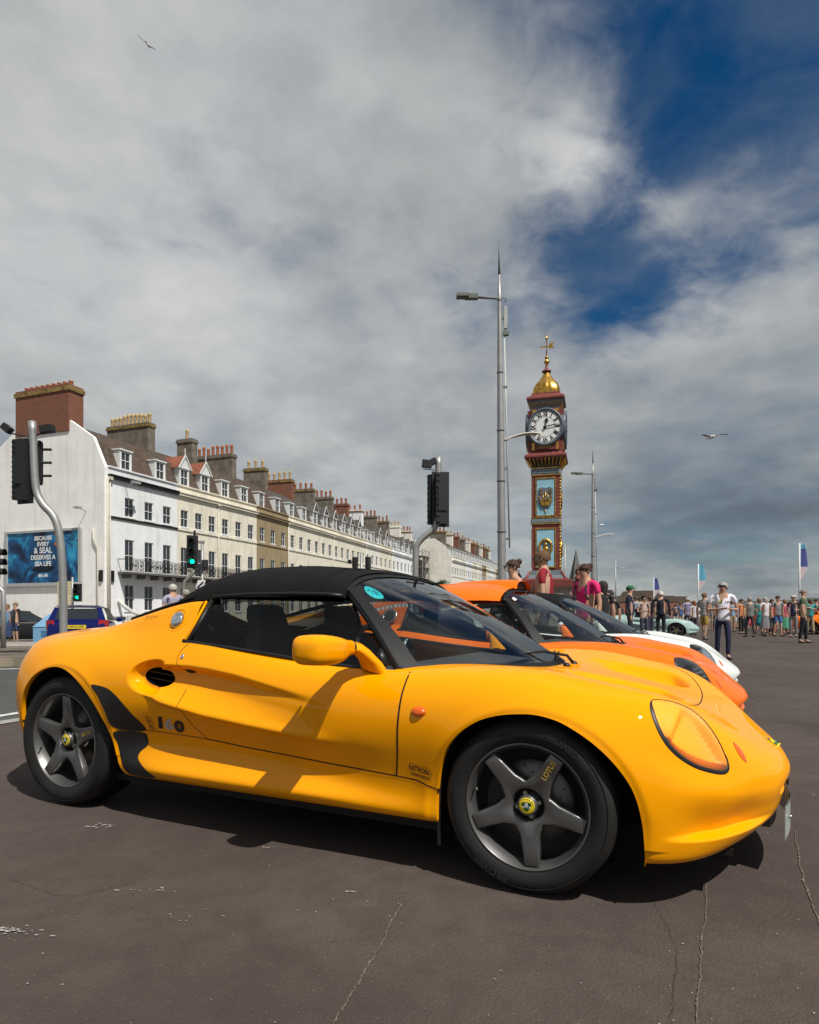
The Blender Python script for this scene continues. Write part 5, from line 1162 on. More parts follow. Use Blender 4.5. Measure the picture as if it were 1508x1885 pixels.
for (yc, zc2, dy, dz) in (((BY0+BY1)/2, BZ0-.12, BY1-BY0+.5, .24), ((BY0+BY1)/2, BZ1+.08, BY1-BY0+.5, .16), (BY0-.14, (BZ0+BZ1)/2, .28, BZ1-BZ0), (BY1+.14, (BZ0+BZ1)/2, .28, BZ1-BZ0)): fr.box((-.08, yc, zc2), (.16, dy, dz))
fr.build('frame', bb); po = new(m); po.box((-.04, (BY0+BY1)/2, (BZ0+BZ1)/2), (.05, BY1-BY0, BZ1-BZ0)); po = po.build('poster', bb)
def bb_text(s, yc, zc2, size, m_=M_white, sx=1., bold=.015):
    V, F = text_mesh(s, size, (sx, 1), bold=bold); new(m_).add([(-.068, yc-v[0], zc2+v[1]) for v in V], F).build('lettering', po, recalc=False)
for s_, z_, sz in (('BECAUSE', 6.45, .42), ('EVERY', 6.02, .42), ('& SEAL', 5.55, .60), ('DESERVES A', 5.05, .46), ('SEA LIFE', 4.58, .46), ('SEA LIFE', 3.72, .26)): bb_text(s_, 5.75, z_, sz)
dk_ = new(mat('poster_dark', (.003, .008, .02), .4)); sil = csp([(4.6, 4.3), (5.2, 4.6), (5.9, 4.55), (6.6, 4.35), (7.0, 4.1), (6.6, 4.05), (6.2, 3.95), (5.6, 3.95), (5.0, 4.0)], 40, True); dk_.add([(-.067, a, b) for a, b in sil], [tuple(range(len(sil)))]); dk_.build('seal_silhouette', po, recalc=False)
cm = new(mat('poster_coral', (.55, .12, .03), .5)); [cm.add([(-.0685, a+.17*math.cos(q), b+.13*math.sin(q)*(1+.3*math.cos(3*q))) for q in np.linspace(0, 2*PI, 12)[:-1]], [tuple(range(11))]) for a, b in ((4.55, 6.75), (4.35, 6.35), (4.5, 6.0))]; cm.build('clownfish', po, recalc=False)
sm_ = new(mat('poster_pale', (.06, .30, .45), .5)); [sm_.add([(-.0675, a, b), (-.0675, a+.16, b+.05), (-.0675, a+.3, b), (-.0675, a+.16, b-.05)], [(0,1,2,3)]) for a, b in RNG.uniform((2.2, 5.6), (3.4, 6.6), (26, 2))]; sm_.build('fish_shoal', po, recalc=False)
tx = new(M_blackp)
# ------------------------------------------------------------------ jubilee clock tower
M_cred = mat('tower_red', (.19, .045, .036), .55, var=.12, vscale=2); M_cblue = mat('tower_pale_blue', (.28, .52, .63), .6, var=.12, vscale=1.5); M_cslate = mat('tower_slate_blue', (.13, .16, .18), .6); M_goldm = mat('gilding', (.62, .34, .07), .32, metal=.9, bump=.9, bscale=6, var=.45, vscale=5)
M_cface = mat('clock_face', (.80, .80, .79), .4); M_cblack = mat('clock_black', (.012, .014, .018), .4); M_stone = mat('plinth_stone', (.36, .31, .26), .85, var=.2, vscale=1)
T = thing('clock_tower', 'red and pale blue clock tower with a gilded onion dome and white dial', 'clock tower', (9.49, 45, 0), -R(16))
T.scale = (.93, .93, 1)
def sq(prof, m, nm, parent=None, mb=None):
    """square section lathe: [(half width, z)]"""
    mb = mb or new(m); mb.use(m); vs = []
    for r, z in prof: vs += [(-r, -r, z), (r, -r, z), (r, r, z), (-r, r, z)]
    fs = [(i*4+k, i*4+(k+1) % 4, (i+1)*4+(k+1) % 4, (i+1)*4+k) for i in range(len(prof)-1) for k in range(4)]
    mb.add(vs, fs+[(3,2,1,0), tuple(range(len(vs)-4, len(vs)))], False); return mb.build(nm, parent) if nm else mb
sq([(2.4, 0), (2.4, .25), (2.1, .25), (2.1, .5), (1.75, .5), (1.75, 2.6), (1.95, 2.75), (1.95, 2.95)], M_stone, 'plinth', T)
sq([(1.75, 2.95), (1.75, 3.2), (1.40, 3.32)], M_cred, 'pedestal', T)
sq([(1.35, 3.28), (1.10, 3.55), (1.04, 3.86)], M_cslate, 'base_moulding', T)
sh_ = sq([(.98, 3.86), (.98, 10.85)], M_cred, 'shaft', T)
for z0, z1 in ((10.32, 10.80), (7.02, 7.44)):
    f = sq([(1.03, z0), (1.03, z1)], M_cslate, 'frieze', T); tt_ = new(mat('frieze_pale', (.32, .38, .40), .6))
    for s_ in np.linspace(-.95, .95, 17):
        for a in range(4): p = Matrix.Rotation(a*PI/2, 4, 'Z') @ Vector((s_, -1.045, (z0+z1)/2)); tt_.box(p, (.05, .04, .24) if a % 2 == 0 else (.04, .05, .24))
    tt_.build('dentils', f)
    for zz in (z0, z1): sq([(1.06, zz-.03), (1.06, zz+.03)], M_goldm, 'gilt_line', f)
def figure_ship(mb, z):
    mb.prism([(-.42, .95+z), (.42, .95+z), (.44, .45+z), (.36, .10+z), (0, -.22+z), (-.36, .10+z), (-.44, .45+z)], .06, 'XZ', -1.07)
for a in range(4):
    e = bpy.data.objects.new('tower_side', None); COL.objects.link(e); e.parent = T; e.rotation_euler = (0, 0, a*PI/2)
    for z0, z1 in ((7.55, 10.12), (4.08, 6.70)):
        p = new(M_cblue); p.box((0, -.985, (z0+z1)/2), (1.26, .03, z1-z0-.06)); p.build('panel', e)
        g = new(M_goldm)
        for (x_, zc_, dx, dz) in ((0, z1, 1.46, .09), (0, z0, 1.46, .09), (-.69, (z0+z1)/2, .07, z1-z0), (.69, (z0+z1)/2, .07, z1-z0)): g.box((x_, -1.01, zc_), (dx, .07, dz))
        g.build('gilt_frame', e)
    if a in (0, 1):
        s = new(M_cslate); s.prism([(-.50, 9.42), (-.25, 9.50), (0, 9.42), (.25, 9.50), (.50, 9.42), (.50, 8.55), (.36, 8.22), (0, 7.98), (-.36, 8.22), (-.50, 8.55)], .07, 'XZ', -1.07); so = s.build('shield', e)
        g = new(M_goldm); g.prism([(-.47, 8.90), (-.38, 8.86), (-.34, 8.62), (-.2, 8.50), (0, 8.46), (.2, 8.50), (.34, 8.66), (.40, 8.94), (.48, 8.98), (.44, 8.60), (.28, 8.28), (0, 8.18), (-.28, 8.28), (-.42, 8.55)][::-1], .06, 'XZ', -1.13)
        [g.box((x_, -1.1, z_), (.09, .05, .045)) for x_, z_ in ((-.36, 9.30), (-.30, 9.22), (-.38, 9.14), (-.28, 9.36), (.30, 9.32), (.38, 9.24), (.28, 9.16), (.36, 9.10), (-.33, 9.05))]; [g.tube([(-.26, -1.1, 8.95), (0, -1.1, 9.15), (.26, -1.1, 8.95)], .012, 4)]; [g.box((x_, -1.105, 8.62), (.07, .05, .12)) for x_ in (-.2, -.07, .07, .2)]; g.tube([(-.0, -1.1, 8.3), (0, -1.1, 9.2)], .03, 6); g.tube([(-.16, -1.1, 8.4), (-.16, -1.1, 9.0)], .02, 6); g.tube([(.16, -1.1, 8.4), (.16, -1.1, 9.0)], .02, 6)
        for zz in (8.24, 8.36, 8.48): g.box((0, -1.12, zz), (.44, .04, .025))
        g.build('ship_emblem', so); new(M_goldm).tube([(0, -1.03, 8.0), (0, -1.03, 7.7)], .03, 6).build('pendant', so)
        w = new(M_goldm); cz = 5.42; w.tube([(.44*math.cos(q)*(1+.03*math.sin(q*14)), -1.07, cz+.52*math.sin(q)*(1+.03*math.sin(q*14))) for q in np.linspace(0, 2*PI, 57)], .085, 7, False)
        wo = w.build('gilt_wreath', e); b_ = new(M_goldm, True); b_.ball((0, -1.06, cz+.16), .13, 12, 8, (.9, .6, 1.2)); b_.ball((0, -1.05, cz-.16), .22, 12, 8, (1, .5, 1)); b_.box((0, -1.07, cz+.33), (.16, .1, .07)); b_.build('gilt_bust', wo)
    if a == 1:
        g = new(M_goldm); [g.ball((-.93, -1.02, z_), .09, 8, 6, (1, .7, 1.3)) for z_ in np.arange(4.1, 10.2, .22)]; g.build('gilt_garland', e)
# brackets and lower cornice
sq([(1.03, 10.82), (1.03, 11.0), (1.12, 11.2), (1.38, 11.42)], M_cblack, 'cornice_core', T)
br = new(M_goldm)
for a in range(4):
    Mx = Matrix.Rotation(a*PI/2, 4, 'Z')
    for s_ in np.linspace(-.92, .92, 9):
        pp_ = [Mx @ Vector((s_*(1+.25*k/4), -1.02-.36*(k/4)**1.5, 10.90+.52*k/4)) for k in range(5)]; br.tube(pp_, [.035, .05, .055, .06, .07], 6)
br.build('gilt_bracket', T)
sq([(1.40, 11.38), (1.49, 11.48), (1.49, 11.60), (1.36, 11.72), (1.22, 11.78), (1.20, 11.92)], M_cred, 'lower_cornice', T)
sq([(1.00, 11.90), (1.00, 14.85)], M_cred, 'clock_stage', T)
sq([(1.02, 14.75), (1.02, 14.95), (1.10, 15.15), (1.26, 15.38)], M_cslate, 'upper_cornice_core', T); g = new(M_goldm)
for a in range(4):
    Mx = Matrix.Rotation(a*PI/2, 4, 'Z'); [g.tube([Mx @ Vector((s_, -1.04, 14.98)), Mx @ Vector((s_*1.1, -1.16, 15.30))], .035, 5) for s_ in np.linspace(-.9, .9, 13)]
g.build('gilt_fluting', T)
sq([(1.28, 15.36), (1.36, 15.44), (1.345, 15.56), (1.12, 15.72), (1.02, 15.78), (1.0, 15.92)], M_cred, 'upper_cornice', T)
for a in range(4):
    e = bpy.data.objects.new('clock', None); COL.objects.link(e); e.parent = T; e.rotation_euler = (0, 0, a*PI/2); zc_ = 13.48
    hs_ = new(M_cred); hs_.box((0, -1.13, 13.35), (2.02 if a % 2 else 2.02, .28, 2.75)); hs_.box((0, -1.2, 12.15), (1.1, .22, .36)); hs_.build('housing', e)
    gg = new(M_goldm); gg.box((0, -1.29, 12.2), (.8, .04, .22)); gg.box((-.85, -1.285, 12.2), (.18, .03, .5)); gg.box((.85, -1.285, 12.2), (.18, .03, .5)); gg.box((-.8, -1.285, 14.6), (.3, .03, .2)); gg.box((.8, -1.285, 14.6), (.3, .03, .2)); gg.build('gilt_panel', e)
    rg_ = new(mat('dial_ring_blue', (.09, .11, .14), .4)); rg_.lathe([(1.10, -1.40), (1.17, -1.45), (1.26, -1.44), (1.295, -1.36), (1.29, -1.0)], 56, c=(0, 0, zc_), axis='Y'); rg_.build('ring', e)
    fc = new(M_cface); fc.lathe([(.001, -1.375), (1.12, -1.375)], 56, c=(0, 0, zc_), axis='Y', smooth=False); fo = fc.build('dial', e)
    bk = new(M_cblack); bk.lathe([(1.02, -1.380), (1.115, -1.380)], 60, c=(0, 0, zc_), axis='Y', smooth=False); bk.lathe([(.66, -1.3795), (.685, -1.3795)], 60, c=(0, 0, zc_), axis='Y', smooth=False)
    bk.use(M_cface)
    for k in range(60):
        q = 2*PI*k/60; bk.add([(math.cos(q+s1)*r_, -1.3825, zc_+math.sin(q+s1)*r_) for s1, r_ in ((-.030, 1.045), (.030, 1.045), (.030, 1.09), (-.030, 1.09))], [(0,1,2,3)], False)
    bk.build('minute_track', fo)
    if a in (0, 1):
        for k, nmz in enumerate(('XII', 'I', 'II', 'III', 'IIII', 'V', 'VI', 'VII', 'VIII', 'IX', 'X', 'XI')):
            V, F = text_mesh(nmz, .40, (.62 if len(nmz) > 2 else .85, 1.0), bold=.022); q = -k*PI/6
            new(M_cblack).add([(v[0]*math.cos(q)-(v[1]+.855)*math.sin(q), -1.381, zc_+v[0]*math.sin(q)+(v[1]+.855)*math.cos(q)) for v in V], F, False).build('numeral', fo, recalc=False)
        for L, ww, ang, nm, dy in ((.62, .10, -R(12/60*30+.0+6), 'hour_hand', -1.43), (.98, .07, -R(13.6*6), 'minute_hand', -1.46)):
            h = new(M_cblack); tr_ = lambda x_, z_: (x_*math.cos(ang)-z_*math.sin(ang), zc_+x_*math.sin(ang)+z_*math.cos(ang))
            pl = [(-ww*.5, -.16), (ww*.5, -.16), (ww*.45, L*.55), (ww*(1.6 if nm == 'hour_hand' else .5), L*.66), (0, L), (-ww*(1.6 if nm == 'hour_hand' else .5), L*.66), (-ww*.45, L*.55)]
            h.prism([tr_(*p) for p in pl], .02, 'XZ', dy); h.build(nm, fo)
        new(M_cblack).lathe([(.001, -1.49), (.09, -1.49), (.1, -1.38)], 16, c=(0, 0, zc_), axis='Y').build('hand_boss', fo)
# dome: ribbed onion on an octagon-ish plan
dm = new(M_goldm, True); prof = [(.93, 15.90), (.95, 16.05), (.965, 16.2), (.94, 16.4), (.86, 16.6), (.72, 16.8), (.55, 17.0), (.40, 17.2), (.29, 17.38), (.22, 17.5), (.20, 17.58)]; n = 64; vs = []
for r, z in prof:
    for k in range(n):
        q = 2*PI*k/n; lob = 1+.035*abs(math.cos(q*8))*(1 if r > .35 else .3); p4 = (abs(math.cos(q))**6+abs(math.sin(q))**6)**(-1/6); kk = min(1, max(0, (17.0-z)/.9)); rr_ = r*lob*(1+(p4-1)*.8*kk); vs.append((rr_*math.cos(q), rr_*math.sin(q), z))
dm.add(vs, [(i*n+k, i*n+(k+1) % n, (i+1)*n+(k+1) % n, (i+1)*n+k) for i in range(len(prof)-1) for k in range(n)], True); dm.build('dome', T)
fi = new(M_cred, True); fi.lathe([(.27, 17.55), (.34, 17.60), (.34, 17.68), (.16, 17.74), (.10, 18.0), (.07, 18.15)], 16); fi.use(M_goldm); fi.lathe([(.07, 18.12), (.20, 18.22), (.22, 18.32), (.10, 18.42), (.07, 18.5), (.14, 18.56), (.14, 18.64), (.05, 18.72)], 16)
fi.use(M_cred); fi.lathe([(.05, 18.7), (.045, 19.15)], 10); fi.use(M_goldm); fi.lathe([(.04, 19.15), (.035, 19.8), (.09, 19.88), (.10, 19.95), (.04, 20.02), (.03, 20.15), (.005, 20.4)], 12)
fi.build('finial', T); wv = new(M_goldm)
wv.prism([(-.50, 19.36), (-.34, 19.46), (-.34, 19.40), (.16, 19.40), (.20, 19.56), (.52, 19.62), (.42, 19.42), (.54, 19.20), (.20, 19.22), (.16, 19.32), (-.34, 19.32), (-.34, 19.26)], .03, 'XZ', -.015); wv.tube([(0, -.28, 19.30), (0, .28, 19.30)], .02, 6); wv.build('weather_vane', T)
# railing posts round the base
for i, (x_, y_) in enumerate(((-2.3, -2.3), (2.3, -2.3), (2.3, 2.3), (-2.3, 2.3))):
    p = new(M_cred, True); p.lathe([(.14, 0), (.14, 3.1), (.22, 3.15), (.22, 3.3), (.1, 3.4), (.2, 3.6), (.2, 3.7), (.05, 3.9), (.02, 4.15)], 12, c=(x_, y_, 0)); p.build('railing_post', T)
rl = new(M_cred)
for s_ in (-2.3, 2.3):
    rl.box((0, s_, 2.9), (4.6, .12, .35)); rl.box((s_, 0, 2.9), (.12, 4.6, .35)); 
rl.build('railing', T)
for s1 in (-1, 1):
    bt = new(M_cred, True); bt.tube([(s1*1.1, -1.0, 3.8), (s1*1.35, -1.15, 3.4), (s1*1.75, -1.45, 3.1)], .09, 8); bt.ball((s1*1.8, -1.5, 3.12), .12, 10, 6); bt.build('scroll_buttress', T)
# ------------------------------------------------------------------ lamp posts, signals, flags
M_galv = mat('galvanised_steel', (.36, .36, .35), .5, metal=.55, var=.10, vscale=4); M_galvd = mat('grey_bracket', (.16, .17, .17), .6); M_cream_p = mat('cream_lamp', (.58, .55, .46), .5); M_olive = mat('lamp_head_green', (.13, .15, .12), .5)
def lamp_post(u, D, label, top_v=437, r=.105, lean=0., arms=True):
    P = put(u, D, 0); k = 1.0; Ht = .9154+(1130.2-top_v)/1200*D; root = thing('lamp_post', label, 'lamp post', P, 0, 'tall spired lamp posts on the promenade')
    s = Ht/11.35; dx = lambda z: -lean*z/Ht
    p = new(M_galv); zs = [0, 1.8*s, 3.2*s, 4.6*s, 6.0*s, 7.6*s, 9.6*s, 10.3*s]; rs = [r*1.25, r*1.12, r*1.05, r*1.0, r*.90, r*.76, r*.52, r*.34]
    p.tube([(dx(z), 0, z) for z in zs], rs, 14); p.build('pole', root)
    for z, rr_ in zip(zs[1:-1], rs[1:-1]): new(M_galvd).lathe([(rr_*1.0, -.03), (rr_*1.13, -.025), (rr_*1.13, .025), (rr_*1.0, .03)], 14, c=(dx(z), 0, z)).build('collar', root)
    sp = new(M_galvd); sp.tube([(dx(10.3*s), 0, 10.25*s), (dx(11*s), 0, 10.9*s), (dx(Ht), 0, Ht)], [r*.34, r*.18, r*.03], 8); sp.build('spire', root)
    za = 9.65*s
    a = new(M_galvd); a.tube([(dx(za)+.05, 0, za), (dx(za)-.62, -.05, za+.01)], .035, 8); a.tube([(dx(za), 0, za+.0), (dx(za)+.16, 0, za+.01), (dx(za)+.20, 0, za-.05), (dx(za)+.15, 0, za-.09)], .014, 6); a.build('arm', root)
    h = new(M_olive); h.box((dx(za)-.78, -.06, za+.02), (.36, .16, .12)); h.box((dx(za)-1.02, -.07, za+.035), (.34, .24, .08)); h.build('lamp_head', root)
    zb_ = 5.72*s
    if arms:
        a = new(M_cream_p, True); Arow = []
        for k_ in range(9):
            f_ = k_/8; xx = .12+.98*f_*1.0; wv_ = .02+.11*math.sin(PI*min(1, max(0, (f_-.15)/.85)))**.7; zz = zb_+.02+.17*math.sin(f_*1.9)
            Arow.append([(dx(zb_)+xx, wv_*math.cos(q), zz+.045*math.sin(q)*(1 if math.sin(q) > 0 else .35)) for q in np.linspace(0, 2*PI, 13)])
        a.grid(Arow); a.build('side_lamp', root)
        st = new(M_galvd); st.tube([(dx(zb_), 0, zb_), (dx(zb_)+.2, 0, zb_+.02)], .03, 6); st.build('side_arm', root)
        rl_ = new(mat('banner_rail', (.50, .52, .50), .5)); x1 = .20; rl_.tube([(dx(3*s)+x1+.02, 0, 2.75*s), (dx(9*s)+x1*.55, 0, 9.2*s)], .022, 8); rl_.build('banner_rail', root)
        for z in (3.0*s, 4.95*s, 7.2*s, 9.1*s): new(M_galvd).box((dx(z)+.11, 0, z), (.16, .05, .06)).build('rail_clip', root)
        bx_ = new(M_galv); bx_.box((dx(9.1*s)+.16, 0, 9.12*s), (.10, .10, .62*s)); bx_.use(M_olive); bx_.box((dx(8.6*s)+.17, 0, 8.68*s), (.16, .12, .10)); bx_.build('junction_box', root)
    return root
lamp_post(926, 18.0, 'tallest grey lamp post with a spire, rising left of the clock tower', 437, .105, .10)
lamp_post(1093, 35.6, 'smaller grey spired lamp post to the right of the clock tower', 822, .11, .03)
def small_lamp(u, D, v_top, label, side=1):
    Ht = .9154+(1130.2-v_top)/1200*D; root = thing('lamp_post', label, 'lamp post', put(u, D), 0); p = new(M_galv); p.tube([(0, 0, 0), (0, 0, Ht)], [.16, .07], 8); p.build('pole', root)
    a = new(M_galv); a.tube([(0, 0, Ht*.86), (side*2.0, 0, Ht*.87)], .05, 6); a.box((side*2.2, 0, Ht*.865), (.9, .3, .14)); a.build('lamp_head', root)
small_lamp(1134, 100, 1030, 'thin distant lamp post just right of the pink-topped woman', 1); small_lamp(1041, 90, 1000, 'thin distant lamp post close to the right side of the clock tower', -1)
M_sig = mat('signal_black', (.018, .018, .019), .55); M_green = mat('badge_green'); M_lgreen = mat('green_lamp', (.0, .5, .2), .3, emit=(.0, 1.0, .35), es=5.0); M_ldark = mat('unlit_lens', (.02, .02, .02), .2)
def head(root, c, w, h, n, rz, away, lit=None, visors=True, nm='signal_head'):
    """c centre; the lenses face local -y before rz"""
    e = bpy.data.objects.new(nm, None); COL.objects.link(e); e.parent = root; e.location = c; e.rotation_euler = (0, 0, rz)
    b = new(M_sig); b.box((0, .05, 0), (w*.62, .22, h*.92)); b.box((0, -.02, 0), (w, .035, h)); 
    for k in range(n*3): b.box((w*.20, .165, h*(.42-.84*k/(n*3-1))), (w*.18, .03, .02))
    b.box((-.02, .17, 0), (w*.5, .03, h*.45)); b.build('housing', e)
    for k in range(n):
        z = h*(.5-(k+.5)/n)*.9; r_ = min(w*.26, h/n*.36); l = new(M_lgreen if lit == k else M_ldark); l.lathe([(.001, -.065), (r_*.7, -.06), (r_, -.045)], 18, c=(0, 0, z), axis='Y'); l.build('lens', e)
        if visors: v = new(M_sig, True); v.grid([[(r_*1.08*math.cos(q), y_, z+r_*1.08*math.sin(q)) for q in np.linspace(-.15*PI, 1.15*PI, 15)] for y_ in (-.04, -.22)]); v.build('visor', e)
    return e
# big cranked pole, far left
def cranked(u0, D, zs, label, extra):
    root = thing('traffic_signal', label, 'traffic signal', put(u0, D, 0), 0); p = new(M_galv); pts_ = [( (u-u0)/1200*D, 0, .9154+(1130.2-v)/1200*D) for u, v in zs]
    p.tube([(0, 0, -.3)]+[tuple(q) for q in csp([np.array(q) for q in pts_], 40)], .068, 14); p.build('pole', root); return root
D1_ = 11.8; r1 = cranked(110, D1_, [(117, 1190), (116, 1080), (113, 1020), (108, 978), (98, 950), (80, 930), (68, 908), (64, 880), (62, 840), (59, 776)], 'cranked grey signal pole with a black four-lamp head seen from behind, left edge', None)
z_ = lambda v, D: .9154+(1130.2-v)/1200*D
head(r1, ((42-110)/1200*D1_, .05, z_(866, D1_)), .36, 1.18, 4, PI-.35, True)
b = new(M_sig); b.tube([((62-110)/1200*D1_, 0, z_(805, D1_)), ((20-110)/1200*D1_, 0, z_(798, D1_)), ((14-110)/1200*D1_, 0, z_(792, D1_))], .014, 6); b.box(((13-110)/1200*D1_, 0, z_(789, D1_)), (.16, .14, .12), ry=.7); b.tube([((62-110)/1200*D1_, 0, z_(803, D1_)), ((82-110)/1200*D1_, 0, z_(796, D1_))], .014, 6); b.box(((87-110)/1200*D1_, 0, z_(790, D1_)), (.22, .16, .12), ry=-.15); b.build('detector', r1)
cb_ = head(r1, ((66-110)/1200*D1_, .10, z_(850, D1_)), .10, .8, 3, PI*.5, True, visors=True)
# middle cranked pole
D2_ = 14.2; r2 = cranked(767, D2_, [(767, 1150), (766, 1070), (766, 1022), (769, 1003), (783, 987), (800, 973), (807, 955), (808, 930), (808, 890), (808, 842)], 'cranked grey signal pole with a black head seen from behind, above the yellow car', None)
head(r2, ((812-767)/1200*D2_, .0, z_(919, D2_)), .38, 1.20, 3, PI+.12, True); head(r2, ((800-767)/1200*D2_, .14, z_(919, D2_)), .14, 1.18, 3, PI*.75, True)
b = new(M_sig); b.box(((787-767)/1200*D2_, 0, z_(854, D2_)), (.22, .16, .15), ry=.1); b.box(((798-767)/1200*D2_, 0, z_(850, D2_)), (.14, .14, .12), ry=-.5); b.tube([((780-767)/1200*D2_, 0, z_(863, D2_)), ((806-767)/1200*D2_, 0, z_(866, D2_))], .01, 6); b.build('detector', r2)
# signal with green light above the car's roof
D3_ = 21.5; r3 = thing('traffic_signal', 'traffic signal showing green in front of the iron balcony', 'traffic signal', put(372, D3_, -.1), 0)
p = new(M_galv); X3 = lambda u: (u-372)/1200*D3_; p.tube([(X3(338), 0, -.3), (X3(337), 0, z_(1095, D3_)+.1), (X3(340), 0, z_(1070, D3_)+.1), (X3(355), 0, z_(1055, D3_)+.1), (X3(357), 0, z_(1045, D3_)+.1)], .055, 10); p.tube([(0, 0, -.3), (0, 0, z_(998, D3_)+.1)], .05, 10); p.box((X3(370), 0, z_(998, D3_)+.1), (.2, .1, .08)); p.build('pole', r3)
head(r3, (X3(355), -.05, z_(1016, D3_)+.1), .36, 1.08, 3, .12, False, lit=2); head(r3, (X3(375), .05, z_(1040, D3_)+.1), .25, .36, 1, PI+.3, True); new(M_sig).box((X3(358), 0, z_(982, D3_)+.1), (.06, .06, .2)).build('detector', r3)
ks = new(M_white); ks.prism([(X3(362), z_(1080, D3_)+.1), (X3(366), z_(1068, D3_)+.1), (X3(380), z_(1068, D3_)+.1), (X3(376), z_(1080, D3_)+.1), (X3(380), z_(1092, D3_)+.1), (X3(366), z_(1092, D3_)+.1)], .02, 'XZ', -.1); so = ks.build('direction_sign', r3); ks = new(M_sig); ks.tube([(X3(376), -.112, z_(1071, D3_)+.1), (X3(366), -.112, z_(1080, D3_)+.1), (X3(376), -.112, z_(1089, D3_)+.1)], .03, 4); ks.build('arrow', so)
# signal by the billboard
D4_ = 27.; r4 = thing('traffic_signal', 'small traffic signal showing green below the billboard, by a cream ribbed board', 'traffic signal', put(143, D4_, -.35), 0); X4 = lambda u: (u-143)/1200*D4_
p = new(M_galv); p.tube([(X4(131), .1, 0), (X4(131), .1, z_(1062, D4_)+.35)], .05, 8); p.build('pole', r4); head(r4, (0, 0, z_(1090, D4_)+.35), .34, .72, 3, .1, False, lit=2); fr_ = new(M_frame); fr_.box((0, .04, z_(1090, D4_)+.35), (.42, .02, .78)); fr_.build('border', r4)
rb = new(mat('cream_board', (.55, .47, .27), .6))
for k in range(9): rb.box((X4(117), .1, z_(1117-k*5.6, D4_)+.35), (.56, .10, .105))
rb.build('ribbed_board', r4)
# distant pair of signals over the roof
D5_ = 42; r5 = thing('traffic_signal', 'pair of black signal heads far off, just above the black soft top', 'traffic signal', put(665, D5_, 0), 0); p = new(M_galv); p.tube([(0, 0, 0), (0, 0, z_(1017, D5_))], .09, 8); p.build('pole', r5); head(r5, (-.42, 0, z_(1036, D5_)), .38, .75, 3, PI, True); head(r5, (.42, 0, z_(1036, D5_)), .38, .78, 3, PI+.3, True); head(r5, (-.72, 0, z_(1034, D5_)), .2, .28, 1, PI/2, True)
# signal and post cut by the left edge
D6_ = 12.5; r6 = thing('traffic_signal', 'signal cut by the left picture edge, only its black visors showing', 'traffic signal', put(-12, D6_, 0), 0); p = new(M_galv); p.tube([(0, 0, 0), (0, 0, 2.3)], .05, 8); p.build('pole', r6); head(r6, (0, 0, z_(1036, D6_)), .3, .62, 3, PI*.5, False)
r7 = thing('bollard_post', 'grey guard rail post standing at the left picture edge', 'post', put(6, 15, -.05), 0); p = new(M_galv); p.tube([(0, 0, 0), (0, 0, z_(1085, 15)), (-.12, 0, z_(1076, 15)), (-.6, 0, z_(1072, 15))], .06, 10); p.build('post', r7)
# feather flags
def flag(u, D, v_top, label, cols, w=.42):
    Ht = z_(v_top, D); root = thing('feather_flag', label, 'flag', put(u, D, 0), -.1, 'promenade flags'); new(mat('flag_pole_white', (.62, .63, .64), .5)).tube([(0, 0, 0), (0, 0, Ht)], .055, 8).build('pole', root)
    hh = Ht*.42; rows = []; fb = new(cols[0], True)
    segs = 18
    for k in range(segs+1):
        f_ = k/segs; ww = w*(.55+.45*math.sin(min(1, f_*1.6)*PI/2))*(1 if f_ < .62 else max(.03, (1-f_)/.38)) ; rows.append([(.06+ww*j/6, .05*math.sin(j*.9+f_*5)*j/6, Ht-.08-hh*f_) for j in range(7)])
    n1 = int(segs*.62)
    fb.grid(rows[:n1+1]); fb.use(cols[1]); fb.grid(rows[n1:]); fb.use(cols[2]); fb.grid(rows[:3] if False else [[(x+0, y-.004, z) for x, y, z in r_] for r_ in rows[:3]]); fb.build('banner', root, recalc=False)
M_fb = mat('flag_blue', (.06, .075, .26), .7); M_ft = mat('flag_turquoise', (.10, .36, .50), .7); M_fp = mat('flag_pink_white', (.55, .46, .48), .7)
flag(1204, 70, 1063, 'small blue feather flag behind the man in the cap', (M_fb, M_fp, M_fb), .55); flag(1286, 53, 1038, 'turquoise feather flag behind the woman in the white shirt', (M_ft, M_fp, M_ft), .55); flag(1472, 38, 1000, 'tallest feather flag, blue, near the right picture edge', (M_fb, M_fp, M_ft), .42)
# blue pyramid kiosk cover
k_ = thing('pyramid_cover', 'small pale blue pyramid cover in front of the white gable', 'cover', put(91, 25, -.32), 0); c = new(mat('pale_blue_cloth', (.16, .32, .48), .7)); s_ = .42
c.add([(-s_, -s_, .75), (s_, -s_, .75), (s_, s_, .75), (-s_, s_, .75), (0, 0, 1.25)], [(0,1,4), (1,2,4), (2,3,4), (3,0,4)], False); c.box((0, 0, .4), (.80, .80, .68)); c.build('cloth', k_); c = new(mat('pale_blue_dark', (.05, .15, .30), .7)); c.box((.06, -.405, .50), (.3, .02, .22)); c.build('window_patch', k_)
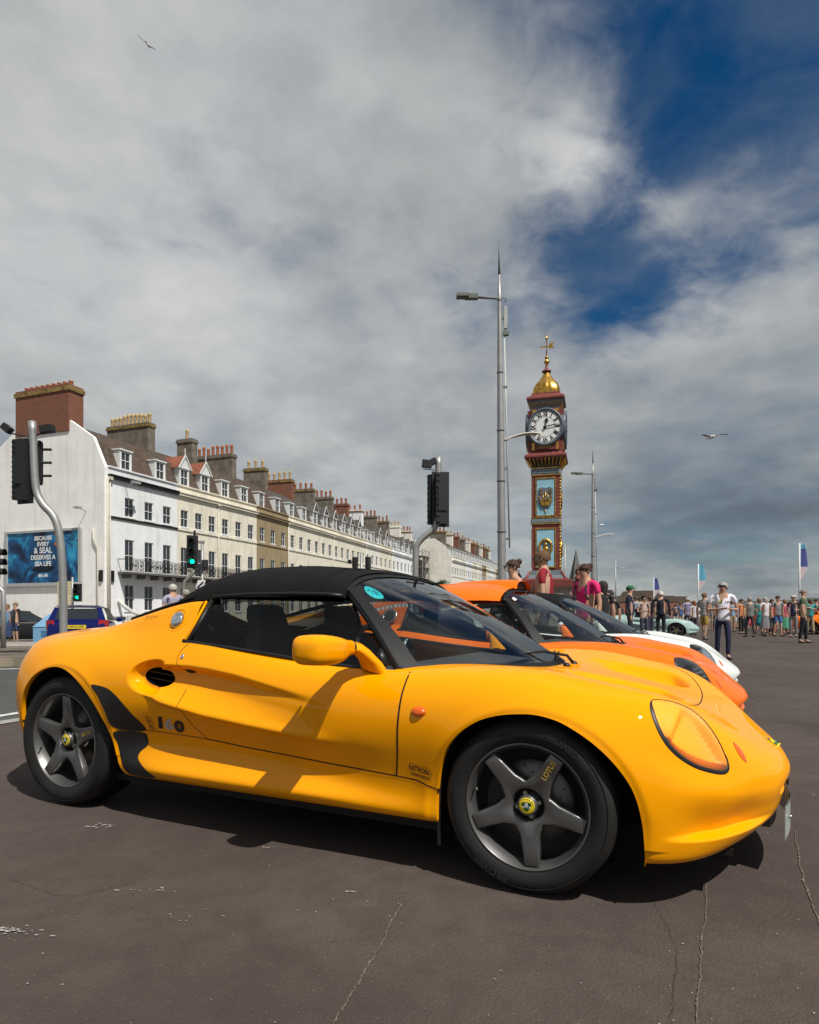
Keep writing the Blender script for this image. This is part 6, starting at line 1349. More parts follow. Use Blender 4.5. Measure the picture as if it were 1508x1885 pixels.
# church spire and far buildings by the sea front
sp = thing('church', 'small grey church spire behind the pink-topped woman', 'church', put(1061, 330, 0), .2); c = new(mat('spire_stone', (.13, .13, .12), .9)); c.box((0, 0, 8), (5.5, 5.5, 17)); c.add([(-2.9, -2.9, 16), (2.9, -2.9, 16), (2.9, 2.9, 16), (-2.9, 2.9, 16), (0, 0, 34)], [(0,1,4), (1,2,4), (2,3,4), (3,0,4)], False); c.build('tower', sp)
for i, (u, D, w_, h_, cm_, lb) in enumerate(((1232, 230, 14, 4.6, M_cream2, 'low cream seafront pavilion behind the turquoise flag'), (1262, 260, 12, 4.2, M_wwhite, 'low white seafront block left of the distant hills'), (1212, 210, 8, 6.0, M_brick, 'red brick house beyond the man in the dark jacket'), (1138, 180, 7, 5.2, M_brick, 'small brick building behind the thin lamp post'), (1180, 190, 8, 6.8, M_stack, 'grey-brown house far behind the floral blouse'), (1060, 170, 10, 6.5, M_cream, 'cream house far behind the women by the tower'), (1243, 300, 9, 8, M_tan, 'tan house rising over the cream pavilion'))):
    H = thing('far_building', lb, 'building', put(u, D, 0), .35); c = new(cm_); c.box((0, 0, h_*.4), (w_, 9, h_*.8)); c.build('wall', H); r_ = new(M_tiles); r_.prism([(-w_/2-.3, h_*.8), (w_/2+.3, h_*.8), (w_/2-1.5, h_*1.12), (-w_/2+1.5, h_*1.12)], 9.4, 'XZ', -4.7); r_.build('roof', H)
    for k in range(int(w_/2.6)):
        for z__ in np.arange(1.6, h_*.7, 3.0): o = new(M_pane); o.box((-w_/2+1.3+2.6*k, -4.52, z__), (1.1, .06, 1.5)); o.build('window', H)
# trees behind the roof
M_leaf = mat('leaf_green', (.045, .075, .02), .6, var=.45, vscale=1.2); M_bark = mat('bark', (.08, .06, .045), .9)
def tree(u, D, v_top, cw, label, seed, group='trees behind the cars'):
    rg = np.random.RandomState(seed); Ht = z_(v_top, D); root = thing('street_tree', label, 'tree', put(u, D, 0), 0, group); t = new(M_bark); t.tube([(0, 0, 0), (.1, 0, Ht*.4), (0, .1, Ht*.75)], [.2, .14, .05], 8)
    cl_ = [np.array((rg.uniform(-.42, .42)*cw, rg.uniform(-.4, .4)*cw, Ht*(.55+.36*rg.rand()))) for _ in range(26)]
    for c_ in cl_[:8]: t.tube([(0, 0, Ht*.4), tuple(c_)], [.07, .02], 5)
    t.build('trunk', root); lf = new(M_leaf)
    for c_ in cl_:
        for _ in range(95):
            d_ = rg.randn(3); d_ /= np.linalg.norm(d_); q = c_+d_*cw*.17*rg.rand()**.4*np.array((1, 1, .8)); a_ = rg.randn(3); a_ /= np.linalg.norm(a_); b_ = np.cross(a_, d_+.01); b_ /= np.linalg.norm(b_); s = .13+.10*rg.rand()
            lf.add([q-a_*s, q-b_*s*.6, q+a_*s, q+b_*s*.6], [(0,1,2,3)], False)
    o = lf.build('crown', root, recalc=False); tag(o, kind='stuff')
tree(790, 72, 1064, 4.2, 'bushy green tree top showing over the black soft top by the signal pole', 3); tree(752, 80, 1068, 3.5, 'lower green tree top left of the signal pole', 4)
# gulls
def gull(P, s, rz, label, up=.25, roll=0., kind='fly'):
    g = thing('seagull', label, 'seagull', P, rz); b = new(M_white, True); b.ball((0, 0, 0), .07*s, 12, 8, (2.9, 1, 1)); b.ball((.20*s, 0, .02*s), .045*s, 10, 6); b.use(M_amberdk); b.tube([(.24*s, 0, .02*s), (.30*s, 0, .005*s)], [.012*s, .003*s], 6); b.use(M_white)
    b.add([(-.18*s, -.03*s, 0), (-.18*s, .03*s, 0), (-.33*s, .08*s, 0), (-.33*s, -.08*s, 0)], [(0,1,2,3)], False); b.build('body', g)
    if kind == 'fly':
        for sd_ in (-1, 1):
            w = new(mat('gull_grey', (.35, .36, .38), .7), True); tip_ = mat('gull_black', (.03, .03, .03), .7); sec = [(0, .10, .04, 0), (.25, .105, .05, .5), (.42, .06, .02, .72), (.62, -.05, -.06, .55), (.72, -.12, -.13, .35)]
            rows = [[(x1*s, sd_*y_*s, (up*zf+roll*sd_*y_)*s), ((x1+x2)/2*s-.03*s, sd_*y_*s, (up*zf+roll*sd_*y_)*s+.015*s), ((x2-.10)*s, sd_*y_*s, (up*zf+roll*sd_*y_)*s)] for y_, x1, x2, zf in sec]
            w.grid(rows[:4]); w.use(tip_, True); w.grid(rows[3:]); w.build('wing', g, recalc=False)
    else: lg = new(M_amberdk); lg.tube([(0, .02, -.04*s), (0, .02, -.16*s)], .006, 5); lg.tube([(0, -.02, -.04*s), (0, -.02, -.16*s)], .006, 5); lg.build('legs', g)
gull(put(272, 30, z_(84, 30)), .62, R(80), 'small dark gull high in the upper left sky', .12, .9); gull(put(1310, 26, z_(805, 26)), 1.0, R(112), 'white gull gliding right of the clock tower', .14, -.12)
gull(put(1108, 35.6, z_(966, 35.6)+.0), .62, R(20), 'gull perched on the side lamp of the farther lamp post', kind='sit')
CR = -.4565; CD = np.array([math.cos(CR), math.sin(CR)]); CN = np.array([-math.sin(CR), math.cos(CR)])
def car_pt(dx, dy):      # world place of the rear-axle origin of a car shifted by (dx, dy) in the yellow car's axes
    o = np.array([.3822, 2.1277])-(2.30-dx)*CD+(.79+dy)*CN; return (o[0], o[1], 0)
Y1 = build_car(dict(paint=M_yellow, loc=car_pt(0, 0), rz=CR, roof='soft', guards=True, bucket=M_bucket, hi=True, label='yellow open sports car with black soft top, nearest to the camera'))
def at_surf(C, x, z, off=.001):
    """point and tangent frame on the near flank"""
    p = np.array((x, C['Y'](x, z)-off, z)); return p
def decal_text(C, body, x, z, size, m, name, rot=0., sx=1., sy=1., shear=0., bold=.0, parent=None, off=.0016):
    V, F = text_mesh(body, size, (sx, sy), shear, bold); c_, s_ = math.cos(rot), math.sin(rot); vs = []
    for v in V:
        xx, zz = x+c_*v[0]-s_*v[1], z+s_*v[0]+c_*v[1]; vs.append((xx, C['Y'](xx, zz)-off, zz))
    mb = new(m); mb.add(vs, F, False); return mb.build(name, parent or C['root'], recalc=False)
def flank_disc(C, x, z, rx, rz, m, name, bulge=.008, off=.001, rot=0., parent=None, n=28, ringm=None):
    mb = new(m, True); rows = []
    for k in range(7):
        q = k/6; row = []
        for i in range(n+1):
            th_ = 2*PI*i/n; a, b = rx*q*math.cos(th_), rz*q*math.sin(th_); xx, zz = x+a*math.cos(rot)-b*math.sin(rot), z+a*math.sin(rot)+b*math.cos(rot)
            row.append((xx, C['Y'](xx, zz)-off-bulge*(1-q**4), zz))
        rows.append(row)
    mb.grid(rows); return mb.build(name, parent or C['root'])
def surf_cast(C, p, n_):
    fl = np.array((1, -1 if p[1] > 0 else 1, 1.)); p_, q_ = np.array(p)*fl, np.array(n_)*fl; h = C['bv'].ray_cast(Vector(p_+q_*.3), Vector(-q_)); return (np.array(h[0])*fl, np.array(h[1])*fl) if h[0] is not None else (np.array(p), np.array(n_))
def car_common(C, hi=True, repeater=True):
    root = C['root']
    for nm in ('side_repeater',):
        o = flank_disc(C, 1.932, .579, .029, .0175, M_lamp, 'side_repeater', .013)
    # nose indicators
    for sgn in (-1, 1):
        nn = Vector((.60, -.35, .72)).normalized(); rows = []; p0 = np.array((2.903, -.514, .502)); p1 = np.array((2.945, -.508, .438)); sd_ = np.cross(p1-p0, np.array(nn)); sd_ /= np.linalg.norm(sd_)
        for k in range(13):
            f_ = k/12; c_ = p0*(1-f_)+p1*f_; wv = .0165*math.sin(PI*f_)**.8; row = []
            for v in (-1, -.5, 0, .5, 1):
                q, qn = surf_cast(C, c_+sd_*wv*v, np.array(nn)); qn = qn if qn@np.array(nn) > 0 else -qn
                q = q+qn*(.0015+.004*(1-v*v)*math.sin(PI*f_)); row.append((q[0], q[1] if sgn < 0 else -q[1], q[2]))
            rows.append(row)
        mb = new(M_lamp, True); mb.grid(rows); mb.build('indicator', root)
    # wipers (parked along the cowl)
    wp = new(M_black_sat); 
    wp.tube([(2.262, .12, .688), (2.235, .10, .728), (2.17, -.05, .752), (2.10, -.20, .752)], [.008, .007, .006, .005], 8)
    wp.tube([(2.26, -.02, .690), (2.235, .0, .71), (2.19, .10, .726), (2.14, .34, .728)], [.009, .007, .006, .005], 8); wp.tube([(2.215, .02, .712), (2.16, .20, .728), (2.09, .46, .728)], .004, 6)
    wp.ball((2.262, .12, .688), .016, 10, 6); wp.ball((2.262, -.03, .690), .016, 10, 6); wp.build('wiper', root)
    # lamp in the sail, lock, handle
    c_ = (.672, .889); ya = C['Y'](*c_); nn = C['NRM'](*c_); nn = nn if nn.y < 0 else -nn
    rc = new(C['paint'], True); P_ = Vector((c_[0], ya, c_[1])); t1 = Vector((1, 0, 0)); t1 = (t1-nn*t1.dot(nn)).normalized(); t2 = nn.cross(t1)
    A = []
    for (rr, dd) in ((.056, .0005), (.050, .004), (.045, .002), (.040, -.006), (.0365, -.012)):
        A.append([tuple(P_+t1*(rr*math.cos(2*PI*k/32))+t2*(rr*1.12*math.sin(2*PI*k/32))+nn*dd) for k in range(33)])
    rc.grid(A[:3]); o = rc.build('lamp_bezel', root)
    bl = new(M_chrome, True); A = []
    for k_ in range(9):
        a_ = k_/8*PI/2; A.append([tuple(P_+t1*(.035*math.sin(a_)*math.cos(2*PI*k/28))+t2*(.040*math.sin(a_)*math.sin(2*PI*k/28))+nn*(.022*math.cos(a_)+.002)) for k in range(29)])
    bl.grid(A); bl.build('fuel_cap', o)
    flank_disc(C, .786, .733, .0085, .011, M_chrome, 'door_lock', .004, parent=C['doors'][0])
    hd = new(M_black, True); rows = []
    for k in range(9):
        xx = .79+.062*k/8; hw_ = .0085*math.sin(PI*min(1, .15+k/8*.85)); rows.append([(xx, C['Y'](xx, .672-.004*k/8+q)-.0012, .672-.004*k/8+q) for q in (-hw_, hw_)])
    hd.grid(rows); hd.build('door_handle', C['doors'][0])
    # mud flap behind the front wheel, nose underside
    mf = new(M_black_sat); mf.box((1.975, -.70, .26), (.012, .17, .30), rz=.15); mf.build('mud_flap', root)
    gr = new(M_black); po_ = [(3.00-.28*(v/.46)**2, v) for v in np.linspace(-.46, .46, 17)]+[(2.68, .50), (2.68, -.50)]
    gr.prism([(a, b) for a, b in po_], .05, 'XY', .150); gr.prism([(3.055-.45*v*v, v) for v in np.linspace(-.27, .27, 11)]+[(2.9, .27), (2.9, -.27)], .05, 'XY', .172); gr.build('nose_grille', root)
car_common(Y1)
rt = Y1['root']
# front number plate, gently curved
pl_ = new(mat('plate_acrylic', (.42, .48, .46), .25), True); A = [[(3.100-.42*y_*y_, y_, z_) for z_ in (.138, .245)] for y_ in np.linspace(-.26, .26, 15)]
pl_.grid(A); pl_.grid([[(p[0]-.004, p[1], p[2]) for p in r_] for r_ in A]); pl_.grid([[A[0][0], A[0][1]], [(A[0][0][0]-.004, A[0][0][1], .125), (A[0][1][0]-.004, A[0][1][1], .235)]])
po = pl_.build('number_plate', rt)
sc_ = new(M_steel); sc_.ball((3.088, -.205, .20), .007, 8, 6); sc_.ball((3.088, .205, .20), .007, 8, 6); sc_.build('screw', po)
te = new(M_black_sat, True); te.tube([(3.088, -.06+.028*math.cos(2*PI*k/20), .300+.018*math.sin(2*PI*k/20)) for k in range(21)], .004, 8, False); te.build('towing_eye', rt)
# nose badge
def badge(C, m1, m2):
    nn = Vector((.52, -.02, .85)).normalized(); c0_ = np.array((3.045, -.0, .435)); t1 = Vector((0, 1, 0)); t2 = nn.cross(t1)
    for (ra, m, off, nm) in ((.030, m1, .0006, 'badge'), (.020, m2, .0018, 'badge_emblem')):
        rows = []
        for k in range(4):
            row = []
            for i in range(25):
                a_ = 2*PI*i/24; r_ = ra*k/3*(1 if nm == 'badge' else (1-.22*math.cos(3*a_+PI/2))); q, qn = surf_cast(C, c0_+np.array(t1)*r_*math.cos(a_)+np.array(t2)*r_*1.0*math.sin(a_), np.array(nn)); row.append(tuple(q+np.array(nn)*(off+.001*(1-k/3))))
            rows.append(row)
        mb = new(m, True); mb.grid(rows)
        if nm == 'badge': bo = mb.build(nm, C['root'])
        else: mb.build(nm, bo)
badge(Y1, M_capyel, M_green)
# bonnet access panel line
def hood_line(C, pts, wd, m, nm='panel_line'):
    pl = csp([np.array(p) for p in pts], 50); rows = []
    for i, p in enumerate(pl):
        tg = pl[min(i+1, len(pl)-1)]-pl[max(i-1, 0)]; tg /= np.linalg.norm(tg); nn = np.array((-tg[1], tg[0])); row = []
        for s_ in (-1, 1):
            q = p+nn*wd/2*s_; h = C['bv'].ray_cast(Vector((q[0], -abs(q[1]), 1.2)), Vector((0, 0, -1))); zz = h[0].z if h[0] else .6
            row.append((q[0], q[1], zz+.0012))
        rows.append(row)
    mb = new(m, True); mb.grid(rows); return mb.build(nm, C['root'])
hood_line(Y1, [(2.60, -.56), (2.68, -.53), (2.745, -.44), (2.785, -.25), (2.795, 0), (2.785, .25), (2.745, .44), (2.68, .53), (2.60, .56)], .004, M_black)
# lettering on the flank
def sport160(C):
    g = bpy.data.objects.new('model_lettering', None); COL.objects.link(g); g.parent = C['root']
    decal_text(C, 'SPORT', .622, .440, .034, M_darkprint, 'word', rot=PI/2, sx=.62, sy=1.35, bold=-.0002, parent=g)
    for ch, xx, m in (('1', .672, M_darkprint), ('6', .718, M_silverprint), ('0', .774, M_darkprint)):
        decal_text(C, ch, xx, .438-(xx-.72)*.10, .068, m, 'digit', sx=1.45, sy=1.0, shear=.25, bold=(.0028 if ch == '6' else .0048), parent=g, off=.0018)
sport160(Y1)
g = bpy.data.objects.new('flank_sticker', None); COL.objects.link(g); g.parent = rt
decal_text(Y1, 'NITRON-', 1.928, .372, .0265, M_darkprint, 'word', rot=-.16, sx=.78, bold=.0006, parent=g); decal_text(Y1, 'RACING SHOCKS', 1.930, .349, .0115, M_darkprint, 'word', rot=-.16, sx=.86, bold=.0003, parent=g)
ov = []
for k in range(49):
    a_ = 2*PI*k/48; cx_, cz_ = .030*np.sign(math.cos(a_))+.0165*math.cos(a_), .0165*math.sin(a_)
    ov.append((1.928+cx_, .372+cz_-cx_*.16))
Y1['ribbon'](ov, .0014, M_darkprint, 'outline', off=.0015, parent=g)
sq = []
for k in range(120):
    f_ = k/119; sq.append((.42+.105*f_+.004*math.sin(f_*37), .895+.012*f_+.010*math.sin(f_*41+1)*(1 if f_ < .25 or .5 < f_ < .65 else .45)))
Y1['ribbon'](sq, .0011, M_darkprint, 'signature', off=.0014)
# sticker in the windscreen, inside of the glass
V_ = [Y1['screen'](-.86, .80)]
st = new(M_teal, True); rows = []
for k in range(5):
    rows.append([tuple(np.array(Y1['screen'](-.79+.062*k/4*math.cos(2*PI*i/24), .835+.085*k/4*math.sin(2*PI*i/24)))+np.array((-.002, 0, -.010))) for i in range(25)])
st.grid(rows); so_ = st.build('windscreen_sticker', rt)
st = new(mat('teal_dark_print', (.01, .22, .26), .5), True); [st.add([tuple(np.array(Y1['screen'](-.79+a_+.010*math.cos(q), .835+b_+.006*math.sin(q)))+np.array((-.002, 0, -.0085))) for q in np.linspace(0, 2*PI, 7)[:-1]], [tuple(range(6))]) for a_, b_ in RNG.uniform((-.038, -.04), (.038, .04), (16, 2))]; st.build('print', so_)
# tyre lettering
for o in [o for o in rt.children if o.name.startswith('wheel') and o.location.y < 0 and abs(o.location.x-2.3) < .1]:
    V, F = text_mesh('PROXES', .030, (1.15, 1), bold=.0004); mb = new(mat('tyre_letter', (.030, .029, .028), .45)); r0 = .247; yy_ = -.195/2-.0085
    def wrap(V, a0, r0): return [((r0+v[1])*math.cos(a0-v[0]/r0), yy_, (r0+v[1])*math.sin(a0-v[0]/r0)) for v in V]
    mb.add(wrap(V, R(62), r0), F, False); mb.build('tyre_lettering', o); mb = new(mat('tyre_letter'))
    V, F = text_mesh('R888', .022, (1.1, 1), bold=.0003); mb.add(wrap(V, R(30), r0), F, False); mb.build('tyre_lettering', o); mb = new(mat('tyre_letter')); V, F = text_mesh('PROXES', .030, (1.15, 1), bold=.0004); mb.add(wrap(V, R(242), r0), F, False)
    mb.build('tyre_lettering', o)
# ---- the two cars beyond
O2 = build_car(dict(paint=M_orange, loc=car_pt(-.09, 2.2), rz=CR+.005, roof='hard', hdr=.06, hi=False, hl=True, bucket=M_black_sat, label='orange sports coupe with roof scoop parked between the yellow and the white car'))
car_common(O2)
def fuel_ring(C):
    c_ = (.672, .889); nn = C['NRM'](*c_); nn = nn if nn.y < 0 else -nn; P_ = Vector((c_[0], C['Y'](*c_), c_[1])); t1 = Vector((1, 0, 0)); t1 = (t1-nn*t1.dot(nn)).normalized(); t2 = nn.cross(t1)
    for m, prof, nm in ((M_steel, ((.064, .026), (.060, .030), (.046, .030), (.044, .026)), 'filler_ring'), (M_black_sat, ((.045, .027), (.030, .031), (.001, .031)), 'filler_cap')):
        new(m, True).grid([[tuple(P_+t1*(rr*math.cos(2*PI*k/32))+t2*(rr*math.sin(2*PI*k/32))+nn*dd) for k in range(33)] for rr, dd in prof]).build(nm, C['root'])
fuel_ring(O2)
O2['strip'](-.87, -.80, .84, .90, M_white, .006, 'windscreen_sticker', n1=3, n2=3)
W3 = build_car(dict(paint=M_whitecar, loc=car_pt(-.11, 4.15), rz=CR+.02, roof='soft', hi=False, hl=True, ducts=False, bucket=M_chrome, label='white sports car with black soft top, third in the row'))
car_common(W3)
# ------------------------------------------------------------------ people
def skin_mesh(name, verts, edges, rads, m, parent, sub=1, root_i=0):
    me = bpy.data.meshes.new(name); me.from_pydata([tuple(v) for v in verts], edges, []); o = bpy.data.objects.new(name, me); COL.objects.link(o)
    md = o.modifiers.new('skin', 'SKIN'); md.use_smooth_shade = True
    if sub: o.modifiers.new('sub', 'SUBSURF').levels = sub
    for i, r_ in enumerate(rads):
        sv = me.skin_vertices[0].data[i]; sv.radius = (r_, r_) if not isinstance(r_, tuple) else r_; sv.use_root = (i == root_i)
    return o, m, parent
PENDING = []
def flush_people():
    dg = bpy.context.evaluated_depsgraph_get()
    for o, m, parent, nm in PENDING:
        me = bpy.data.meshes.new_from_object(o.evaluated_get(dg)); me.materials.clear(); me.materials.append(m); me.polygons.foreach_set('use_smooth', [True]*len(me.polygons)); me.name = nm
        old = o.data; n2 = bpy.data.objects.new(nm, me); COL.objects.link(n2); n2.parent = parent; bpy.data.objects.remove(o); bpy.data.meshes.remove(old)
    PENDING.clear()
def person(u, D, H, rz, label, top=(.5,.5,.5), bottom=(.05,.05,.08), shoes=(.04,.035,.03), hair=(.06,.04,.03), skin=(.48,.29,.20), legs='trousers', sleeve='short', arms='down', stride=0., hairstyle='short', build=1., glasses=False, near=False, cap=None, bag=None, z=0., lean=0., group=None, top_mat=None, head_turn=0.):
    root = thing('person', label, 'person', put(u, D, z), rz, group)
    sM = mat('skin_%.2f_%.2f' % skin[:2], skin, .55); tM = top_mat or mat('cloth_%.2f_%.2f_%.2f' % top, top, .85, var=.10, vscale=4); bM = mat('cloth_%.2f_%.2f_%.2f' % bottom, bottom, .85, var=.10, vscale=4); hM = mat('hair_%.2f_%.2f_%.2f' % hair, hair, .8, var=.3, vscale=30); shM = mat('shoe_%.2f' % shoes[0], shoes, .6)
    h = H; b = build
    J = {'pel': (0, 0, .53), 'wai': (0, 0, .61), 'che': (0, .005, .72), 'nkb': (0, .01, .838), 'nek': (0, 0, .865), 'hd1': (0, -.012, .905), 'hd2': (0, -.008, .952)}
    for s, k in ((-1, 'r'), (1, 'l')):
        st = stride*s
        J['hip'+k] = (s*.052, 0, .50); J['kne'+k] = (s*.058, -st*.10-(.012), .285); J['ank'+k] = (s*.056, -st*.17+.01, .045+abs(min(0, st))*.03); J['toe'+k] = (s*.066, -st*.17-.085, .018); J['hee'+k] = (s*.056, -st*.17+.022, .022)
        J['sho'+k] = (s*.112*b, .01, .812)
        am = arms if isinstance(arms, str) else arms[0 if s < 0 else 1]
        if am == 'down': J['elb'+k] = (s*.135*b, .02+st*.03, .635); J['wri'+k] = (s*.142*b, -.015+st*.07, .49)
        elif am == 'front': J['elb'+k] = (s*.150*b, .015, .64); J['wri'+k] = (s*.055, -.125, .655)
        elif am == 'up': J['elb'+k] = (s*.15*b, -.06, .70); J['wri'+k] = (s*.06, -.12, .83)
        elif am == 'out': J['elb'+k] = (s*.165*b, -.03, .67); J['wri'+k] = (s*.20*b, -.14, .64)
        elif am == 'back': J['elb'+k] = (s*.15*b, .06, .65); J['wri'+k] = (s*.05, .10, .56)
        w_, e_ = np.array(J['wri'+k]), np.array(J['elb'+k]); d_ = (w_-e_)/np.linalg.norm(w_-e_); J['han'+k] = tuple(w_+d_*.045)
    for k in J:
        p = J[k]; J[k] = np.array((p[0], p[1]-lean*max(0, p[2]-.5), p[2]))*h
    Rr = {'pel': .066, 'wai': .062, 'che': .072, 'nkb': .038, 'nek': .034, 'hd1': (.044, .054), 'hd2': (.048, .056), 'hip': .045, 'kne': .031, 'ank': .020, 'toe': .014, 'hee': .017, 'sho': .026, 'elb': .021, 'wri': .014, 'han': .016}
    def rad(k, add=0.):
        r_ = Rr.get(k, Rr.get(k[:-1])); bb = b if k in ('pel', 'wai', 'che') else 1.
        return tuple((q*bb+add)*h for q in (r_ if isinstance(r_, tuple) else ((r_*1.25, r_*.86) if k in ('pel', 'wai', 'che') else (r_, r_))))
    def skin_part(nm, keys, links, m, add=0., over=None, sub=1):
        idx = {k: i for i, k in enumerate(keys)}; over = over or {}
        V = [J[k] for k in keys]; E = [(idx[a], idx[c]) for a, c in links]; rr_ = [tuple(q*h for q in over[k]) if k in over else rad(k, add) for k in keys]
        o, _, _ = skin_mesh(nm, V, E, rr_, m, root, sub); PENDING.append((o, m, root, nm))
    body_k = ['pel', 'wai', 'che', 'nkb', 'nek', 'hd1', 'hd2']; body_l = [('pel', 'wai'), ('wai', 'che'), ('che', 'nkb'), ('nkb', 'nek'), ('nek', 'hd1'), ('hd1', 'hd2')]
    for k in 'rl':
        body_k += [q+k for q in ('hip', 'kne', 'ank', 'toe', 'sho', 'elb', 'wri', 'han')]; body_l += [('pel', 'hip'+k), ('hip'+k, 'kne'+k), ('kne'+k, 'ank'+k), ('ank'+k, 'toe'+k), ('nkb', 'sho'+k), ('sho'+k, 'elb'+k), ('elb'+k, 'wri'+k), ('wri'+k, 'han'+k)]
    if near:
        for k, s in (('r', -1), ('l', 1)):
            w_, hn = J['wri'+k], J['han'+k]; d_ = (hn-w_)/np.linalg.norm(hn-w_); sd_ = np.cross(d_, np.array((0, 0, 1.))); sd_ = sd_/max(np.linalg.norm(sd_), 1e-6) if np.linalg.norm(sd_) > .1 else np.array((0, 1., 0)); bn = np.cross(d_, sd_)
            for i, (off, L) in enumerate(((-1.4, .040), (-.5, .046), (.4, .044), (1.25, .034), (-2.0, .022))):
                a_ = hn+sd_*off*.0085*h; 
                if i == 4: a_ = w_+d_*.018*h+sd_*-.014*h
                m1 = a_+d_*L*.5*h+(sd_*-.010*h if i == 4 else 0); m2 = a_+d_*L*.88*h+bn*.012*h*(1 if s > 0 else -1)
                J['f%d%s1' % (i, k)] = m1; J['f%d%s2' % (i, k)] = m2; Rr['f%d%s1' % (i, k)] = .0052; Rr['f%d%s2' % (i, k)] = .0045; body_k += ['f%d%s1' % (i, k), 'f%d%s2' % (i, k)]; body_l += [('han'+k if i < 4 else 'wri'+k, 'f%d%s1' % (i, k)), ('f%d%s1' % (i, k), 'f%d%s2' % (i, k))]
    skin_part('body', body_k, body_l, sM, 0.)
    # head details turn with the head
    hc = (J['hd1']+J['hd2'])/2; e = bpy.data.objects.new('head_detail', None) if False else None
    ct, stn = math.cos(head_turn), math.sin(head_turn)
    def hp(x, y, z_): x, y = x*ct-y*stn, x*stn+y*ct; return tuple(hc+np.array((x, y, z_))*h)
    f = new(sM, True); f.tube([hp(0, -.058, .008), hp(0, -.073, -.008), hp(0, -.060, -.013)], [.006*h, .010*h, .007*h], 6)
    for s in (-1, 1): f.tube([hp(s*.047, .0, .008), hp(s*.053, .004, 0), hp(s*.047, .002, -.012)], .006*h, 5)
    f.use(mat('lip', (.32, .13, .10), .5)); f.tube([hp(-.013, -.057, -.027), hp(0, -.061, -.026), hp(.013, -.057, -.027)], .004*h, 5)
    if not glasses:
        f.use(M_black); [f.ball(hp(s*.018, -.056, .008), .0050*h, 6, 4) for s in (-1, 1)]
    f.build('face', root)
    if glasses:
        g = new(M_black_sat); [g.box(hp(s*.019, -.063, .010), (.030*h, .008*h, .018*h), rz=head_turn) for s in (-1, 1)]; [g.tube([hp(s*.036, -.055, .013), hp(s*.049, .005, .012)], .003*h, 4) for s in (-1, 1)]; g.build('sunglasses', root)
    hr = new(hM, True); rows = []
    drop = {'short': -.012, 'grey': -.010, 'bun': -.004, 'long': -.10, 'curly': -.03}.get(hairstyle, -.012)
    for i in range(9):
        row = []
        for k in range(21):
            q = 2*PI*k/20; back = .5+.5*math.sin(q)          # +y is the back of the head
            zlow = .022 if back < .25 else .022+(drop-.022)*min(1, (back-.25)/.45)
            fz = i/8; zz = .070-(.070-zlow)*fz**1.2; 
            rr_ = math.sqrt(max(.0, 1-((zz-.004)/.066)**2)) if zz > .004 else 1-.15*max(0, (-zz)/.1)
            k_ = 1.0+(.09*math.sin(q*7+i*2)+.06*math.sin(q*11+i*5) if hairstyle == 'curly' else .025*math.sin(q*9+i))
            row.append(hp(.0560*rr_*math.cos(q)*k_*1.03, (.0640*rr_*math.sin(q)+.006)*k_, zz+(.004 if hairstyle != 'curly' else .008)))
        rows.append(row)
    hr.grid(rows)
    if hairstyle == 'bun': hr.ball(hp(.01, .058, .052), .026*h, 10, 7)
    if hairstyle == 'beard' or cap == 'beard': hr.grid([[hp(.049*math.cos(q), -.055*math.sin(q)-.006, z_) for q in np.linspace(-.1, PI+.1, 11)] for z_ in (-.012, -.032, -.048)])
    hr.build('hair', root)
    if cap and cap != 'beard':
        c = new(mat('cap_%.2f_%.2f' % cap[:2], cap, .8), True); c.grid([[hp(.060*math.cos(q)*r_, .066*math.sin(q)*r_+.004, z_) for q in np.linspace(0, 2*PI, 19)] for r_, z_ in ((1, .022), (1.02, .040), (.85, .062), (.5, .074), (.02, .078))]); c.box(hp(0, -.075, .028), (.075*h, .06*h, .008*h), rz=head_turn); c.build('cap', root)
    # clothes
    if top is not None:
        J['plo'] = J['pel']+np.array((0, 0, -.045*h)); ks = ['plo', 'pel', 'wai', 'che', 'nkb', 'shor', 'shol']; ln = [('plo', 'pel'), ('pel', 'wai'), ('wai', 'che'), ('che', 'nkb'), ('nkb', 'shor'), ('nkb', 'shol')]; ov = {'nkb': (.040, .038), 'plo': (.084*b, .066*b), 'pel': (.086*b, .068*b), 'wai': (.074*b, .058*b), 'che': (.084*b, .066*b)}
        if sleeve == 'none': ks = ks[:4]; ln = ln[:3]
        for k in 'rl':
            if sleeve == 'short': J['slv'+k] = J['sho'+k]*.42+J['elb'+k]*.58; Rr['slv'] = .031; ks.append('slv'+k); ln.append(('sho'+k, 'slv'+k)); ov['slv'+k] = (.029, .031)
            elif sleeve == 'long': ks += ['elb'+k, 'wri'+k]; ln += [('sho'+k, 'elb'+k), ('elb'+k, 'wri'+k)]
        if legs == 'dress':
            J['hem'] = J['pel']*np.array((1, 1, .40)); ks.append('hem'); ln.append(('plo', 'hem')); ov['hem'] = (.10, .085)
        skin_part('top', ks, ln, tM, .0055, ov)
    if legs in ('trousers', 'shorts'):
        ks = ['pel']; ln = []; J['belt'] = J['pel']*.45+J['wai']*.55; Rr['belt'] = .060; ks.append('belt'); ln.append(('pel', 'belt')); ov = {'belt': (.066*b, .050*b)}
        for k in 'rl':
            if legs == 'trousers': J['cuf'+k] = J['ank'+k]+np.array((0, 0, .012*h)); ks += ['hip'+k, 'kne'+k, 'cuf'+k]; ln += [('pel', 'hip'+k), ('hip'+k, 'kne'+k), ('kne'+k, 'cuf'+k)]; ov['cuf'+k] = (.030, .030)
            else: J['cuf'+k] = J['kne'+k]*.92+J['hip'+k]*.08; ks += ['hip'+k, 'cuf'+k]; ln += [('pel', 'hip'+k), ('hip'+k, 'cuf'+k)]; ov['cuf'+k] = (.044, .044); ov['hip'+k] = (.054, .054)
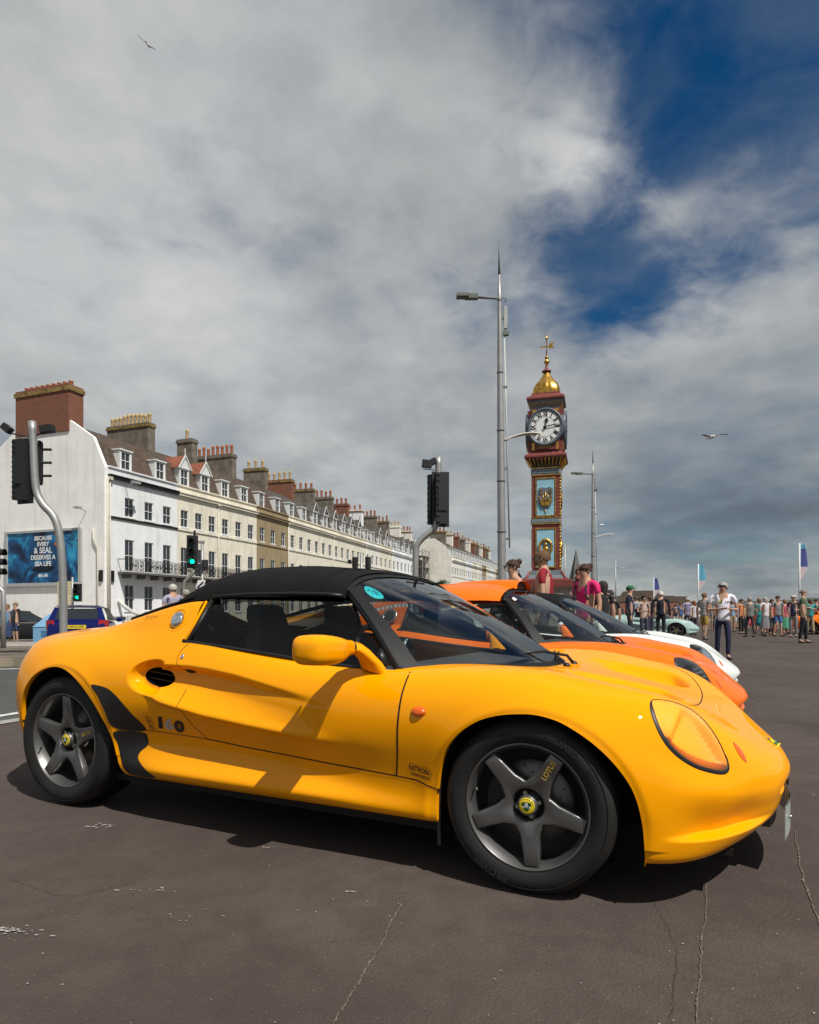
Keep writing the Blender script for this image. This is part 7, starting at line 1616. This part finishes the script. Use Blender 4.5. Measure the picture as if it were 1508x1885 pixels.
        skin_part('trousers' if legs == 'trousers' else 'shorts', ks, ln, bM, .006, ov)
    elif legs in ('skirt',):
        sk = new(bM, True); sk.grid([[(J['pel'][0]+r_*h*1.1*math.cos(q), J['pel'][1]+r_*h*.8*math.sin(q)*(1+.05*math.sin(5*q)), z_*h) for q in np.linspace(0, 2*PI, 25)] for r_, z_ in ((.066, .60), (.085, .50), (.105, .36), (.115, .20))]); sk.build('skirt', root)
    for k in 'rl':
        a_, t_ = J['hee'+k], J['toe'+k]; s = new(shM, True); s.tube([tuple(a_+np.array((0, .012*h, 0))), tuple(a_), tuple((a_+t_)/2), tuple(t_), tuple(t_+np.array((0, -.010*h, 0)))], [.010*h, .021*h, .021*h, .019*h, .008*h], 8); s.build('shoe', root)
    if bag:
        g = new(mat('bag_%.2f' % bag[0], bag, .8), True); g.ball(tuple(np.array((0, .085, .72))*h), .085*h, 12, 9, (.95, .55, 1.35)); [g.tube([tuple(np.array((s*.06, .05, .80))*h), tuple(np.array((s*.07, -.055, .80))*h), tuple(np.array((s*.075, -.06, .70))*h), tuple(np.array((s*.06, .06, .62))*h)], .009*h, 6) for s in (-1, 1)]; o = g.build('backpack'); o.location = root.location; o.rotation_euler = root.rotation_euler; tag(o, 'dark backpack on the back of the pink-topped woman' if bag == (.03,.03,.035) else 'small bag carried by a walker in the crowd', 'backpack')
    return root
F_, B_, L_, R_ = 0., PI, -PI/2, PI/2         # facing camera, away, picture left, picture right
white_tee = None
LDC = person(1331, 13.2, 1.56, -.20, 'grey-haired woman in white print T-shirt and dark jeans wearing sunglasses', top=(.74,.72,.80), bottom=(.018,.022,.06), hair=(.30,.29,.28), arms='front', stride=.25, hairstyle='curly', glasses=True, near=True, build=1.2, head_turn=-.9)
person(1001, 9.7, 1.86, -1.9, 'bearded man in dark red polo shirt and sunglasses before the clock tower', top=(.26,.012,.022), bottom=(.06,.06,.08), hair=(.12,.06,.03), hairstyle='beard', glasses=True, near=True, build=1.42)
person(946, 9.6, 1.72, -1.35, 'woman with her brown hair in a bun and sunglasses left of the clock tower', top=(.35,.22,.18), hair=(.05,.025,.015), hairstyle='bun', glasses=True, near=True, bottom=(.05,.05,.06), sleeve='none', skin=(.52,.30,.20))
person(1078, 9.9, 1.68, -1.1, 'woman in bright pink top with hair in a bun', top=(.66,.02,.16), hair=(.05,.022,.014), hairstyle='bun', glasses=True, near=True, bag=(.03,.03,.035), skin=(.50,.28,.18), build=1.2)
person(1111, 11.8, 1.52, B_+.4, 'dark-haired person in black just behind the pink-topped woman', top=(.02,.02,.022), hair=(.03,.02,.015), hairstyle='long')
person(1124, 13.5, 1.42, B_, 'person in black whose head shows over the white car', top=(.03,.03,.03), hair=(.04,.03,.02))
person(1160, 19, 1.74, 1.25, 'man in green cap and navy padded jacket beside the white car', top=(.012,.018,.045), sleeve='long', bottom=(.03,.03,.04), cap=(.02,.14,.05), build=1.2, near=True)
person(1186, 21, 1.54, .3, 'woman in floral blouse with dark hair between two men in dark jackets', top=(.42,.34,.32), hair=(.03,.02,.015), hairstyle='long', arms='front')
person(1172, 27, 1.66, B_, 'man in light blue shirt half hidden behind the green-capped man', top=(.25,.35,.5), hair=(.08,.05,.03))
person(1198, 25, 1.62, B_+.5, 'woman in patterned dark top behind the floral blouse', top=(.12,.06,.07), hair=(.10,.05,.03), hairstyle='long')
person(1217, 23.5, 1.74, B_-.5, 'white-haired man in long dark navy jacket with his back turned', top=(.010,.012,.028), sleeve='long', bottom=(.012,.012,.02), hair=(.55,.52,.48), build=1.25)
person(1278, 28, 1.50, B_+.2, 'red-haired youth in white and black T-shirt and dark shorts', top=(.55,.52,.55), bottom=(.03,.03,.04), legs='shorts', hair=(.22,.07,.02), hairstyle='long')
def stripe_mat():
    m = bpy.data.materials.new('striped_cloth'); m.use_nodes = True; t = m.node_tree; g = t.nodes.new('ShaderNodeTexCoord').outputs['Object']; w_ = t.nodes.new('ShaderNodeTexWave'); w_.bands_direction = 'Z'; w_.inputs['Scale'].default_value = 5.5; t.links.new(g, w_.inputs['Vector']); r_ = t.nodes.new('ShaderNodeValToRGB'); r_.color_ramp.interpolation = 'CONSTANT'; r_.color_ramp.elements[0].color = (.6,.58,.56,1); r_.color_ramp.elements[1].color = (.05,.05,.06,1); r_.color_ramp.elements[1].position = .55; t.links.new(w_.outputs['Fac'], r_.inputs[0]); t.links.new(r_.outputs[0], t.nodes['Principled BSDF'].inputs['Base Color']); return m
person(1297, 23.4, 1.68, B_-1.0, 'man in black and white striped shirt and mustard shorts', top=(.5,.5,.5), top_mat=stripe_mat(), bottom=(.42,.26,.05), legs='shorts', hair=(.16,.09,.05), build=1.12, stride=.4)
person(1381, 26, 1.60, B_, 'grey-haired man in grey polo and charcoal trousers walking away', top=(.18,.18,.18), bottom=(.04,.038,.035), hair=(.28,.26,.25), build=1.25, stride=.5)
person(1479, 20.6, 1.70, 1.0, 'bald man in dark green T-shirt at the right, in front of the crowd', top=(.06,.11,.06), bottom=(.012,.013,.02), hair=(.25,.2,.16), build=1.15, arms=('down', 'out'), stride=.3, near=True)
cols_ = {'white': (.62,.60,.62), 'teal': (.02,.26,.27), 'pink': (.55,.08,.14), 'orange': (.60,.16,.03), 'navy': (.02,.025,.07), 'grey': (.2,.2,.21), 'blue': (.06,.13,.32), 'green': (.06,.28,.17), 'red': (.42,.03,.03), 'black': (.02,.02,.02), 'sand': (.40,.30,.18), 'sky': (.20,.36,.50), 'lilac': (.26,.24,.42), 'yellow': (.5,.36,.06)}
crowd = [ # u, D, H, facing, top, bottom, legs, hair style, label
 (1365, 30, 1.62, .4, 'orange', 'black', 'trousers', 'short', 'person in orange top and black trousers left of the grey-shirted man'),
 (1398, 30, 1.66, B_, 'teal', 'teal', 'dress', 'long', 'woman in long teal dress right of the grey-shirted man'),
 (1409, 27, 1.62, B_+.3, 'white', 'grey', 'skirt', 'long', 'woman in white top with a grey skirt in the crowd'),
 (1421, 29, 1.60, .2, 'red', 'black', 'trousers', 'long', 'red-topped woman half hidden in the crowd'),
 (1432, 27, 1.68, .1, 'grey', 'blue', 'shorts', 'short', 'man in checked grey shirt and blue denim shorts'),
 (1445, 28, 1.55, B_, 'pink', 'green', 'skirt', 'curly', 'grey-haired woman in pink top and green skirt'),
 (1461, 26, 1.66, -.6, 'navy', 'grey', 'trousers', 'short', 'person in navy top and pale hat raising a hand'),
 (1492, 29, 1.60, B_, 'teal', 'sand', 'trousers', 'long', 'person in teal jacket beyond the green-shirted man'),
 (1503, 30, 1.62, .6, 'black', 'sand', 'shorts', 'short', 'person in black cut by the right picture edge'),
 (1349, 33, 1.60, B_, 'sky', 'sand', 'shorts', 'short', 'person in sky blue top right of the white-shirted woman'),
 (1357, 35, 1.55, .3, 'blue', 'white', 'shorts', 'short', 'person in blue top and white shorts far back'),
 (1374, 36, 1.60, 0, 'sand', 'navy', 'trousers', 'long', 'person in sand-coloured top far back in the crowd'),
 (1390, 37, 1.62, 1, 'yellow', 'blue', 'shorts', 'short', 'person in yellow top behind the teal dress'),
 (1417, 36, 1.6, B_, 'navy', 'sand', 'shorts', 'short', 'person in navy with sand shorts behind the white top'),
 (1440, 36, 1.62, .5, 'white', 'black', 'trousers', 'short', 'person in white top and black trousers far back'),
 (1453, 35, 1.58, B_, 'sky', 'white', 'shorts', 'long', 'person in sky blue and white shorts far back'),
 (1470, 34, 1.62, 0, 'red', 'grey', 'trousers', 'short', 'person in red behind the green-shirted man'),
 (1500, 38, 1.6, 0, 'lilac', 'navy', 'trousers', 'long', 'person in lilac far back at the right edge'),
 (1266, 30, 1.68, B_, 'lilac', 'navy', 'trousers', 'short', 'tall person in lilac shirt left of the red-haired youth'),
 (1254, 38, 1.60, 0, 'blue', 'sand', 'shorts', 'short', 'person in blue top beside the pale green car'),
 (1244, 42, 1.55, B_, 'navy', 'white', 'shorts', 'short', 'small distant person in navy left of the turquoise flag'),
 (1308, 36, 1.58, 0, 'blue', 'sand', 'shorts', 'short', 'person in blue behind the striped shirt'),
 (1318, 40, 1.60, B_, 'sand', 'navy', 'trousers', 'long', 'person in sand top just left of the white-shirted woman'),
 (1404, 44, 1.6, 0, 'pink', 'white', 'shorts', 'long', 'distant person in pink above the crowd gap'),
 (1428, 45, 1.6, B_, 'white', 'blue', 'shorts', 'short', 'distant person in white and blue far back'),
 (1484, 44, 1.6, 0, 'sky', 'black', 'trousers', 'short', 'distant person in sky blue at the far right')]
for i, (u, D, H, rz, tp_, bt_, lg, hs, lb) in enumerate(crowd):
    person(u, D, H, rz, lb, top=cols_[tp_], bottom=cols_[bt_], legs=lg, hairstyle=hs, hair=((.05,.03,.02), (.20,.12,.06), (.35,.32,.30), (.10,.06,.03))[i % 4], arms=('down', 'front', ('down', 'front'), ('out', 'down'))[i % 4], stride=(.0, .35, -.3)[i % 3], build=(1., 1.15, 1.25)[i % 3], skin=((.50,.30,.21), (.42,.25,.17))[i % 2], group='crowd on the promenade', cap=(.5,.45,.36) if 'hat' in lb else None)
RG2 = np.random.RandomState(11); nm_ = list(cols_); used_ = set((c[4], c[5]) for c in crowd)
for i in range(18):
    while True:
        a_, b_ = nm_[RG2.randint(len(nm_))], nm_[RG2.randint(len(nm_))]
        if a_ != b_ and (a_, b_) not in used_: used_.add((a_, b_)); break
    D = RG2.uniform(31, 44); u = RG2.uniform(1345, 1506); person(u, D, RG2.uniform(1.5, 1.74), RG2.uniform(0, 6.28), f'distant walker in {a_} top and {b_} bottoms in the back rows of the crowd', top=cols_[a_], bottom=cols_[b_], legs=('shorts', 'trousers', 'skirt')[i % 3], hairstyle=('short', 'long', 'curly')[i % 3], hair=((.05,.03,.02), (.20,.12,.06), (.35,.32,.30))[(i*2) % 3], arms=('down', ('out', 'down'), 'front', ('down', 'back'), ('up', 'down'))[i % 5], stride=RG2.uniform(-.6, .6), lean=RG2.uniform(-.05, .1), build=RG2.uniform(.95, 1.3), group='crowd on the promenade')
# behind the yellow car and at the left edge
person(318, 15, 1.68, B_+.9, 'grey-haired man in lavender shirt seen beyond the rear deck', top=(.33,.32,.42), hair=(.42,.40,.38), glasses=True, near=True, z=-.07, build=1.15)
person(342, 17, 1.66, B_+.3, 'second man with grey hair and white top behind the yellow sail panel', top=(.6,.6,.6), hair=(.30,.27,.24), z=-.1)
person(10+3, 26, 1.66, .5, 'woman with long fair hair in denim jacket and skirt at left edge', top=(.12,.22,.34), bottom=(.03,.05,.12), sleeve='long', legs='skirt', hairstyle='long', hair=(.28,.16,.07), z=-.32)
person(29, 26, 1.72, -.5, 'balding man in black top and dark shorts at left edge', top=(.02,.02,.022), bottom=(.03,.045,.10), legs='shorts', sleeve='long', hair=(.25,.2,.17), z=-.32)
flush_people()
# print on the white T-shirt
V, F = text_mesh('LDC', .066, (1.0, 1), bold=.003); new(M_black).add([(v[0]+.068, -.162+abs(v[0]+.068)*.10, v[1]+1.150) for v in V], F).build('shirt_lettering', LDC, recalc=False)
e_ = new(M_green); e_.lathe([(.001, -.164), (.035, -.161)], 10, c=(-.085, 0, 1.155), axis='Y'); e_.use(M_capyel); e_.lathe([(.001, -.166), (.018, -.165)], 8, c=(-.095, 0, 1.165), axis='Y'); e_.build('shirt_badge', LDC, recalc=False)
# ------------------------------------------------------------------ other vehicles
def hatch(u, D, z, rz, paint, label, plate):
    global M_sideglass_dark
    root = thing('parked_car', label, 'car', put(u, D, z), rz)   # local -y is the rear of the car
    secs = [ (-2.0, .70, .35, .62, .60), (-1.97, .80, .25, .95, .66), (-1.80, .84, .20, 1.08, .68), (-1.2, .86, .18, 1.0, .80), (0, .87, .18, .98, .82), (1.2, .86, .18, .95, .80), (1.9, .78, .22, .78, .6), (2.0, .6, .35, .6, .4)]
    b = new(paint, True); rows = []
    for y, w, z0, z1, wt in secs:
        rows.append([(s*w_, y, z_) for s, w_, z_ in ((-1, w*.9, z0), (-1, w, z0+.15), (-1, w, (z0+z1)/2), (-1, w*.97, z1-.06), (-1, wt, z1), (0, .1, z1+.02), (1, wt, z1), (1, w*.97, z1-.06), (1, w, (z0+z1)/2), (1, w, z0+.15), (1, w*.9, z0))])
    b.grid(rows); b.add(rows[0], [tuple(range(11))], True); o = b.build('body', root); m_ = o.modifiers.new('s', 'SUBSURF'); m_.levels = 2; m_.render_levels = 2
    g = new(paint, True); sec2 = [(-1.93, .66, 1.02), (-1.62, .60, 1.38), (-1.2, .58, 1.47), (-.2, .58, 1.48), (.3, .56, 1.43), (1.1, .66, .98)]
    g.grid([[(s*w_, y, z_) for s, w_, z_ in ((-1, w+.05, z1-.09), (-1, w, z1-.02), (-.5, w, z1), (.5, w, z1), (1, w, z1-.02), (1, w+.05, z1-.09))] for y, w, z1 in sec2[1:5]]); o = g.build('roof', root); m_ = o.modifiers.new('s', 'SUBSURF'); m_.levels = 2; m_.render_levels = 2
    q = new(M_sideglass_dark); q.add([(-.60, -1.90, 1.02), (.60, -1.90, 1.02), (.52, -1.66, 1.35), (-.52, -1.66, 1.35)], [(0,1,2,3)]); q.build('rear_window', root); p = new(paint); 
    for s in (-1, 1):
        p.add([(s*.60, -1.92, 1.0), (s*.80, -1.85, .98), (s*.64, -1.60, 1.40), (s*.52, -1.66, 1.37)], [(0,1,2,3)]); w2 = new(M_sideglass_dark); w2.add([(s*.83, -1.45, 1.0), (s*.84, .9, .97), (s*.67, .25, 1.38), (s*.67, -1.3, 1.40)], [(0,1,2,3)]); w2.build('side_window', root)
        l = new(M_red, True); l.grid([[(s*x, y, z_) for x, y in ((.60, -1.965), (.80, -1.90), (.865, -1.70))] for z_ in (.72, .85, 1.0)]); l.build('rear_light', root)
        mr_ = new(paint, True); mr_.ball((s*.98, .55, 1.0), .10, 10, 7, (1.1, .6, .8)); mr_.build('door_mirror', root)
    p.add([(-.62, -1.93, .97), (.62, -1.93, .97), (.60, -1.90, 1.04), (-.60, -1.90, 1.04)], [(0,1,2,3)]); p.box((0, -1.60, 1.43), (1.15, .22, .03)); p.build('tailgate', root)
    pl = new(M_plate_y); pl.box((0, -1.985, .80), (.52, .02, .11)); po = pl.build('number_plate', root); V, F = text_mesh(plate, .088, (.95, 1), bold=.002); new(M_black).add([(v[0], -1.998, v[1]+.80) for v in V], F).build('lettering', po)
    for s in (-1, 1):
        for y in (-1.25, 1.25): wl = new(M_tyre, True); wl.lathe([(.18, -.1), (.30, -.11), (.31, 0), (.30, .11), (.18, .1)], 20, c=(s*.76, y, .31), axis='X'); wl.build('wheel', root)
    return root
M_sideglass_dark = mat('dark_car_glass', (.02, .025, .03), .06, spec=.8)
hatch(157, 21.5, -.27, .34, M_bluecar, 'dark blue hatchback seen from behind with a yellow number plate', 'WF15 LWP')
hatch(40, 29.5, -.38, -.9, M_black_sat, 'small black car behind the couple at the left edge', 'DT12')
M_pg = M_silver
n0 = put(1150, 26.2, 0); G4 = build_car(dict(paint=M_silver, loc=(n0.x-.1, n0.y+.6, 0), rz=CR, roof='soft', hi=False, hl=False, ducts=False, label='pale green sports car with open door area far behind the white car'))
def far_orange():
    p = put(1487, 30, 0); c = copy_tree(O2['root'], None, (p.x, p.y, 0), CR, 'orange sports car beyond the crowd at the right edge', 'sports cars parked in a row'); return c
far_orange()
